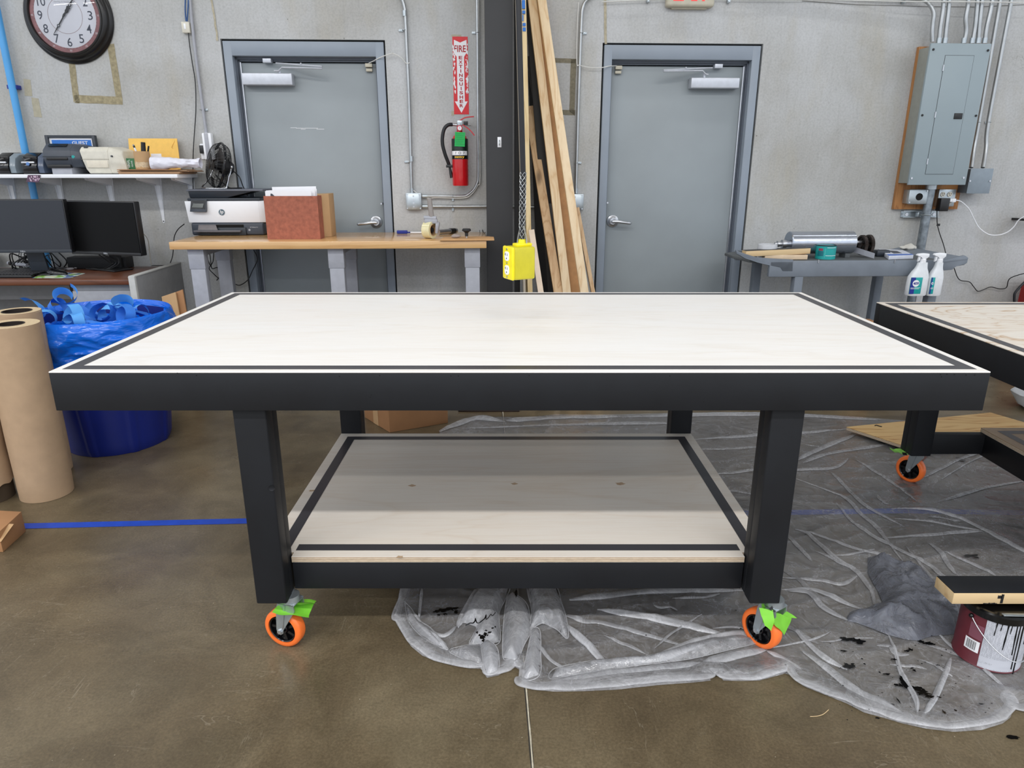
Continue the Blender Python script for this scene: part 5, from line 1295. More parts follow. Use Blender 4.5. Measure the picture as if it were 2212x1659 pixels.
bs = T.part('base', MB().box(x0+.022, x1+.016, y0-.0, yb-.01, BZ+.0005, zb-.0005, b=.012, seg=3), M['slate'])
T.part('output_slot', MB().box(x0+.10, x1-.11, y0-.004, y0+.03, zb-.045, zb-.012, b=.002), M['darkhole'], bs)
T.part('output_tray', MB().box(x0+.05, x1-.12, y0-.045, y0+.02, zb-.056, zb-.045, b=.002), mat('tray_grey', (96, 96, 102), .5), bs)
T.part('tray_flap', MB().hexa([(x0+.075, y0-.035, zb-.044), (x0+.20, y0-.035, zb-.044), (x0+.20, y0-.03, zb-.044), (x0+.075, y0-.03, zb-.044)], [(x0+.078, y0-.02, zb-.012), (x0+.185, y0-.02, zb-.012), (x0+.185, y0-.016, zb-.012), (x0+.078, y0-.016, zb-.012)], b=.001), mat('flap_grey', (110, 106, 108), .5), bs)
T.part('paper_drawer', MB().box(x0+.075, x1-.095, y0-.012, y0+.01, BZ+.001, BZ+.05, b=.004), M['slate_d'], bs)
T.part('drawer_grip', MB().box(x0+.14, x1-.14, y0-.014, y0-.01, BZ+.004, BZ+.016), M['blkmatte'], bs)
T.text('lettering', 'HP OfficeJet Pro', (x1-.045, y0-.0006, zb-.030), .006, M['whitep'], bs, w=.05)
T.part('round_logo_frame', MB().box(x1-.082, x1-.070, y0-.001, y0, zb-.052, zb-.040), M['leg_grey'], bs)
T.part('lid', MB().box(x0+.018, x1+.01, y0+.004, yb-.004, zt+.0005, zt+.018, b=.005), M['slate_d'])
lx0, ltop = gp(401, 409); rx = gp(567, 409)[0]
T.part('document_feeder', MB().hexa([(x0+.03, y0+.02, zt+.0185), (x0+.26, y0+.02, zt+.0185), (x0+.26, yb-.02, zt+.0185), (x0+.03, yb-.02, zt+.0185)], [(lx0+.008, y0+.01, ltop-.012), (rx-.06, y0+.01, ltop-.012), (rx-.06, yb-.01, ltop-.012), (lx0+.008, yb-.01, ltop-.012)], b=.004), M['slate_d'])
T.part('feeder_tray', MB().box(lx0, rx, y0+.004, yb-.004, ltop-.012, ltop, b=.003), mat('feeder_grey', (98, 102, 112), .5))
s = [gp(*p, y0-.006) for p in ((413, 431), (447, 431), (448, 458), (413, 457))]
sc_ = T.part('control_panel', MB().hexa([(s[0][0], y0-.012, s[0][1]), (s[1][0], y0-.012, s[1][1]), (s[2][0], y0-.030, s[2][1]), (s[3][0], y0-.030, s[3][1])], [(s[0][0]+.003, y0+.006, s[0][1]), (s[1][0]-.003, y0+.006, s[1][1]), (s[2][0]-.003, y0+.002, s[2][1]), (s[3][0]+.003, y0+.002, s[3][1])], b=.003), M['slate'])
k = .008
def insf(k, o): return [(s[0][0]+k, y0-.012-o-.003, s[0][1]-k), (s[1][0]-k, y0-.012-o-.003, s[1][1]-k), (s[2][0]-k, y0-.030-o+.003, s[2][1]+k*1.6), (s[3][0]+k, y0-.030-o+.003, s[3][1]+k*1.6)]
T.part('glass', MB().hexa(insf(.004, 0), insf(.004, .001)), M['blkgloss'], sc_)
T.part('display', MB().hexa(insf(.017, .0012), insf(.017, .002)), mat('display_grey', (84, 90, 88), .3), sc_)
lg = gp(478.7, 458.6, y0-.001); r = (gp(485.2, 458)[0]-gp(472.2, 458)[0])/2
ld_ = T.part('round_logo', MB().lathe([(0, .001), (r, .001), (r, 0)], (lg[0], y0+.001, lg[1]), (0, -1, 0), 32), mat('logo_grey', (84, 104, 116), .4))
T.text('lettering', 'hp', (lg[0], y0-.0006, lg[1]), r*1.5, M['whitep'], ld_, w=r*1.25, shear=.35, bold=.015)

# wire fan on the printer -----------------------------------------------
fz0 = ltop; fc = gp(472, 358, y0+.13); c = Vector((fc[0], y0+.13, fc[1])); ax = Vector((-.80, -.55, .22)).normalized(); R = .142
T = Thing('wire_fan', 'black wire cage fan with chrome stand on top of the inkjet printer', 'fan', (c.x, c.y, fz0), W)
q = ax.to_track_quat('Z', 'Y')
def FP(r, a, h): return c + q @ Vector((r*cos(a), r*sin(a), h))
for nm, s in (('front_guard', 1), ('rear_guard', -1)):
    b = MB(); n = 44
    for i in range(n):
        a = 2*pi*i/n; b.tube([FP(.034, a, s*.055), FP(R*.55, a+.10*s, s*.056), FP(R*.86, a+.16*s, s*.040), FP(R, a+.18*s, s*.006)], .0011, 4, 4, cap=False)
    for rr, h, t in ((R, .006, .0028), (R*.86, .040, .0014), (R*.55, .056, .0014), (.036, .055, .002)): b.torus(c+q @ Vector((0, 0, s*h)), rr, t, ax, 44, 5)
    gd = T.part(nm, b, M['blkplastic'])
    if s > 0: T.part('badge', MB().lathe([(0, .003), (.028, .002), (.034, -.002)], c+q @ Vector((0, 0, .055)), ax, 24), M['blkplastic'], gd)
T.part('outer_ring', MB().torus(c, R+.002, .005, ax, 56, 8), M['blkgloss'])
T.part('motor', MB().lathe([(0, -.095), (.030, -.09), (.042, -.075), (.045, -.02), (.03, -.01), (0, -.01)], c, ax, 24), M['blkmatte'])
T.part('hub', MB().lathe([(0, .03), (.02, .028), (.028, .018), (.028, -.008)], c, ax, 24), M['blkplastic'])
for k in range(3):
    def bl(u, v, k=k):
        a = 2*pi*k/3+u*1.5; r = .026+(R*.86-.026)*v; return FP(r, a-.25*v, -.018+.040*u*(.4+.6*v))
    T.part('blade', MB().surf(bl, 12, 8), mat('blade_black_%d' % k, (40, 36, 34), .35))
e1 = gp(499, 361, y0+.07); e2 = gp(444, 372, y0+.17)
pts = [FP(R+.012, 0.1, 0), gp(486, 400, y0+.03), gp(480, 404, y0+.03)]
b = MB(); pv = Vector((e1[0], y0+.08, e1[1])); zz = fz0+.005
b.tube([pv, (pv.x-.010, pv.y-.02, (pv.z+zz)/2+.02), (pv.x-.035, y0+.055, zz+.012), (pv.x-.05, y0+.05, zz), (c.x-.085, y0+.06, zz), (c.x-.105, y0+.10, zz+.012), (c.x-.09, y0+.17, zz+.05), (c.x-.065, y0+.20, c.z-.03)], .0048, 10, 6)
b.ball(tuple(pv), .009, 12)
T.part('stand', b, M['chrome'])
T.part('stand_arm', MB().tube([(c.x+.03, y0+.05, zz), (c.x+.10, y0+.08, zz), (c.x+.12, y0+.17, zz), (c.x+.02, y0+.22, zz), (c.x-.05, y0+.20, c.z-.06)], .004, 8, 6), M['blkplastic'])
b = MB().tube([(c.x+.07, c.y+.05, c.z-.03), wp(517, 382, .12), wp(524, 400, .10), wp(533, 420, .08), (wp(534, 430, .1)[0], -.08, ltop-.04)], .0032, 6, 6)
T.part('cord', b, M['blkplastic'])

# red-brown letter box with papers, kraft box ------------------------------
yb_ = bz(640, 517)[1]
g_ = lambda px, py: W.ly(px, py, yb_)
q = [g_(*p) for p in ((568, 423), (684.4, 424), (693, 517), (579, 517.6))]
x0, x1 = (q[0][0]+q[3][0])/2, (q[1][0]+q[2][0])/2; zt = (q[0][1]+q[1][1])/2; yd = yb_+.115
T = Thing('letter_box', 'reddish brown fibreboard box full of upright envelopes on the bench', 'box', ((x0+x1)/2, yb_+.05, BZ), W)
rb = mat('marbled_red_board', (160, 92, 70), .65, var=.22, vs=42)
T.part('front_panel', MB().box(x0, x1, yb_, yb_+.004, BZ+.0005, zt), rb)
T.part('rear_panel', MB().box(x0, x1, yd-.004, yd, BZ+.0005, zt), rb)
for a in (x0, x1-.004): T.part('side_panel', MB().box(a, a+.004, yb_+.0042, yd-.0042, BZ+.0005, zt), rb)
T.part('bottom', MB().box(x0+.004, x1-.004, yb_+.004, yd-.004, BZ+.0005, BZ+.004), rb)
for i, (pa, pb, pt, dy) in enumerate(((569, 672, 413, .020), (572, 680, 410, .040), (588, 683, 404, .085), (595, 684, 408, .065), (580, 678, 411, .052))):
    a = W.ly(pa, 415, yb_+dy)[0]; e = W.ly(pb, 415, yb_+dy)[0]; t = W.ly(600, pt, yb_+dy)[1]; a = max(a, x0+.006); e = min(e, x1-.006)
    E_ = Thing('paper_envelope', ['front white envelope with arrow print in the fibreboard box', 'second white envelope with return address in the fibreboard box', 'tallest white sheet at the back of the fibreboard box', 'white envelope just before the tallest sheet in the fibreboard box', 'middle white envelope in the fibreboard box'][i], 'envelope', ((a+e)/2, yb_+dy, BZ+.005), W, group='envelopes in the fibreboard box')
    o = E_.part('sheet', MB().hexa([(a, yb_+dy, BZ+.006), (e, yb_+dy, BZ+.006), (e, yb_+dy+.003, BZ+.006), (a, yb_+dy+.003, BZ+.006)], [(a, yb_+dy+.004, t-.004*(i % 2)), (e, yb_+dy+.004, t+.002*(i % 3)), (e, yb_+dy+.007, t+.002*(i % 3)), (a, yb_+dy+.007, t-.004*(i % 2))]), M['whitep'])
    if i < 2:
        k = (.030, .075)[i]
        E_.part('print', MB().prism([(a+k, t-.034), (a+k+.002, t-.014), (a+k+.010, t-.014), (a+k+.026, t-.030)], yb_+dy+.0005, yb_+dy+.0015, 'y'), M['slate'])
        if i == 1: E_.text('lettering', 'THE LAWRY ADVANTAGE', (a+k+.075, yb_+dy+.0005, t-.018), .005, M['slate_d'], w=.075)
yk = bz(712, 507)[1]
q = [W.ly(*p, yk) for p in ((696, 421), (720, 419), (726, 503), (700, 508))]
x0, x1 = (q[0][0]+q[3][0])/2-.03, (q[1][0]+q[2][0])/2; zt = q[1][1]; x0b = x0
T = Thing('cardboard_box', 'tan corrugated box standing just behind the fibreboard box', 'box', ((x0+x1)/2, yk+.08, BZ), W)
yk2 = yd+.004
T.part('carton', MB().hexa([(x0+.035, yk2, BZ+.0005), (x1, yk2+.05, BZ+.0005), (x1+.0, yk2+.20, BZ+.0005), (x0-.1, yk2+.16, BZ+.0005)], [(x0+.035, yk2, zt-.004), (x1, yk2+.05, zt+.006), (x1, yk2+.20, zt+.006), (x0-.1, yk2+.16, zt)], b=.002), M['cardboard_l'])

# bits on the bench -------------------------------------------------------------
def on(px, py): x, y = bz(px, py); return x, y
# tape gun: handle, frame, tape roll
yt = bz(929, 517)[1]
tc = W.ly(925, 498, yt+.03); Rr = (W.ly(925, 479, yt+.03)[1]-BZ)/2
T = Thing('tape_dispenser', 'grey handled packing tape gun with a clear tape roll standing on the bench', 'tape dispenser', (tc[0], yt+.03, BZ), W)
cx, cyy, cz = tc[0]+.006, yt+.05, BZ+Rr+.001; axd = Vector((.88, -.47, 0)).normalized()
T.part('tape_roll', MB().lathe([(Rr*.70, -.026), (Rr, -.026), (Rr, .026), (Rr*.70, .026), (Rr*.70, -.026)], (cx, cyy, cz), axd, 40), mat('clear_tape', (222, 214, 170), .15, coat=.5))
T.part('core', MB().lathe([(Rr*.62, -.025), (Rr*.70, -.025), (Rr*.70, .027), (Rr*.62, .027), (Rr*.62, -.025)], (cx, cyy, cz), axd, 32), M['cardboard_l'])
T.part('spool', MB().lathe([(0, .024), (Rr*.28, .024), (Rr*.30, .0), (Rr*.62, 0), (Rr*.62, -.02), (0, -.02)], (cx, cyy, cz), axd, 24), M['blkmatte'])
hs = W.ly(923, 428, yt+.05), W.ly(933, 468, yt+.05)
T.part('handle', MB().cyl((hs[1][0]-.002, cyy, hs[1][1]), (hs[0][0]+.012, cyy, hs[0][1]), .0155, .0145, n=20), mat('taupe_plastic', (150, 144, 140), .45))
T.part('frame', MB().cyl((cx-.03, cyy, hs[1][1]-.006), (cx+.045, cyy-.008, hs[1][1]-.010), .013, n=14).box(cx-.028, cx+.05, cyy-.02, cyy+.02, hs[1][1]-.040, hs[1][1]-.014, b=.004), M['leg_grey'])
T.part('side_plate', MB().hexa([(cx+.036, cyy-.028, cz-.02), (cx+.050, cyy-.02, cz-.02), (cx+.062, cyy-.01, cz+.045), (cx+.040, cyy-.02, cz+.05)], [(cx+.040, cyy+.01, cz-.02), (cx+.055, cyy+.02, cz-.02), (cx+.066, cyy+.02, cz+.045), (cx+.046, cyy+.02, cz+.05)], b=.003), M['leg_grey'])
a, c2_ = on(946, 509), on(985, 505)
pen('marker_pen', 'thick silver marker with black cap lying beside the tape gun', (a[0], a[1]+.05, BZ+.017), (c2_[0], c2_[1]+.05, BZ+.017), .0165, M['steel'], M['blkplastic'], .36, cat='marker')
# utility items left of the tape gun
a, c2_ = on(856, 506), on(878, 507)
T = Thing('ball_pen', 'blue pen with white lettering lying by the left door handle', 'pen', (*a, BZ), W)
T.part('barrel', MB().box(a[0], c2_[0], a[1]+.03, a[1]+.045, BZ+.0005, BZ+.022, b=.004), M['navy'])
T.part('clip', MB().box(c2_[0]-.005, c2_[0]+.018, a[1]+.034, a[1]+.040, BZ+.004, BZ+.013, b=.002), M['navy'])
a, c2_ = on(883, 506), on(912, 506)
T = Thing('ball_pen', 'thin white and blue pen lying left of the tape gun', 'pen', (*a, BZ), W)
T.part('barrel', MB().cyl((a[0], a[1]+.05, BZ+.007), (c2_[0], a[1]+.05, BZ+.007), .0045, n=10), M['white'])
T.part('tip', MB().cyl((c2_[0], a[1]+.05, BZ+.007), (c2_[0]+.02, a[1]+.05, BZ+.006), .0055, .002, n=10), M['navy'])
# kraft mailer hanging over the end, with stone and knob on it
q = [bz(*p) for p in ((950, 521), (1066, 522.5), (1068, 510), (1045, 507), (962, 509))]
q = [bz(950, 521), (bz(1068, 521)[0], fy-.01), (bz(1068, 521)[0], fy+.16), (bz(1052, 521)[0], fy+.20), (bz(961, 512)[0], fy+.17)]
solo('kraft_mailer', 'flat tan kraft pouch overhanging the right end of the bench', 'pouch', MB().prism(q, BZ+.001, BZ+.009, 'z', b=.003), mat('tan_kraft', (196, 152, 104), .7, var=.1, vs=20), (q[0][0], q[0][1], BZ), W)
p = bz(985, 514, BZ+.01); b = crumple(lambda u, v: (p[0]+.030*cos(2*pi*u)*cos(pi*(v-.5)), p[1]+.015*sin(2*pi*u)*cos(pi*(v-.5)), BZ+.021+.011*sin(pi*(v-.5))), 24, 12, .004, 5, 40)
solo('pebble', 'small grey rounded lump lying on the kraft pouch', 'lump', b, mat('grey_putty', (150, 138, 132), .6), (p[0], p[1], BZ+.01), W)
p = bz(1008, 514, BZ+.01); k = W.ly(1008, 500, p[1])
T = Thing('clamp_knob', 'black round clamping knob standing upright on the kraft pouch', 'knob', (p[0], p[1], BZ+.01), W)
T.part('cap', MB().lathe([(0, .022), (.022, .021), (.027, .014), (.027, .008), (.016, .002), (.010, -.004), (.010, -.024), (0, -.024)], (p[0], p[1], k[1]-.004), (0, 0, 1), 28), M['blkmatte'])
T.part('stud', MB().cyl((p[0], p[1], BZ+.0095), (p[0], p[1], k[1]-.026), .005, n=12), M['steel'])
b = MB(); p = [wp(1036, 497, .14), wp(1038, 507, .14), wp(1043, 506, .14), wp(1042, 496, .14), wp(1046, 504, .13), wp(1049, 501, .13)]
b.tube(p, .0018, 6, 4); solo('wire_clip', 'bent thin black wire clip at the back of the bench by the column', 'clip', b, M['blkplastic'], wp(1040, 505, .14), W)
# ------------------------------------------------------------------ grey utility cart on the right
KZ = .88
kf = W.lz(1885, 563, KZ)[1]; kb = -.09
kx = lambda px, y, z=KZ: None
def kq(px, py, y=None): return W.ly(px, py, kf if y is None else y)
xl = kq(1734, 580)[0]; xr_ = kq(2037, 580)[0]; x0 = kq(1655, 580)[0]
zb = kq(1885, 597.3)[1]
T = Thing('utility_cart', 'grey plastic utility cart with moulded handles against the right wall', 'cart', ((x0+xr_)/2, (kf+kb)/2, 0), W)
hl = kq(1583, 540, kf+.16)[0]; hr = kq(2092, 560)[0]
ty = T.part('tray', MB().box(x0+.02, xr_, kf, kf+.03, zb, KZ, b=.006).box(x0+.02, xr_, kb-.03, kb, zb+.03, KZ, b=.006).box(x0+.02, xr_, kf+.028, kb-.028, KZ-.03, KZ-.018), M['cart'])
T.part('tray_floor', MB().box(x0+.03, xr_-.01, kf+.03, kb-.03, KZ-.018, KZ-.0013), M['cartd'], ty)
# moulded corner uprights and handles
P = [kq(*p) for p in ((2037, 563), (2086, 552), (2093, 557), (2090, 568), (2083, 573), (2066, 574), (2058, 583), (2037, 585))]
hd = T.part('handle', MB().prism([(a, c) for a, c in P], kf+.002, kf+.026, 'y', b=.004), M['cart'])
T.part('handle', MB().prism([(a, c) for a, c in P], kb-.03, kb-.006, 'y', b=.004), M['cart'])
top = [(xr_, KZ+.004), (P[1][0], P[1][1]+.004), (P[2][0], P[2][1])]
T.part('handle_deck', MB().hexa([(xr_, kf, P[0][1]-.014), (P[2][0], kf, P[2][1]-.012), (P[2][0], kb-.03, P[2][1]-.012), (xr_, kb-.03, P[0][1]-.014)], [(xr_, kf, P[0][1]), (P[2][0]-.01, kf, P[2][1]+.004), (P[2][0]-.01, kb-.03, P[2][1]+.004), (xr_, kb-.03, P[0][1])], b=.004), M['cart'], hd)
Q = [kq(*p) for p in ((1714, 561), (1638, 558), (1612, 549), (1590, 541), (1592, 549), (1610, 558), (1636, 567), (1665, 574), (1686, 577), (1690, 587), (1713, 587))]
T.part('handle', MB().prism([(a, c) for a, c in Q], kf+.0, kf+.026, 'y', b=.003), M['cart'])
e0 = W.lz(1583, 537, KZ+.02)
T.part('handle_deck', MB().hexa([(x0+.03, kf+.03, KZ-.02), (x0+.03, kb-.03, KZ-.02), (hl, kf+.30, KZ+.00), (hl-.0, kf+.16, KZ+.00), (hl+.06, kf+.03, KZ-.012)], [(x0+.03, kf+.03, KZ-.002), (x0+.03, kb-.03, KZ-.002), (hl, kf+.30, KZ+.016), (hl, kf+.16, KZ+.016), (hl+.06, kf+.03, KZ+.004)], b=.003), M['cartd'])
for px, y, nm in ((1726, kf+.0, 0), (1635, kb-.07, 1), (1900, kb-.07, 1), (2021, kf+.0, 0)):
    x = kq(px, 610, y)[0]; b = MB().box(x-.027, x+.027, y+.004, y+.06, .10, zb+(.094 if nm == 0 and px < 1800 else .03), b=.006)
    T.part('leg', b, M['cart'])
T.part('lower_tray', MB().box(x0+.03, xr_-.01, kf+.01, kb-.02, .16, .21, b=.01), M['cart'])
for px, y in ((1726, kf+.03), (2021, kf+.03), (1635, kb-.04), (1900, kb-.04)):
    x = kq(px, 610, y)[0]; T.part('caster', MB().cyl((x-.015, y, .05), (x+.015, y, .05), .05, n=24).box(x-.02, x+.02, y-.02, y+.02, .09, .105), M['blkplastic'])
for px in (1768.5, 1933.5):
    a = kq(px, 561, kf-.004); c = kq(px, 568, kf-.004); T.part('screw', MB().cyl((a[0], kf-.004, c[1]), (a[0], kf-.004, a[1]), .003, n=8), M['steel'])
KT = KZ-.0008; KR = KZ+.0005
def kl(px, py, z=KR): return W.lz(px, py, z)
# two boards across the front rim
def board(name, label, bl, br, depth, z0, h, m, topm=None, zl=None):
    if zl is not None: (ax_, z0), (cx_, z1) = W.ly(*bl, zl), W.ly(*br, zl+.002); a = (ax_, zl); c = (cx_, zl+.002)
    else: a = W.lz(*bl, z0); c = W.lz(*br, z0); z1 = z0
    d = Vector((c[0]-a[0], c[1]-a[1], 0)); n = Vector((-d.y, d.x, 0)).normalized()*depth
    A = Vector((*a, z0)); C = Vector((*c, z1)); o = [A, C, C+n, A+n]
    T = Thing(name, label, 'board', A, W)
    T.part('board', MB().hexa(o, [p+Vector((0, 0, h)) for p in o], b=.001), m)
    if topm: T.part('painted_face', MB().hexa([p+Vector((0, 0, h+.0002)) for p in o], [p+Vector((0, 0, h+.0012)) for p in o]), topm, label='dark painted top face')
    return T
board('wood_offcut', 'pale board with dark painted top lying across the left of the cart', (1611, 554.5), (1750, 548), .068, KR+.002, .033, M['pine_x'], mat('dark_top_face', (64, 62, 58), .6), zl=kf+.068)
board('wood_offcut', 'shorter pale board lying in front of the dark topped one on the cart', (1652, 560.5), (1744, 560.5), .055, KR+.001, .0275, mat('pinkish_pine', (214, 190, 160), .6, var=.08, vs=16))
# white lid
p = W.ly(1658, 530, kf+.16)
T = Thing('plastic_tub', 'frosted white plastic tub set beside the roller on the cart', 'lid', (p[0], kf+.17, KT), W)
T.part('lid', MB().lathe([(0, 0), (.055, 0), (.060, .02), (.058, .065), (.054, .066), (.054, .02), (0, .004)], (p[0], kf+.16, KT+.02), (0, 0, 1), 36), mat('frosted_plastic', (206, 208, 212), .3))
T.part('paper_wrap', MB().lathe([(.0, 0), (.056, 0), (.056, .02), (0, .02)], (p[0], kf+.16, KT), (0, 0, 1), 24), M['whitep'])
# roller
yr = kf+.20; a = W.ly(1703, 533, yr); c = W.ly(1838, 533, yr); rr = .069; rz = KT+rr+.022
T = Thing('metal_roller', 'large polished aluminium roller with shaft lying on the cart', 'roller', ((a[0]+c[0])/2, yr, KT), W)
T.part('drum', MB().lathe([(0, -.004), (rr*.93, -.004), (rr, 0), (rr, c[0]-a[0]), (rr*.93, c[0]-a[0]+.004), (0, c[0]-a[0]+.004)], (a[0], yr, rz), (1, 0, 0), 56), M['alu'])
T.part('shaft', MB().lathe([(0, -.09), (.010, -.09), (.010, -.075), (.018, -.075), (.018, -.06), (.014, -.06), (.014, -.045), (.026, -.045), (.026, -.02), (.02, -.03), (.02, 0)], (a[0], yr, rz-.008), (1, 0, 0), 24), M['steel'])
T.part('shaft', MB().cyl((c[0], yr, rz), (c[0]+.13, yr, rz), .011, n=20).cyl((c[0], yr, rz), (c[0]+.03, yr, rz), .02, n=20), M['steel'])
T.part('cradle', MB().box(a[0]+.02, a[0]+.05, yr-.04, yr+.04, KT, KT+.026).box(c[0]-.05, c[0]-.02, yr-.04, yr+.04, KT, KT+.026), M['cartd'])
# toothed pulleys
for i, px in enumerate((1862, 1876)):
    q = W.ly(px, 528, yr); R = .062 if i == 0 else .063; b = MB(); n = 44
    ring_ = [(R*(1 if k % 2 else .955)) for k in range(2*n)]
    cx, cz = q[0], KT+R+.012
    A = [(cx-.009, yr+ring_[k]*cos(pi*k/n), cz+ring_[k]*sin(pi*k/n)) for k in range(2*n)]; B = [(x+.018, y, z) for x, y, z in A]
    I = [(cx-.009, yr+R*.80*cos(pi*k/n), cz+R*.80*sin(pi*k/n)) for k in range(2*n)]; J = [(x+.018, y, z) for x, y, z in I]
    V = [[b.b.verts.new(p) for p in L] for L in (A, B, J, I)]
    for k in range(2*n):
        j = (k+1) % (2*n)
        for s in range(4): t = (s+1) % 4; b.b.faces.new((V[s][k], V[s][j], V[t][j], V[t][k]))
    b.lathe([(0, -.012), (.02, -.012), (.02, .012), (0, .012)], (cx, yr, cz), (1, 0, 0), 20)
    b.lathe([(.02, -.002), (R*.82, -.002), (R*.82, .002), (.02, .002)], (cx, yr, cz), (1, 0, 0), 30)
    T = Thing('toothed_pulley', ['dark iron toothed pulley nearest the roller shaft on the cart', 'rear dark iron toothed pulley, right of its twin'][i], 'pulley', (cx, yr, KT), W, group='toothed pulleys beside the roller')
    T.part('wheel', b, M['iron'])
    for k in range(6):
        t = 2*pi*k/6+.3; T.part('web_hole', MB().cyl((cx-.0095, yr+R*.52*cos(t), cz+R*.52*sin(t)), (cx-.002, yr+R*.52*cos(t), cz+R*.52*sin(t)), .0095, n=14), M['darkhole'])
# teal can
p = kl(1786, 561, KT); q = W.ly(1786, 536, p[1]+.05); R = (W.ly(1806, 545, p[1]+.04)[0]-W.ly(1766, 545, p[1]+.04)[0])/2; h = .083
cy_ = p[1]+R; cx = q[0]
T = Thing('filler_can', 'squat teal can with black rim standing on the cart before the roller', 'can', (cx, cy_, KT), W)
T.part('body', MB().lathe([(0, 0), (R, 0), (R, h), (R*.96, h), (R*.96, h-.004), (0, h-.006)], (cx, cy_, KT+.0005), (0, 0, 1), 36), M['teal'])
T.part('rim', MB().torus((cx, cy_, KT+h), R, .003, (0, 0, 1), 40, 8), M['blkplastic'])
def cb(a0, a1, z0, z1, m, nm):
    T.part(nm, MB().surf(lambda u, v: (cx+(R+.0007)*cos(radians(a0+(a1-a0)*u)), cy_+(R+.0007)*sin(radians(a0+(a1-a0)*u)), KT+z0+(z1-z0)*v), 16, 2), m, normals=False)
cb(195, 232, .020, .050, mat('can_dark_teal', (14, 110, 122), .5), 'label_panel'); cb(200, 228, .052, .066, mat('can_red', (150, 60, 80), .5), 'label_panel'); cb(245, 320, .022, .0245, M['whitep'], 'label_line'); cb(250, 310, .070, .0725, M['whitep'], 'label_line'); cb(240, 242, .012, .068, mat('light_teal', (90, 200, 196), .5), 'label_line'); cb(322, 324, .012, .068, mat('light_teal2', (90, 200, 196), .5), 'label_line')
# bracket
a, c = kl(1845, 556, KT), kl(1888, 560, KT)
T = Thing('steel_bracket', 'pale slotted steel bracket lying under the dark pulleys', 'bracket', (a[0], a[1], KT), W)
T.part('plate', MB().hexa([(a[0], a[1]+.03, KT+.03), (c[0], c[1]+.0, KT+.004), (c[0], c[1]+.004, KT+.004), (a[0], a[1]+.034, KT+.03)], [(a[0], a[1]+.03, KT+.066), (c[0], c[1]+.0, KT+.036), (c[0], c[1]+.004, KT+.036), (a[0], a[1]+.034, KT+.066)]), M['leg_grey'])
for k in (.12, .25, .6, .8): T.part('slot', MB().box(a[0]+(c[0]-a[0])*k-.004, a[0]+(c[0]-a[0])*k+.004, a[1]+.03-.03*k-.002, a[1]+.03-.03*k+.002, KT+.038-.02*k, KT+.05-.02*k), M['blkmatte'])
# boxed item and cloth
q = [kl(*p, KT) for p in ((1919, 561), (1972, 559), (1950, 548), (1896, 545))]
T = Thing('small_box', 'flat white and blue printed box lying on the cart near the spray bottles', 'box', (*q[0], KT), W)
T.part('carton', MB().prism(q, KT+.0005, KT+.024, 'z', b=.001), mat('white_carton', (206, 210, 220), .5))
c_ = Vector((sum(p[0] for p in q)/4, sum(p[1] for p in q)/4, KT+.0245))
T.part('window', MB().prism([(c_.x+(p[0]-c_.x)*.35, c_.y+(p[1]-c_.y)*.42+.01) for p in q], KT+.024, KT+.0249, 'z'), mat('box_window', (40, 48, 62), .4))
T.part('blue_band', MB().prism([q[0], q[1], ((q[1][0]*.8+q[2][0]*.2), (q[1][1]*.8+q[2][1]*.2)), ((q[0][0]*.8+q[3][0]*.2), (q[0][1]*.8+q[3][1]*.2))], KT+.0241, KT+.0247, 'z'), mat('carton_blue', (70, 110, 190), .5))
a = W.ly(1962, 538, kb-.09)
solo('glove', 'crumpled off-white glove lying at the back of the cart', 'glove', crumple(lambda u, v: (a[0]+.055*cos(2*pi*u)*cos(pi*(v-.5))*(1+.3*sin(3*2*pi*u)), kb-.10+.035*sin(2*pi*u)*cos(pi*(v-.5)), KT+.022+.02*sin(pi*(v-.5))), 30, 14, .012, 7, 30), mat('glove_cloth', (196, 194, 186), .8), (a[0], kb-.10, KT), W)
solo('sander_tool', 'small dark tool half hidden behind the dark pulleys', 'tool', MB().box(W.ly(1895, 545, kf+.2)[0], W.ly(1925, 545, kf+.2)[0], kf+.20, kf+.26, KT+.0005, KT+.04, b=.01), M['slate_d'], (W.ly(1905, 545, kf+.2)[0], kf+.2, KT), W)
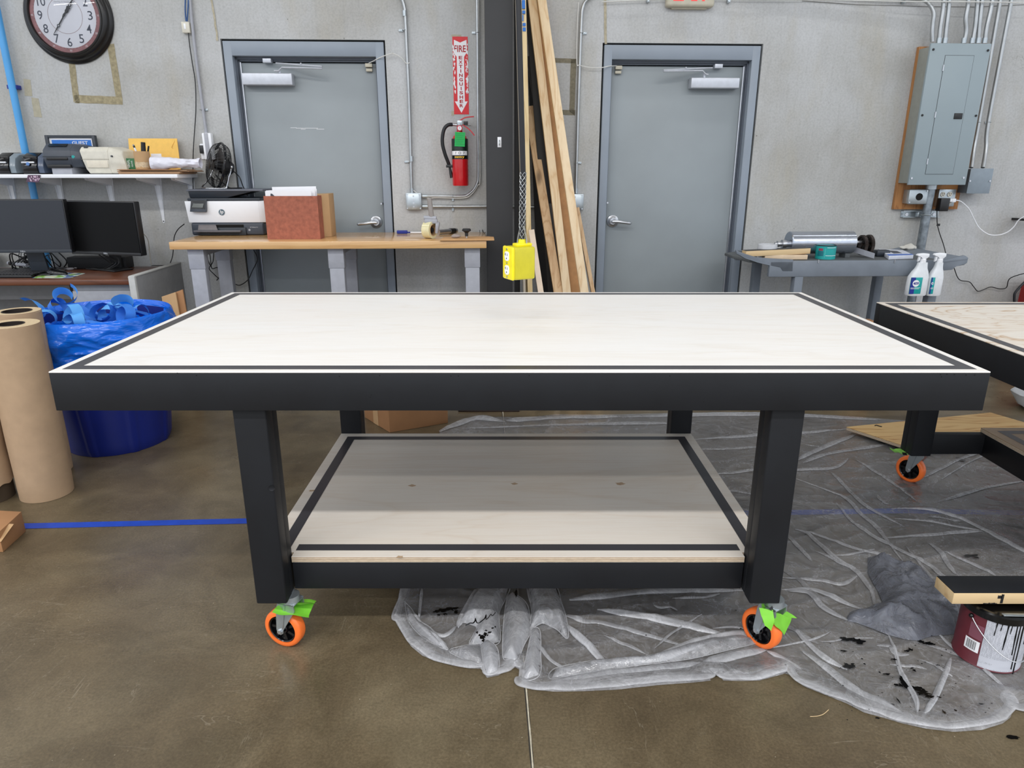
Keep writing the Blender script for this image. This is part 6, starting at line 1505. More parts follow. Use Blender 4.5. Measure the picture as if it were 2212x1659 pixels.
# spray bottles hooked on the rim
def bottle(label, pts, sx, yb):
    """pts: px of the bottle: left, right, bottom, shoulder, neck, top"""
    l, r, bo, sh, nk, tp = pts
    f_ = lambda px, py: W.ly(px, py, yb)
    x0, zb_ = f_(l, bo); x1 = f_(r, bo)[0]; zs = f_(l, sh)[1]; zn = f_(l, nk)[1]; zt_ = f_(l, tp)[1]
    w = x1-x0; cx = x0+w*.5; nx = x0+w*.60
    T = Thing('spray_bottle', label, 'spray bottle', (cx, yb, zb_), W, group='white spray bottles hooked on the cart rim')
    prof = [(zb_, .92, 0, .9), (zb_+.006, 1.0, 0, 1), (zb_+(zs-zb_)*.5, 1.0, 0, 1), (zs, .97, .01, 1), (zs+(zn-zs)*.35, .78, .05, .8), (zs+(zn-zs)*.6, .58, .08, .62), (zs+(zn-zs)*.8, .50, .10, .55), (zn, .46, .11, .5)]
    b = MB(); dep = .030
    rings = []
    for z_, k, off, kd in prof:
        rings.append([b.b.verts.new((cx+w*off+w*.5*k*(abs(cos(t))**.6)*(1 if cos(t) >= 0 else -1), yb+dep*kd*(abs(sin(t))**.6)*(1 if sin(t) >= 0 else -1), z_)) for t in [2*pi*i/28 for i in range(28)]])
    for p, q_ in zip(rings, rings[1:]):
        for i in range(28): b.b.faces.new((p[i], p[(i+1) % 28], q_[(i+1) % 28], q_[i]))
    b.b.faces.new(rings[0][::-1]); b.b.faces.new(rings[-1])
    T.part('bottle', b, mat('bottle_white', (222, 226, 230), .35), ang=50)
    nx = cx+w*.11
    T.part('collar', MB().lathe([(0, 0), (.017, 0), (.017, .018), (.013, .022), (0, .022)], (nx, yb, zn), (0, 0, 1), 24), M['white'])
    th = zt_-zn
    T.part('trigger_head', MB().prism([(nx-.014, zn+.02), (nx+.012, zn+.02), (nx+.016, zn+th*.55), (nx+.028, zn+th*.60), (nx+.028, zn+th*.95), (nx-.004, zn+th), (nx-.038, zn+th*.94), (nx-.046, zn+th*.78), (nx-.036, zn+th*.66), (nx-.014, zn+th*.60)], yb-.012, yb+.012, 'y', b=.003), M['white'])
    T.part('trigger', MB().prism([(nx-.030, zn+th*.66), (nx-.020, zn+th*.66), (nx-.024, zn+.012), (nx-.034, zn+.004)], yb-.008, yb+.008, 'y', b=.002), M['white'])
    lw = w*sx; lz0, lz1 = zb_+.014, zs+.0
    lb = T.part('label', MB().box(x0+.003, x0+lw, yb-dep-.0010, yb-dep+.004, lz0, lz1, b=.0004), mat('label_teal', (22, 160, 158), .4), label='teal and blue label')
    T.part('label_block', MB().box(x0+.003, x0+lw*.42, yb-dep-.0014, yb-dep, lz0, lz1), M['navy'], lb)
    T.part('label_badge', MB().lathe([(0, .0008), (lw*.28, .0008), (lw*.28, 0)], (x0+lw*.48, yb-dep-.0014, lz0+(lz1-lz0)*.64), (0, -1, 0), 24), M['whitep'], lb)
    T.text('lettering', '409', (x0+lw*.48, yb-dep-.0024, lz0+(lz1-lz0)*.64), lw*.24, M['navy'], lb, w=lw*.46, bold=.03)
    T.part('label_print', MB().box(x0+.006, x0+lw*.9, yb-dep-.0018, yb-dep-.001, lz0+(lz1-lz0)*.36, lz0+(lz1-lz0)*.38).box(x0+.006, x0+lw*.8, yb-dep-.0018, yb-dep-.001, lz0+(lz1-lz0)*.30, lz0+(lz1-lz0)*.32), M['whitep'], lb)
bottle('white spray bottle with teal 409 label, left of the pair on the cart rim', (1955, 1997, 638, 598, 567, 547), .60, kf-.055)
bottle('white spray bottle, right of the pair, its label mostly hidden', (1998, 2028, 638, 598, 567, 546), .30, kf-.050)

# objects at the right edge
p = W.ly(2203, 600, -.35)
T = Thing('red_machine', 'dark red cabinet just entering at the right edge', 'cabinet', (p[0]+.3, -.3, 0), W)
q = [W.ly(*k, -.12) for k in ((2201, 650), (2206, 620), (2214, 596))]
T.part('cabinet', MB().prism([(q[0][0]-.03, 0), (q[0][0]-.01, .45), (q[0][0], q[0][1]), (q[1][0], q[1][1]), (q[2][0], q[2][1]), (q[2][0]+.5, q[2][1]), (q[2][0]+.5, 0)], -.5, -.12, 'y', b=.008), mat('dark_red_paint', (132, 20, 18), .35))
T.part('hose', MB().tube([wp(2191, 662, .38), wp(2191, 642, .38), wp(2193, 632, .38), wp(2203, 620, .38), wp(2213, 610, .38), wp(2225, 600, .38)], .008, 8, 5), M['hose'])
p = W.ly(2207, 462, -.16)
T = Thing('blue_tool', 'blue and black power tool at the right edge, end of the white cable', 'tool', (p[0]+.05, -.22, p[1]-.05), W)
T.part('body', MB().ball((p[0]+.075, -.2, p[1]+.004), .07, 20, (1, 1, .62)), mat('tool_blue', (26, 56, 170), .3))
T.part('grip', MB().box(p[0]+.03, p[0]+.15, -.24, -.16, p[1]-.055, p[1]-.034, b=.006), M['blkplastic'])
T.part('wall_bracket', MB().box(p[0]+.06, p[0]+.10, -.17, -.001, p[1]-.05, p[1]-.036), M['blkplastic'])
# ------------------------------------------------------------------ floor things
def gz(px, py, z=0.): return G.lz(px, py, z)
# blue tape line
a0, a1 = gz(-60, 1142), gz(2300, 1107)
b = MB(); n = 90
def tl_y(x): 
    p = gz(0, 1138); q = gz(528, 1126); r = gz(1940, 1104); s = gz(2212, 1108)
    P = [p, q, r, s]
    for u, v in zip(P, P[1:]):
        if x <= v[0] or v is s: return u[1]+(v[1]-u[1])*(x-u[0])/(v[0]-u[0])
wdt = abs(gz(300, 1123)[1]-gz(300, 1134.5)[1]); rows = []
for i in range(n+1):
    x = -2.6+i*(5.6/n); y = tl_y(x); k = noise.noise(Vector((x*30, 1, 0)))*.0012
    rows.append((b.b.verts.new((x, y-wdt/2+k, .0014)), b.b.verts.new((x, y+wdt/2+k*.6, .0014))))
for p, q in zip(rows, rows[1:]): b.b.faces.new((p[0], q[0], q[1], p[1]))
solo('floor_tape', 'long straight strip of blue painter tape stuck across the floor', 'tape', b, M['blue_tape'], (-1.5, tl_y(-1.5), .0014), smooth=False, normals=False)

# kraft paper rolls -----------------------------------------------------
def roll(label, cx, cy, r, h, core, wrap=0, seed=0, z0=.0):
    T = Thing('paper_roll', label, 'paper roll', (cx, cy, 0), G, group='brown paper rolls standing on the floor')
    def f(u, v):
        a = 2*pi*u; rr = r*(1+.012*noise.noise(Vector((cos(a)*1.5, sin(a)*1.5, v*4+seed)))-.018*max(0, .08-v)/.08)
        return (cx+rr*cos(a), cy+rr*sin(a), .001+z0+(h-z0-.001)*v)
    T.part('paper', MB().surf(f, 64, 30, cu=True), M['kraft'])
    b = MB().lathe([(core, h-.03), (core, h-.001), (r*.985, h), (r, h-.006)], (cx, cy, 0), (0, 0, 1), 64)
    T.part('roll_end', b, M['kraft_end'], label='pale layered roll end')
    T.part('core', MB().lathe([(core*.92, h-.4), (core*.92, h+.001), (core, h+.001), (core, h-.4)], (cx, cy, 0), (0, 0, 1), 40).lathe([(0, h-.38), (core*.93, h-.38)], (cx, cy, 0), (0, 0, 1), 24), M['iron'])
    return T
roll('tall brown paper roll, front one at the left edge, open dark core', -2.115, 2.845, .107, .785, .052, seed=1)
roll('brown paper roll standing right behind the front roll beside the blue bin', -2.262, 3.10, .095, .79, .060, seed=4)
# wrapped roll at the far left, paper torn above the floor
cx, cy, r = -2.345, 2.80, .105
T = Thing('paper_roll', 'wrapped brown roll cut by the left edge, wrapping torn short above the floor', 'paper roll', (cx, cy, 0), G)
def f(u, v):
    a = 2*pi*u; hem = .075+.03*noise.noise(Vector((cos(a)*2.2, sin(a)*2.2, 3)))-(.03 if abs(a-5.4) < .3 else 0)
    rr = r*(1+.03*noise.noise(Vector((cos(a)*2, sin(a)*2, v*5)))+.04*(1-v)**6); return (cx+rr*cos(a), cy+rr*sin(a), hem+(.62-hem)*v)
T.part('wrapping', MB().surf(f, 72, 24, cu=True), M['kraft'])
T.part('core_roll', MB().lathe([(0, .001), (r*.93, .001), (r*.93, .60), (0, .62)], (cx, cy, 0), (0, 0, 1), 40), mat('dark_wrapped_roll', (74, 62, 48), .8))
# carton corner at the left edge
p = gz(7, 1193)
T = Thing('cardboard_box', 'corner of a small brown carton poking in at the lower left edge', 'box', (p[0]-.15, p[1]+.1, 0), G)
T.part('carton', MB().hexa([(p[0]-.4, p[1]+.02, 0), (p[0], p[1], 0), (p[0]-.02, p[1]+.16, 0), (p[0]-.4, p[1]+.2, 0)], [(p[0]-.4, p[1]+.02, .09), (p[0]+.0, p[1], .085), (p[0]-.02, p[1]+.16, .09), (p[0]-.4, p[1]+.2, .09)], b=.002), M['cardboard'])
T.part('flap', MB().hexa([(p[0]-.3, p[1]-.005, .09), (p[0]+.008, p[1]-.008, .05), (p[0]+.008, p[1]+.07, .08), (p[0]-.3, p[1]+.1, .09)], [(p[0]-.3, p[1]-.003, .093), (p[0]+.01, p[1]-.006, .053), (p[0]+.01, p[1]+.07, .083), (p[0]-.3, p[1]+.1, .093)]), M['cardboard_l'])

# blue bin ------------------------------------------------------------------
bx, by = -2.135, 3.50; RB, RT, HB = .252, .325, .70
T = Thing('trash_bin', 'large round dark blue plastic bin lined with a bright blue bag', 'bin', (bx, by, 0), G)
def f(u, v):
    a = 2*pi*u; r = RB+(RT-RB)*v
    for k in range(8):
        d = abs((a-2*pi*k/8+pi) % (2*pi)-pi)
        if d < .10: r += .006*(1-(d/.10)**4)
    if v < .03: r -= .008*(1-v/.03)
    return (bx+r*cos(a), by+r*sin(a), .001+(HB-.02)*v)
T.part('shell', MB().surf(f, 192, 24, cu=True).lathe([(0, .002), (RB-.008, .002)], (bx, by, 0), (0, 0, 1), 48), M['binblue'])
bagm, nt, bs_ = new_mat('blue_bag_film'); k_ = NT(nt)
bs_.inputs['Base Color'].default_value = lin((4, 106, 224)); bs_.inputs['Roughness'].default_value = .2; bs_.inputs['Specular IOR Level'].default_value = .6
bs_.inputs['Subsurface Weight'].default_value = .0
k_.bump(k_.noise(k_.coords((1, 1, 3), rot=(.5, .3, 0)), 5, 4, .5, .3), .5, .05, bs_)
def ridge(p): return 1-abs(noise.noise(p))*2
def bag(u, v):      # outside skirt from the rim down
    a = 2*pi*u; zz = HB+.012-v*(.30+.05*sin(a*2+1)+.03*noise.noise(Vector((cos(a)*3, sin(a)*3, 8))))
    base = RB+(RT-RB)*max(0, min(1, zz/HB))+.012
    w = ridge(Vector((a*1.6+v*2.2, v*3.2, 4)))*.020+ridge(Vector((a*3.4-v*3, v*5, 9)))*.012+ridge(Vector((a*6+v*7, v*7, 2)))*.005
    sag = .030*sin(min(1, v*1.6)*pi)
    return (bx+(base+w*v**.5*1.2+sag*.6)*cos(a), by+(base+w*v**.5*1.2+sag*.6)*sin(a), zz)
bg = T.part('bag_skirt', MB().surf(bag, 260, 46, cu=True), bagm, label='bright blue bag folded over the rim', ang=60)
def bagin(u, v):
    a = 2*pi*u; r = RT+.012-.02*v-v*.045+.014*noise.noise(Vector((a*5, v*2, 3)))*v
    return (bx+r*cos(a), by+r*sin(a), HB+.012+.010*sin(pi*min(1, v*6))-.30*v)
T.part('bag_lining', MB().surf(bagin, 200, 16, cu=True), bagm, ang=60)
def bagbot(u, v): 
    a = 2*pi*u; r = (RT-.055)*v; return (bx+r*cos(a), by+r*sin(a), HB-.22+.03*noise.noise(Vector((r*12*cos(a), r*12*sin(a), 2))))
T.part('bag_fill', MB().surf(bagbot, 60, 12, cu=True), bagm, ang=60)
# masking strips inside: one ribbon each
sm1 = mat('peeled_blue_tape', (92, 168, 236), .6, var=.1, vs=10); sm2 = mat('peeled_blue_tape_dark', (50, 122, 216), .6, var=.15, vs=14)
random.seed(23)
def ribbon(c, R, turns, ax, wd, seed, m, label):
    q = Vector(ax).to_track_quat('Z', 'Y'); n = 46; b = MB(); rows = []
    for i in range(n+1):
        t = i/n; a = 2*pi*turns*t+seed; r = R*(.65+.5*noise.noise(Vector((t*2.2, seed, 0)))+.3*t)
        ctr = Vector(c)+q @ Vector((r*cos(a), r*sin(a), (t-.5)*wd*1.2+.02*noise.noise(Vector((t*3, 4, seed)))))
        tw = q @ Vector((.35*sin(3*t+seed)*cos(a), .35*sin(3*t+seed)*sin(a), 1)).normalized()*wd/2
        rows.append([b.b.verts.new(ctr+tw*s+Vector((0, 0, .002*noise.noise(ctr*60)))) for s in (-1, 0, 1)])
    for p, r_ in zip(rows, rows[1:]):
        for j in (0, 1): b.b.faces.new((p[j], r_[j], r_[j+1], p[j+1]))
    zm = min(v.co.z for v in b.b.verts)
    return solo('tape_scrap', label, 'tape scrap', b, m, c, G, group='peeled blue tape scraps in the bin', smooth=True, normals=False)
zc_ = HB-.03
spots = [((bx-.13, by-.04, HB+.085), .058, 1.1, (.5, -.7, .5), .056, 'tall curled loop of pale blue tape, highest scrap in the bin', sm1),
 ((bx-.07, by-.10, HB+.02), .065, .8, (-.3, -.9, .3), .055, 'pale blue tape strip sloping down right below the tall loop', sm1),
 ((bx-.30, by-.05, HB+.035), .055, .75, (.2, -.8, .3), .048, 'blue tape loop hanging over the left rim of the bin', sm1),
 ((bx-.21, by+.02, HB+.03), .050, 1.0, (.8, -.2, .5), .050, 'crumpled blue tape piece at the left of the bin opening', sm2),
 ((bx-.19, by-.12, HB-.005), .045, 1.2, (.3, -.9, .1), .050, 'short blue tape curl at the front left inside the bin', sm1),
 ((bx-.03, by-.14, HB-.015), .045, 1.1, (-.6, -.7, .2), .050, 'rounded pale blue curl at the front centre of the bin', sm1),
 ((bx+.05, by-.03, HB+.01), .060, 1.2, (.1, -.8, .5), .052, 'blue tape curl in the middle of the bin with dark inside', sm2),
 ((bx+.10, by+.05, HB+.035), .070, .8, (.5, -.6, .7), .056, 'wide pale strip arching over the middle scraps', sm1),
 ((bx+.16, by-.05, HB+.0), .055, 1.1, (-.4, -.8, .3), .050, 'deep blue knotted tape at the right of the pile', sm2),
 ((bx+.21, by+.03, HB-.01), .050, .9, (.6, -.5, .3), .050, 'pale blue strip end at the far right of the pile', sm1),
 ((bx+.01, by+.10, HB-.01), .060, 1.0, (.2, .8, .5), .055, 'pale blue tape strip lying against the back lining', sm1),
 ((bx-.12, by+.10, HB-.02), .060, 1.0, (.5, .6, .6), .055, 'blue tape strip behind the tall loop', sm2)]
for i, (c, R, t, ax, wd, lab, m) in enumerate(spots): ribbon(c, R, t, ax, wd, i*1.7+.4, m, lab)
b = MB()
for i in range(60):
    a = random.random()*6.28; r = random.uniform(0, .22); c = Vector((bx+r*cos(a), by+r*sin(a), HB-.12+random.uniform(-.02, .08)))
    A = random.random()*6.28; d = Vector((cos(A), sin(A), random.uniform(-.5, .5))).normalized()*random.uniform(.03, .07); s = Vector((-sin(A), cos(A), random.uniform(-.6, .6))).normalized()*.024
    k = [c-d-s, c-d+s, c+d+s+Vector((0, 0, .02)), c+d-s]; g = bil(k)
    b.surf(lambda u, v: g(u, v)+Vector((0, 0, .02*sin(pi*u))), 8, 3)
solo('tape_pile', 'heap of crumpled blue tape filling the bin under the loops', 'tape pile', b, sm2, (bx, by, HB-.12), G, kind='stuff', normals=False)

# cardboard boxes behind the table
q = [gz(*p) for p in ((842, 935), (968, 914))]; l = gz(788, 902)
v = Vector((q[1][0]-q[0][0], q[1][1]-q[0][1])); w_ = Vector((l[0]-q[0][0], l[1]-q[0][1]))
o = [(q[0][0], q[0][1]), (q[1][0], q[1][1]), (q[1][0]+w_.x, q[1][1]+w_.y), (q[0][0]+w_.x, q[0][1]+w_.y)]
T = Thing('cardboard_box', 'closed brown shipping box on the floor behind the big table', 'box', (q[0][0], q[0][1], 0), G)
T.part('carton', MB().hexa([(*p, .001) for p in o], [(*p, .26) for p in o], b=.002), M['cardboard'])
T.part('packing_tape', MB().hexa([(o[0][0]+(o[3][0]-o[0][0])*.42-.0015, o[0][1]+(o[3][1]-o[0][1])*.42-.0015, .002), (o[0][0]+(o[3][0]-o[0][0])*.62-.0015, o[0][1]+(o[3][1]-o[0][1])*.62-.0015, .002), (o[0][0]+(o[3][0]-o[0][0])*.62, o[0][1]+(o[3][1]-o[0][1])*.62, .002), (o[0][0]+(o[3][0]-o[0][0])*.42, o[0][1]+(o[3][1]-o[0][1])*.42, .002)], [(o[0][0]+(o[3][0]-o[0][0])*.42-.0015, o[0][1]+(o[3][1]-o[0][1])*.42-.0015, .25), (o[0][0]+(o[3][0]-o[0][0])*.62-.0015, o[0][1]+(o[3][1]-o[0][1])*.62-.0015, .25), (o[0][0]+(o[3][0]-o[0][0])*.62, o[0][1]+(o[3][1]-o[0][1])*.62, .25), (o[0][0]+(o[3][0]-o[0][0])*.42, o[0][1]+(o[3][1]-o[0][1])*.42, .25)]), M['cardboard_l'])
a, c = gz(990, 890), gz(1122, 889)
solo('floor_mat', 'dark flat sheet lying on the floor near the steel column', 'mat', MB().box(a[0], c[0], a[1], a[1]+.35, .001, .012, b=.002), mat('dark_brown_sheet', (48, 34, 30), .7), (a[0], a[1], 0), G)
zq = .53; a, c = gz(1843, 690, zq), gz(1883, 692, zq)
T = Thing('cardboard_box', 'small open brown box seen in the gap between the two tables', 'box', (a[0]+.1, a[1]+.1, 0), G)
T.part('carton', MB().box(a[0]-.01, c[0], a[1]-.14, a[1]+.0, .001, zq+.004, b=.002), M['cardboard'])
T.part('flap', MB().hexa([(a[0]-.01, a[1]-.004, zq-.02), (c[0]-.04, a[1]-.004, zq-.02), (c[0]-.04, a[1], zq-.02), (a[0]-.01, a[1], zq-.02)], [(a[0]-.01, a[1]+.02, zq+.02), (c[0]-.06, a[1]+.02, zq+.02), (c[0]-.06, a[1]+.024, zq+.02), (a[0]-.01, a[1]+.024, zq+.02)]), M['cardboard'])
# pine plywood on the floor, right
zp = .045; A = Vector(gz(1829, 922, zp)); B = Vector(gz(2140, 891, zp)); Dd = Vector(gz(1948, 961, zp))-A; Cd = Vector(gz(2212, 912, zp))-B
D = A+Dd.normalized()*.36; C = B+Cd.normalized()*.45
T = Thing('plywood_sheet', 'pine plywood sheet propped low on the plastic under the right table', 'sheet', (A.x, A.y, .02), G)
ps = T.part('face', MB().hexa([(*p, zp-.004) for p in (A, D, C, B)], [(*p, zp) for p in (A, D, C, B)]), M['ply_pine'])
T.part('edge', MB().hexa([(*p, zp-.018) for p in (A, D, C, B)], [(*p, zp-.0042) for p in (A, D, C, B)]), M['ply_edge'])
for s in (.25, .7):
    p = A.lerp(C, s); T.part('spacer', MB().box(p.x-.03, p.x+.03, p.y-.03, p.y+.03, .009, zp-.0182), M['pine_x'])
p = [gz(*k, zp+.001) for k in ((1890, 920), (1893, 919), (1900, 921), (1905, 922))]
T.part('hook_mark', MB().tube([(*k, zp+.002) for k in p], .003, 6, 3), M['blkmatte'], ps)
# bag lump at the far right edge
a = gz(2200, 905)
solo('plastic_bag', 'milky plastic bundle at the right edge behind the pine plywood', 'plastic bag', crumple(lambda u, v: (a[0]+.23+.13*cos(2*pi*u)*cos(pi*(v-.5)), a[1]+.18+.13*sin(2*pi*u)*cos(pi*(v-.5)), .10+.095*sin(pi*(v-.5))), 30, 16, .03, 11, 16), mat('milky_bag', (200, 204, 208), .3), (a[0]+.1, a[1]+.15, 0), G)

# hanging outlet box ---------------------------------------------------------------
HY = 2.2
c0 = G.ly(1107.5, 571, HY); wf, ws, hh = .072, .082, .104
F = Frame((c0[0], HY, c0[1]), radians(-64))
# the vertical edge between socket face and side face is at px 1107.5
T = Thing('outlet_box', 'bright yellow portable outlet box hanging over the big table', 'outlet box', (0, 0, -hh/2), F)
X1, X0 = 0, -wf
T.part('housing', MB().box(X0, X1, .006, ws, -hh/2, hh/2, b=.007, seg=3), M['yellow'])
fp = T.part('face_plate', MB().box(X0-.001, X1+.001, -.002, .009, -hh/2-.001, hh/2+.001, b=.006, seg=3), M['yellow_face'])
for i, z in enumerate((.022, -.022)):
    w2 = .0165; pts = [((X0+X1)/2+w2*max(-.86, min(.86, cos(t)))*1.05, z+w2*max(-.9, min(.9, sin(t)))) for t in [2*pi*k/28 for k in range(28)]]
    so = T.part('socket', MB().prism(pts, -.0045, 0, 'y', b=.0008), M['white'], fp)
    mx_ = (X0+X1)/2
    T.part('slots', MB().box(mx_-.008, mx_-.0058, -.0050, -.003, z+.001, z+.010).box(mx_+.005, mx_+.0072, -.0050, -.003, z+.001, z+.009).box(mx_-.012, mx_-.0058, -.0050, -.003, z+.0045, z+.0065).cyl((mx_, -.0050, z-.007), (mx_, -.003, z-.007), .0026, n=10), M['darkhole'], so)
for z in (.044, 0, -.044): T.part('screw', MB().cyl(((X0+X1)/2, -.0045, z), ((X0+X1)/2, -.001, z), .0032, n=12), M['steel'], fp)
cxl, cyl = -.034, .050
T.part('cord_clamp', MB().box(cxl-.016, cxl+.016, cyl-.028, cyl+.030, hh/2-.001, hh/2+.010, b=.004).cyl((cxl, cyl, hh/2), (cxl, cyl, hh/2+.022), .014, .011, n=20), M['yellow_face'])
wc = F.M @ Vector((cxl, cyl, hh/2+.02)); I = F.I
p0 = wc; p1 = Vector((*G.ly(1129, 440, HY+.02)[:1], HY+.02, G.ly(1129, 440, HY)[1])); p2 = Vector((G.ly(1130, 372, HY)[0], HY, G.ly(1130, 372, HY)[1])); p3 = Vector((G.ly(1120, 0, HY)[0], HY, G.ly(1120, 0, HY)[1]))
p4 = p3+(p3-p2)*3; p5 = Vector((p4.x, p4.y, HC))
L = [I @ p0.lerp(p1, i/20) for i in range(20)]+[I @ p1.lerp(p2, i/18) for i in range(18)]+[I @ p for p in (p2, p3, p4, p5)]
T.part('cord', MB().tube(L, .0082, 14, 0), M['hose'], label='thick black cord')
# woven wire grip round the cord
ctr = [I @ (p0.lerp(p1, i/20)) for i in range(20)]+[I @ (p1.lerp(p2, i/18)) for i in range(19)]; b = MB()
for s in (-1, 1):
    for k in range(5):
        pts = []; n = len(ctr)
        for i, p in enumerate(ctr):
            t = i/(n-1); a = s*(t*2*pi*2.4)+2*pi*k/5; pts.append(p+Vector((.0098*cos(a), .0098*sin(a), 0)))
        b.tube(pts, .0009, 4)
for s in (-1, 1): b.tube([Vector((cxl+s*.013, cyl+.01*s, hh/2+.008)), Vector((cxl+s*.012, cyl+.008*s, hh/2+.03)), ctr[8]+Vector((s*.009, 0, 0))], .0022, 6, 4)
T.part('wire_grip', b, M['conduit'], label='woven wire grip')

# ------------------------------------------------------------------ plastic drop cloth
def inside(poly, x, y):
    c = False; n = len(poly); j = n-1
    for i in range(n):
        xi, yi = poly[i]; xj, yj = poly[j]
        if (yi > y) != (yj > y) and x < (xj-xi)*(y-yi)/(yj-yi)+xi: c = not c
        j = i
    return c
def segd(px, py, a, b):
    dx, dy = b[0]-a[0], b[1]-a[1]; t = max(0, min(1, ((px-a[0])*dx+(py-a[1])*dy)/(dx*dx+dy*dy+1e-12)))
    qx, qy = a[0]+dx*t, a[1]+dy*t; return hypot(px-qx, py-qy), qx, qy, t
def polyd(poly, x, y, closed=True):
    best = (1e9, 0, 0)
    n = len(poly)
    for i in range(n if closed else n-1):
        d = segd(x, y, poly[i], poly[(i+1) % n])
        if d[0] < best[0]: best = d[:3]
    return best
def sheet(poly, step, hf, rot=.35):
    """grid clipped to the polygon, edge vertices snapped to it; hf(x, y, d) -> (z, thick)"""
    xs = [p[0] for p in poly]; ys = [p[1] for p in poly]
    nx, ny = int((max(xs)-min(xs))/step)+3, int((max(ys)-min(ys))/step)+3; x0, y0 = min(xs)-step, min(ys)-step
    ins = [[inside(poly, x0+i*step, y0+j*step) for j in range(ny)] for i in range(nx)]
    b = MB(); lay = b.b.verts.layers.float.new('thick'); vs = {}
    def V(i, j):
        if (i, j) not in vs:
            x, y = x0+i*step, y0+j*step
            d, qx, qy = polyd(poly, x, y)
            if not ins[i][j]: x, y, d = qx, qy, 0
            elif d < step*.4: x, y, d = qx, qy, 0
            z, t = hf(x, y, d); v = b.b.verts.new((x, y, z)); v[lay] = t; vs[(i, j)] = v
        return vs[(i, j)]
    for i in range(nx-1):
        for j in range(ny-1):
            c = (ins[i][j], ins[i+1][j], ins[i+1][j+1], ins[i][j+1])
            if any(c): b.b.faces.new((V(i, j), V(i+1, j), V(i+1, j+1), V(i, j+1)))
    bmesh.ops.remove_doubles(b.b, verts=b.b.verts, dist=1e-5)
    return b
def film(name, tint, base, gain, rough=.2, bumpst=.5, sc=8):
    m, nt, b = new_mat(name); k = NT(nt); nt.nodes.remove(b); out = nt.nodes['Material Output']
    at = k.n('ShaderNodeAttribute', attribute_name='thick'); at.attribute_type = 'GEOMETRY'
    bp = k.n('ShaderNodeBump'); bp.inputs['Strength'].default_value = bumpst; bp.inputs['Distance'].default_value = .02
    nz = k.math('ABSOLUTE', k.math('SUBTRACT', k.noise(k.coords((1, 1, 1)), sc, 5, .6, 1.2), .5)); k.l(nz, bp.inputs['Height'])
    fine = k.noise(k.coords((1, 1, 1), loc=(2, 7, 1)), 11, 6, .7, 2.2)
    fw = k.ramp(fine, [(.40, g3(0)), (.50, g3(.55)), (.53, g3(1)), (.56, g3(.4)), (.68, g3(0))])
    df = k.n('ShaderNodeBsdfDiffuse'); df.inputs[0].default_value = lin(tint); k.l(bp.outputs[0], df.inputs['Normal'])
    tl_ = k.n('ShaderNodeBsdfTranslucent'); tl_.inputs[0].default_value = lin(tint)
    mx1 = k.n('ShaderNodeMixShader'); mx1.inputs[0].default_value = .3; k.l(df.outputs[0], mx1.inputs[1]); k.l(tl_.outputs[0], mx1.inputs[2])
    tr = k.n('ShaderNodeBsdfTransparent'); tr.inputs[0].default_value = (.97, .97, .97, 1)
    lw = k.n('ShaderNodeLayerWeight'); lw.inputs[0].default_value = .35; 
    fine2 = k.noise(k.coords((1, 1, 1), rot=(0, 0, .6), loc=(4, 1, 1)), 4.2, 5, .62, 1.4)
    fw2 = k.ramp(fine2, [(.488, g3(0)), (.498, g3(1)), (.502, g3(1)), (.516, g3(0))])
    fw = k.math('ADD', fw, k.math('MULTIPLY', fw2, .8))
    f = k.math('ADD', k.math('MULTIPLY', at.outputs['Fac'], gain), k.math('ADD', k.math('MULTIPLY', fw, .13), base), clamp=True)
    f = k.math('ADD', f, k.math('MULTIPLY', k.math('POWER', lw.outputs['Facing'], 3), .16), clamp=True)
    mx2 = k.n('ShaderNodeMixShader'); k.l(f, mx2.inputs[0]); k.l(tr.outputs[0], mx2.inputs[1]); k.l(mx1.outputs[0], mx2.inputs[2])
    gl = k.n('ShaderNodeBsdfGlossy'); gl.inputs['Roughness'].default_value = rough; k.l(bp.outputs[0], gl.inputs['Normal'])
    fr = k.n('ShaderNodeFresnel'); fr.inputs[0].default_value = 1.48; k.l(bp.outputs[0], fr.inputs['Normal'])
    mx3 = k.n('ShaderNodeMixShader'); k.l(fr.outputs[0], mx3.inputs[0]); k.l(mx2.outputs[0], mx3.inputs[1]); k.l(gl.outputs[0], mx3.inputs[2])
    k.l(mx3.outputs[0], out.inputs[0]); return m
PF = film('clear_plastic_film', (240, 241, 246), .14, .72, .13)
bd = [(866, 1270), (861, 1300), (852, 1340), (858, 1352), (872, 1375), (888, 1398), (912, 1418), (940, 1430), (980, 1440), (1015, 1446), (1042, 1446), (1047, 1458), (1052, 1466), (1076, 1461), (1092, 1452), (1108, 1441), (1118, 1446), (1130, 1453), (1127, 1476), (1126, 1483), (1150, 1492), (1200, 1496), (1260, 1495), (1330, 1492), (1420, 1482), (1500, 1476), (1535, 1472), (1533, 1464), (1540, 1460), (1556, 1462), (1562, 1472), (1600, 1473), (1640, 1472), (1692, 1458), (1702, 1452), (1715, 1466), (1735, 1484), (1780, 1502), (1830, 1522), (1866, 1541), (1910, 1553), (1950, 1565), (2000, 1576), (2060, 1583), (2120, 1579), (2165, 1565), (2182, 1552), (2192, 1528), (2190, 1515), (2215, 1540), (2420, 1560),
      (2700, 1100), (2420, 930), (2120, 910), (1960, 910), (1830, 899), (1700, 892), (1560, 891), (1450, 893), (1340, 896), (1200, 896), (1140, 902), (1060, 901), (1040, 902), (1010, 911), (985, 924), (950, 934), (930, 1000), (880, 1140)]
poly = [gz(*p) for p in bd]
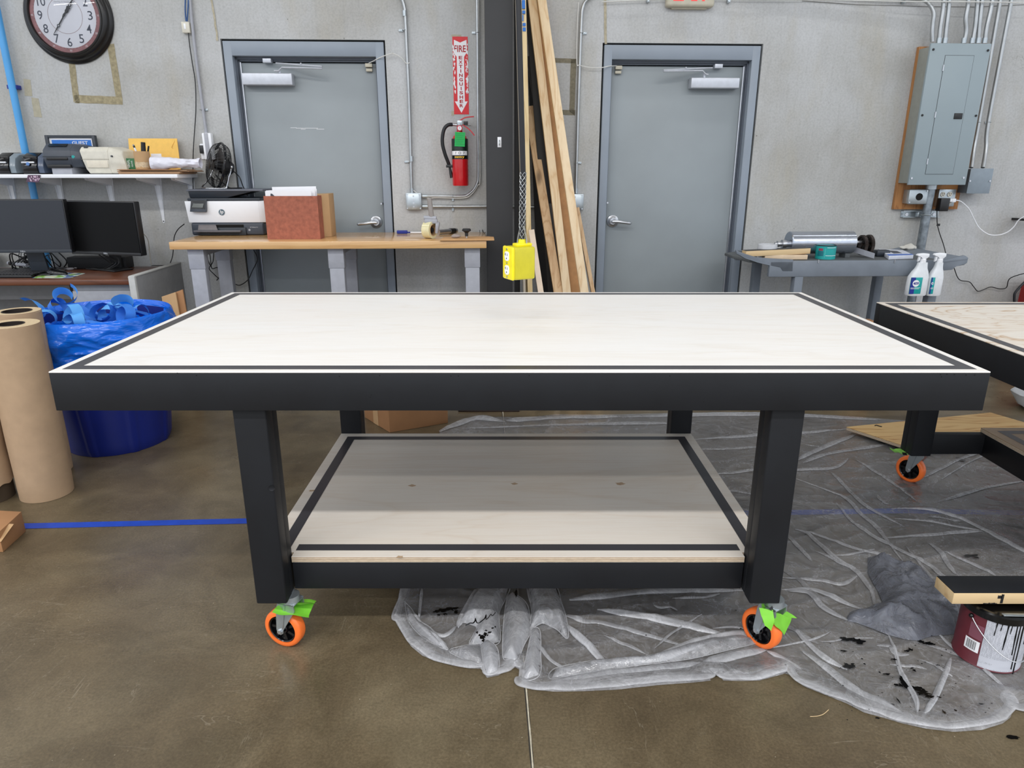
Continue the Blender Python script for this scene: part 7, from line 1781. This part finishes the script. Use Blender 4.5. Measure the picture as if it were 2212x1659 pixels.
CR = [ # (pixel polyline, half width m, height m, thickness)
 ([(1722, 996), (1780, 967), (1850, 941)], .030, .016, .5), ([(1734, 1002), (1803, 979), (1919, 964)], .026, .012, .4),
 ([(1500, 952), (1572, 947), (1638, 943), (1728, 938), (1827, 928)], .03, .014, .5), ([(1500, 1028), (1572, 1025), (1627, 1018), (1720, 1018), (1800, 1013), (1832, 993)], .022, .010, .4),
 ([(1795, 1022), (1812, 1039), (1861, 1089), (1908, 1117), (1948, 1138)], .016, .010, .4), ([(1717, 1036), (1821, 1077), (1861, 1115), (1890, 1138), (1909, 1161), (1948, 1216)], .018, .012, .45),
 ([(1850, 996), (1931, 1048), (1983, 1089)], .014, .008, .35), ([(1806, 1091), (1841, 1129), (1884, 1161), (1919, 1178), (2006, 1222), (2035, 1248), (2100, 1280)], .018, .012, .45),
 ([(1717, 1146), (1746, 1158), (1803, 1207), (1850, 1239), (1882, 1280), (1887, 1311)], .018, .014, .5), ([(1717, 1145), (1775, 1162), (1827, 1181), (1890, 1199), (1925, 1201)], .014, .010, .45),
 ([(1905, 1164), (1977, 1161), (2064, 1155), (2122, 1152)], .014, .010, .4), ([(1925, 1103), (2006, 1103), (2064, 1120), (2107, 1138), (2212, 1193), (2300, 1230)], .018, .014, .5),
 ([(1931, 1123), (2006, 1129), (2078, 1143), (2122, 1149)], .010, .008, .4), ([(2003, 1175), (2029, 1193), (2049, 1224), (2064, 1245)], .016, .010, .4), ([(2035, 1193), (2107, 1224), (2151, 1248)], .014, .010, .4),
 ([(1997, 1034), (2064, 999), (2116, 978)], .018, .010, .4), ([(2026, 1088), (2122, 1057), (2212, 1042)], .016, .010, .35), ([(1688, 1250), (1775, 1259), (1818, 1265), (1850, 1250)], .016, .012, .45),
 ([(1688, 1277), (1751, 1277), (1798, 1294), (1861, 1323)], .022, .016, .6), ([(1916, 1370), (1934, 1414), (1949, 1461), (1977, 1511), (1982, 1550)], .011, .014, .8),
 ([(2053, 1424), (2036, 1468), (2018, 1511), (1990, 1555)], .013, .012, .5), ([(1732, 1409), (1786, 1446), (1840, 1490), (1897, 1522), (1960, 1550)], .028, .014, .5),
 ([(2020, 1370), (2064, 1407), (2112, 1440), (2179, 1500)], .014, .012, .5), ([(1290, 1436), (1408, 1429), (1480, 1403), (1550, 1381), (1625, 1379), (1660, 1390)], .034, .022, .85),
 ([(1290, 1320), (1365, 1331), (1474, 1353), (1582, 1379)], .026, .018, .75), ([(1180, 1480), (1300, 1463), (1430, 1446), (1517, 1435)], .03, .014, .5), ([(1230, 1300), (1300, 1292), (1387, 1281), (1495, 1279), (1604, 1281)], .030, .014, .45),
 ([(1712, 1359), (1745, 1392), (1780, 1424), (1830, 1450)], .020, .014, .6), ([(1656, 1409), (1701, 1431), (1734, 1457)], .016, .012, .55), ([(1701, 1279), (1745, 1283), (1780, 1316), (1830, 1345)], .024, .014, .55),
 ([(1517, 1435), (1580, 1420), (1656, 1405)], .03, .012, .55), ([(1222, 1353), (1272, 1401), (1313, 1442)], .022, .020, .85), ([(1144, 1366), (1187, 1427), (1239, 1457)], .010, .012, .5),
 ([(1215, 1330), (1260, 1345), (1310, 1350), (1480, 1400)], .02, .010, .4), ([(866, 1272), (862, 1312), (853, 1342)], .012, .014, .7), ([(911, 1272), (905, 1344)], .010, .018, .7), ([(873, 1305), (905, 1348), (948, 1388), (970, 1414)], .016, .016, .8),
 ([(909, 1346), (953, 1379), (985, 1360)], .014, .014, .6), ([(1035, 1272), (1003, 1327), (990, 1361)], .022, .022, .7), ([(949, 935), (1011, 912), (1043, 906), (1092, 914)], .045, .03, .7),
 ([(1092, 912), (1141, 908), (1238, 903), (1340, 902)], .05, .02, .6), ([(1340, 903), (1450, 899), (1560, 897), (1700, 900), (1830, 906), (1900, 909)], .05, .016, .6), ([(1000, 928), (1150, 922), (1340, 918), (1500, 918)], .03, .012, .4),
 ([(1500, 975), (1640, 968), (1700, 960)], .02, .010, .3), ([(1500, 1068), (1580, 1062), (1640, 1075)], .016, .008, .3), ([(1140, 1275), (1155, 1330), (1144, 1366)], .012, .016, .7), ([(1010, 1400), (1060, 1380), (1078, 1335)], .016, .014, .6),
]
def zbase(x, y):
    p = Vector((x, y, 0)); n = ridge(Vector((x*3.1+y*2.2, y*7.5-x*2.0, 1)))**3
    return .0045+.0045*max(0, n)+.0012*noise.noise(p*11)
def shf(x, y, d):
    p = Vector((x, y, 0)); n = ridge(Vector((x*3.1+y*2.2, y*7.5-x*2.0, 1)))**3
    z = zbase(x, y); t = .10*max(0, n)**2+.08*max(0, noise.noise(p*2.1))
    if d < .07 and y < 2.4: t += .16*(1-d/.07)**.5; z += .006*sin(min(1, d/.07)*pi)
    if d < .01: z = .003
    return z, min(1, max(0, t))
def fold(b, pl, w, h, th, lay, z0=.0015, taper=True, closed=False):
    """a folded strip of film running along the line, its two edges brighter than its middle"""
    c = [Vector((*p, 0)) for p in pl]; c = spline(c, 14) if not closed else c
    n = len(c); S = (-1, -.86, -.45, 0, .45, .86, 1); rows = []; sd = c[0].x*7
    for i, p in enumerate(c):
        d = (c[min(i+1, n-1)]-c[max(i-1, 0)]).normalized(); q = Vector((-d.y, d.x, 0)); t = i/(n-1)
        wf = (min(1, .25+3.2*min(t, 1-t)) if taper else 1)*(1+.35*noise.noise(Vector((i*.06, sd, 0))))
        row = []
        for s_ in S:
            off = s_*w*wf+w*.5*noise.noise(Vector((i*.05, sd+4, 0)))
            x, y = p.x+q.x*off, p.y+q.y*off
            v = b.b.verts.new((x, y, zbase(x, y)+z0+h*wf*(1-s_*s_)*(.7+.5*noise.noise(Vector((i*.09, s_*1.2, sd))))))
            e = abs(s_); m_ = .8+.5*noise.noise(Vector((i*.12, s_*2, sd+9)))
            v[lay] = max(0, min(1, th*(.35 if e > .95 else .85 if e > .8 else (.36+.30*m_*(1-e)))*(min(1, .3+5*min(t, 1-t)) if taper else 1)))
            row.append(v)
        rows.append(row)
    for r0, r1 in zip(rows, rows[1:]):
        for j in range(len(S)-1): b.b.faces.new((r0[j], r1[j], r1[j+1], r0[j+1]))
T = Thing('plastic_sheet', 'large crumpled clear plastic drop cloth spread on the floor under both tables', 'plastic sheet', (1.2, 2.3, 0), G)
b = sheet(poly, .0105, shf)
sh_o = T.part('film', b, PF, normals=False, ang=80)
b = MB(); lay = b.b.verts.layers.float.new('thick')
for pl, w, h, t in CR: fold(b, [gz(*p) for p in pl], w*.62, h*.8, min(1, t*(1.1 if pl[0][1] > 1260 else .85)), lay)
random.seed(31)                       # many finer creases radiating over the open part of the sheet
for k in range(30):
    px, py = random.uniform(1690, 2200), random.uniform(950, 1500) if k % 3 else random.uniform(1290, 1460)
    if k % 3 == 0: px = random.uniform(1230, 1700)
    a_ = random.choice((.55, .75, -.15, .2, 2.3))+random.uniform(-.25, .25); L_ = random.uniform(40, 150); pt = []
    for m in range(4): pt.append((px+L_*m/3*cos(a_)+random.uniform(-6, 6), py+L_*m/3*sin(a_)*.8+random.uniform(-5, 5)))
    w_ = [gz(*q) for q in pt]
    if all(inside(poly, *q) for q in w_): fold(b, w_, random.uniform(.003, .011), .005, random.uniform(.15, .42), lay)
T.part('creases', b, PF, normals=False, ang=80, kind='stuff')
b = MB(); lay = b.b.verts.layers.float.new('thick')
i0 = [i for i, q in enumerate(bd) if q[1] > 1269]; fr_ = poly[:max(i0)+1]
cen = Vector((1.0, 2.4)); fr2 = []
for x, y in fr_:
    v = (cen-Vector((x, y))); v = Vector((v.x*.25, abs(v.y))).normalized()*.018; fr2.append((x+v.x, y+v.y))
fold(b, fr2, .017, .007, .62, lay, taper=False)
T.part('hem', b, PF, normals=False, ang=80, label='doubled front edge of the plastic')
# loose raised folds of the same sheet
def lobe(px, h, th, seed, step=.006):
    P = [gz(*p) for p in px]
    def f(x, y, d):
        p = Vector((x, y, seed)); s_ = min(1, d/.03)
        return .010+h*(1-(1-s_)**2)*(.75+.4*noise.noise(p*5))+.007*ridge(Vector((x*16+seed, y*3, 2)))*s_, min(1, th*(.42+.40*noise.noise(Vector((x*13, y*4, seed)))))
    o = T.part('fold', sheet(P, step, f), PF, normals=False, ang=80)
    c = [Vector((*q, 0)) for q in P]+[Vector((*P[0], 0))]; b = MB(); lay = b.b.verts.layers.float.new('thick')
    c = spline(c, 6); rows = []
    for i, p in enumerate(c):
        d = (c[(i+1) % len(c)]-c[i-1]).normalized(); q = Vector((-d.y, d.x, 0))*.0017; row = []
        for s_ in (-1, 0, 1): v = b.b.verts.new((p.x+q.x*s_, p.y+q.y*s_, .0115+.002*(1-abs(s_)))); v[lay] = .65*th; row.append(v)
        rows.append(row)
    for r0, r1 in zip(rows, rows[1:]):
        for j in (0, 1): b.b.faces.new((r0[j], r1[j], r1[j+1], r0[j+1]))
    T.part('fold_edge', b, PF, o, normals=False)
    return o
lobe([(1096, 1292), (1112, 1290), (1135, 1306), (1144, 1330), (1146, 1370), (1132, 1400), (1116, 1436), (1100, 1432), (1087, 1428), (1086, 1380), (1090, 1330)], .035, .85, 1)
lobe([(1038, 1398), (1056, 1392), (1072, 1403), (1078, 1425), (1076, 1457), (1052, 1464), (1044, 1440)], .03, .8, 2)
lobe([(1150, 1362), (1166, 1368), (1168, 1420), (1165, 1466), (1130, 1474), (1138, 1420)], .03, .75, 3)
lobe([(1142, 1274), (1198, 1272), (1212, 1305), (1224, 1345), (1226, 1386), (1202, 1366), (1172, 1352), (1144, 1366), (1148, 1330)], .045, .6, 4)
lobe([(1040, 1272), (1098, 1272), (1092, 1300), (1078, 1332), (1080, 1392), (1050, 1400), (1014, 1398), (1030, 1360), (1000, 1350), (990, 1362), (1004, 1322)], .04, .55, 5)
lobe([(875, 1306), (890, 1322), (905, 1346), (930, 1362), (952, 1388), (968, 1410), (940, 1400), (905, 1376), (882, 1345)], .02, .5, 6)
lobe([(1000, 1430), (970, 1412), (1010, 1400), (1040, 1398), (1044, 1442)], .02, .35, 7)
lobe([(1290, 1432), (1400, 1424), (1470, 1402), (1530, 1384), (1600, 1376), (1640, 1392), (1560, 1414), (1480, 1432), (1380, 1444), (1250, 1462), (1190, 1474), (1200, 1450)], .02, .34, 8, .009)
# paint spatter on the film
random.seed(9); b = MB()
def blob(px, py, wx, wy, rot=0, z=.012, jag=.5):
    c = gz(px, py, z); e = gz(px+wx, py, z); g = gz(px, py-wy, z); rx, ry = (e[0]-c[0])/2, (g[1]-c[1])/2; n = 22; ph = random.random()*9
    b.poly([(c[0]+rx*cos(t)*k*cos(rot)-ry*sin(t)*k*sin(rot), c[1]+rx*cos(t)*k*sin(rot)+ry*sin(t)*k*cos(rot), z+.00002*random.random()) for t, k in [(2*pi*i/n, 1+jag*noise.noise(Vector((cos(2*pi*i/n)*2+ph, sin(2*pi*i/n)*2, ph)))*2) for i in range(n)]])
for a in ((1832, 1381, 34, 7), (1855, 1384, 26, 11), (1820, 1378, 14, 4), (1824, 1406, 14, 4), (1835, 1440, 26, 7), (1828, 1436, 8, 9), (1843, 1437, 7, 10), (1949, 1464, 12, 9), (1956, 1475, 14, 20), (1966, 1482, 14, 8), (1984, 1488, 24, 10), (1996, 1496, 26, 14), (2008, 1504, 16, 7), (1946, 1480, 10, 6), (1937, 1480, 10, 5), (1932, 1424, 10, 4), (1862, 1423, 5, 3), (1868, 1434, 5, 3), (1970, 1443, 8, 3), (1975, 1448, 8, 4), (1900, 1452, 5, 3), (1917, 1456, 18, 3), (1967, 1403, 12, 5), (1960, 1406, 12, 3), (2003, 1389, 20, 6), (1990, 1386, 14, 5), (2016, 1391, 10, 4), (2026, 1437, 8, 3), (2040, 1539, 6, 8), (2072, 1543, 8, 8), (2083, 1552, 4, 10), (2064, 1534, 5, 4), (1929, 1522, 8, 4), (1942, 1515, 3, 12), (2030, 1506, 8, 3), (2119, 1520, 12, 3), (943, 1321, 14, 5), (953, 1318, 20, 7), (962, 1326, 10, 4), (975, 1315, 22, 7), (985, 1322, 8, 8), (947, 1328, 6, 3), (1600, 1358, 4, 3), (1396, 1372, 5, 2), (1590, 1318, 4, 2), (2098, 1200, 24, 5), (2110, 1204, 12, 3), (1740, 1155, 4, 2), (1690, 1310, 4, 2), (2070, 990, 10, 5), (2078, 994, 14, 5)):
    blob(*a)
for i in range(60): blob(random.uniform(1780, 2150), random.uniform(1360, 1560), random.uniform(1.5, 4), random.uniform(1, 2.5))
T.part('paint_spatter', b, M['blackpaint_wet'], normals=False, smooth=False, kind='stuff', label='black paint spatter')
b = MB()
pts = [(1006, 1351), (1010, 1349), (1016, 1346), (1022, 1346), (1026, 1341), (1027, 1336), (1030, 1345), (1036, 1345), (1041, 1341), (1047, 1336), (1050, 1328), (1050, 1338), (1056, 1333), (1060, 1327), (1064, 1330), (1070, 1323)]
b.tube([(*gz(x, y, .056), .056) for x, y in pts], lambda t: .0022-.001*t, 5, 3)
for a in ((1042, 1376, 12, 9), (1048, 1370, 8, 8), (1036, 1372, 5, 5), (1050, 1362, 6, 3), (1058, 1366, 6, 4), (1064, 1357, 6, 3), (1070, 1354, 4, 3), (1044, 1383, 6, 8), (1053, 1372, 4, 4), (1031, 1366, 5, 4), (1115, 1282, 6, 14)): blob(*a, z=.060)
T.part('paint_spatter', b, M['blackpaint_wet'], normals=False, smooth=False, kind='stuff', label='dried black paint squiggle')
# spots on the bare floor
b = MB(); blob(2187, 1592, 26, 9, 0, .0016); blob(1897, 1551, 10, 4, 0, .0016); blob(1780, 1388, 4, 3, 0, .0016)
solo('paint_drip', 'black paint drips on the bare floor at the lower right', 'paint drip', b, M['blackpaint_wet'], (*gz(2187, 1592), .0016), G, normals=False, smooth=False, kind='stuff')
b = MB().tube([(*gz(x, y, .003), .003) for x, y in ((1750, 1548), (1764, 1547), (1778, 1543), (1790, 1533))], .0009, 5, 4)
solo('straw_bit', 'thin curved straw coloured splinter on the floor before the plastic', 'splinter', b, M['pine_x'], (*gz(1764, 1547), .003), G)

# grey crumpled bag
bp = [(1874, 1204), (1898, 1206), (1920, 1216), (1940, 1226), (1968, 1232), (1992, 1246), (2020, 1262), (2036, 1284), (2060, 1296), (2080, 1310), (2082, 1340), (2070, 1368), (2040, 1372), (2012, 1374), (1984, 1384), (1960, 1382), (1920, 1372), (1880, 1356), (1850, 1345), (1832, 1342), (1829, 1334), (1836, 1322), (1862, 1318), (1898, 1312), (1906, 1300), (1898, 1280), (1884, 1256), (1874, 1236)]
P = [gz(*p, .01) for p in bp]
def gf(x, y, d):
    s = min(1, d/.07); p = Vector((x, y, 0))
    r1 = ridge(Vector((x*7+1, y*7, 3))); r2 = ridge(Vector((x*16, y*16+4, 5)))
    return .010+.055*(1-(1-s)**2)*(.6+.5*r1)+.020*r2*s+.006*noise.noise(p*50)*s, min(1, .35+.35*r2+.25*noise.noise(p*8))
GF = film('grey_plastic_film', (138, 142, 154), .30, .42, .12, 1.0, 12)
solo('plastic_bag', 'crumpled smoky grey plastic bag lying on the clear drop cloth', 'plastic bag', sheet(P, .008, gf), GF, (P[0][0]+.1, P[0][1]-.1, .01), G, normals=False, ang=80)

# paint can ------------------------------------------------------------------
cx, cy, r, h = 1.428, 1.742, .086, .188
T = Thing('paint_can', 'gallon paint can with black drips and metal bail, at the lower right', 'paint can', (cx, cy, .008), G)
z0 = .008
mm = mat('maroon_label', (96, 34, 44), .45, var=.1, vs=20)
bd_ = T.part('body', MB().lathe([(0, 0), (r, 0), (r+.002, .003), (r, .006), (r, h-.02), (r+.003, h-.016)], (cx, cy, z0), (0, 0, 1), 64), mm)
lm, nt, b_ = new_mat('printed_label'); k = NT(nt)
s_ = k.n('ShaderNodeSeparateXYZ'); tc = k.n('ShaderNodeTexCoord'); k.l(tc.outputs['Object'], s_.inputs[0])
ln = k.math('FRACT', k.math('MULTIPLY', s_.outputs['Z'], 340)); w_n = k.noise(k.coords((300, 300, 40)), 1.5, 2)
txt = k.math('MULTIPLY', k.math('GREATER_THAN', ln, .55), k.math('GREATER_THAN', w_n, .47))
blk = k.math('GREATER_THAN', k.noise(k.coords((2, 2, 26)), 1.5, 1), .44)
k.l(k.mix(k.math('MULTIPLY', k.math('MULTIPLY', txt, blk), .55), lin((196, 198, 206)), lin((90, 92, 104))), b_.inputs['Base Color']); b_.inputs['Roughness'].default_value = .45
def cs_(a0, a1, za, zb_, m, nm, rr=.0008, parent=None, n=20):
    return T.part(nm, MB().surf(lambda u, v: (cx+(r+rr)*cos(radians(a0+(a1-a0)*u)), cy+(r+rr)*sin(radians(a0+(a1-a0)*u)), z0+za+(zb_-za)*v), n, 2), m, parent or bd_, normals=False)
cs_(222, 345, .006, h-.022, lm, 'label')
cs_(196, 221, .088, .135, mat('pale_maroon', (128, 74, 88), .5), 'label_panel', .0012)
cs_(192, 219, .045, .082, M['whitep'], 'barcode_panel', .0012)
for i in range(13): cs_(196+i*1.35, 196+i*1.35+(.5 if i % 3 else .9), .050, .078, M['blkmatte'], 'barcode_bar', .0016, n=2)
T.part('rim', MB().lathe([(r-.003, h-.028), (r+.004, h-.024), (r+.005, h-.004), (r, h), (r-.008, h), (r-.010, h-.006), (0, h-.006)], (cx, cy, z0), (0, 0, 1), 64), M['blackpaint_wet'], label='rim caked in black paint')
random.seed(4)
for i, (a, l, w) in enumerate(((238, .045, 2.2), (246, .025, 2), (256, .085, 3.2), (262, .03, 2.0), (271, .10, 3), (277, .15, 2.6), (284, .168, 3.4), (294, .07, 2.2), (300, .04, 2), (308, .09, 2.4))):
    def dr(u, v, a=a, l=l, w=w):
        aa = radians(a+(u-.5)*w*(1-.35*v)*(1+.3*sin(v*9+i))+(2.5*v if i > 3 else -1*v)); return (cx+(r+.0022*sin(pi*u)+.0008)*cos(aa), cy+(r+.0022*sin(pi*u)+.0008)*sin(aa), z0+h-.022-l*v)
    T.part('paint_run', MB().surf(dr, 6, 14), M['blackpaint_wet'], bd_, normals=False)
bl = [(cx+(r+.004)*cos(radians(t)), cy+(r+.004+.03*sin(pi*(t-195)/150))*sin(radians(t)), z0+h-.035-.085*sin(pi*(t-195)/150)) for t in range(195, 350, 8)]
T.part('bail_handle', MB().tube(bl, .0016, 8, 3), M['steel'])
T.part('bail_ear', MB().ball(bl[0], .007, 12), M['blackpaint_wet'])
p0, p1 = (1.39, 1.668, z0+h+.002), (1.53, 1.664, z0+h+.002)
solo('can_opener', 'flat steel bar resting on the rim of the paint can', 'bar', MB().hexa([(p0[0], p0[1]-.006, p0[2]), (p1[0], p1[1]-.006, p1[2]), (p1[0], p1[1]+.006, p1[2]), (p0[0], p0[1]+.006, p0[2])], [(p0[0], p0[1]-.006, p0[2]+.003), (p1[0], p1[1]-.006, p1[2]+.003), (p1[0], p1[1]+.006, p1[2]+.003), (p0[0], p0[1]+.006, p0[2]+.003)], b=.001), M['zinc'], p0, G)
# board on the can
bz0 = z0+h+.0065; fy_ = G.lz(2120, 1305, bz0)[1]; xb = G.lz(2056, 1305, bz0)[0]
T = Thing('painted_board', 'short board with black painted top and raw edge resting on the paint can', 'board', (xb, fy_, bz0), G)
T.part('board', MB().box(xb, xb+.5, fy_, fy_+.088, bz0, bz0+.0355, b=.002), M['pine_x'])
T.part('painted_face', MB().box(xb+.001, xb+.499, fy_+.001, fy_+.087, bz0+.0357, bz0+.038, b=.001), M['blk'], label='black painted top face')
b = MB(); random.seed(2)
for x0_, x1_, z1_, z2_ in ((.09, .13, .000, .004), (.105, .125, .002, .006), (.138, .146, .002, .034), (.128, .14, .018, .030)):
    n = 10; b.poly([(xb+x0_+(x1_-x0_)*i/n, fy_-.0004, bz0+z1_+.001*random.random()) for i in range(n+1)]+[(xb+x1_-(x1_-x0_)*i/n, fy_-.0004, bz0+z2_-.002*random.random()) for i in range(n+1)])
T.part('paint_smear', b, M['blkmatte'], normals=False, smooth=False)
# ------------------------------------------------------------------ lamps of the hall: rows of linear high bays
k = 0
for y, e in ((3.75, .34), (.9, .18), (-1.9, 1.65), (-4.6, .95), (-7.4, 1.1)):
    for x in ((-8.2, -4.9, -1.6, 1.7, 5.0, 8.3) if (k % 2 == 0) else (-6.9, -3.6, -.3, 3.0, 6.3)):
        ld = bpy.data.lights.new('high_bay_lamp', 'AREA'); ld.shape = 'RECTANGLE'; ld.size = 2.6; ld.size_y = .22
        ld.energy = 59*e*(.72 if x > 2.5 else 1.06); ld.color = (1, .992, .98); ld.spread = radians(170)
        o = bpy.data.objects.new('high_bay_lamp', ld); COL.objects.link(o); o.location = (x, y, 5.5)
    k += 1
w = bpy.data.worlds.new('hall_air'); SC.world = w; w.use_nodes = True
w.node_tree.nodes['Background'].inputs[0].default_value = (.80, .86, .95, 1); w.node_tree.nodes['Background'].inputs[1].default_value = 1.3
SC.view_settings.view_transform = 'Standard'; SC.view_settings.look = 'None'; SC.view_settings.gamma = 1
SC.view_settings.use_curve_mapping = False; SC.view_settings.exposure = .04
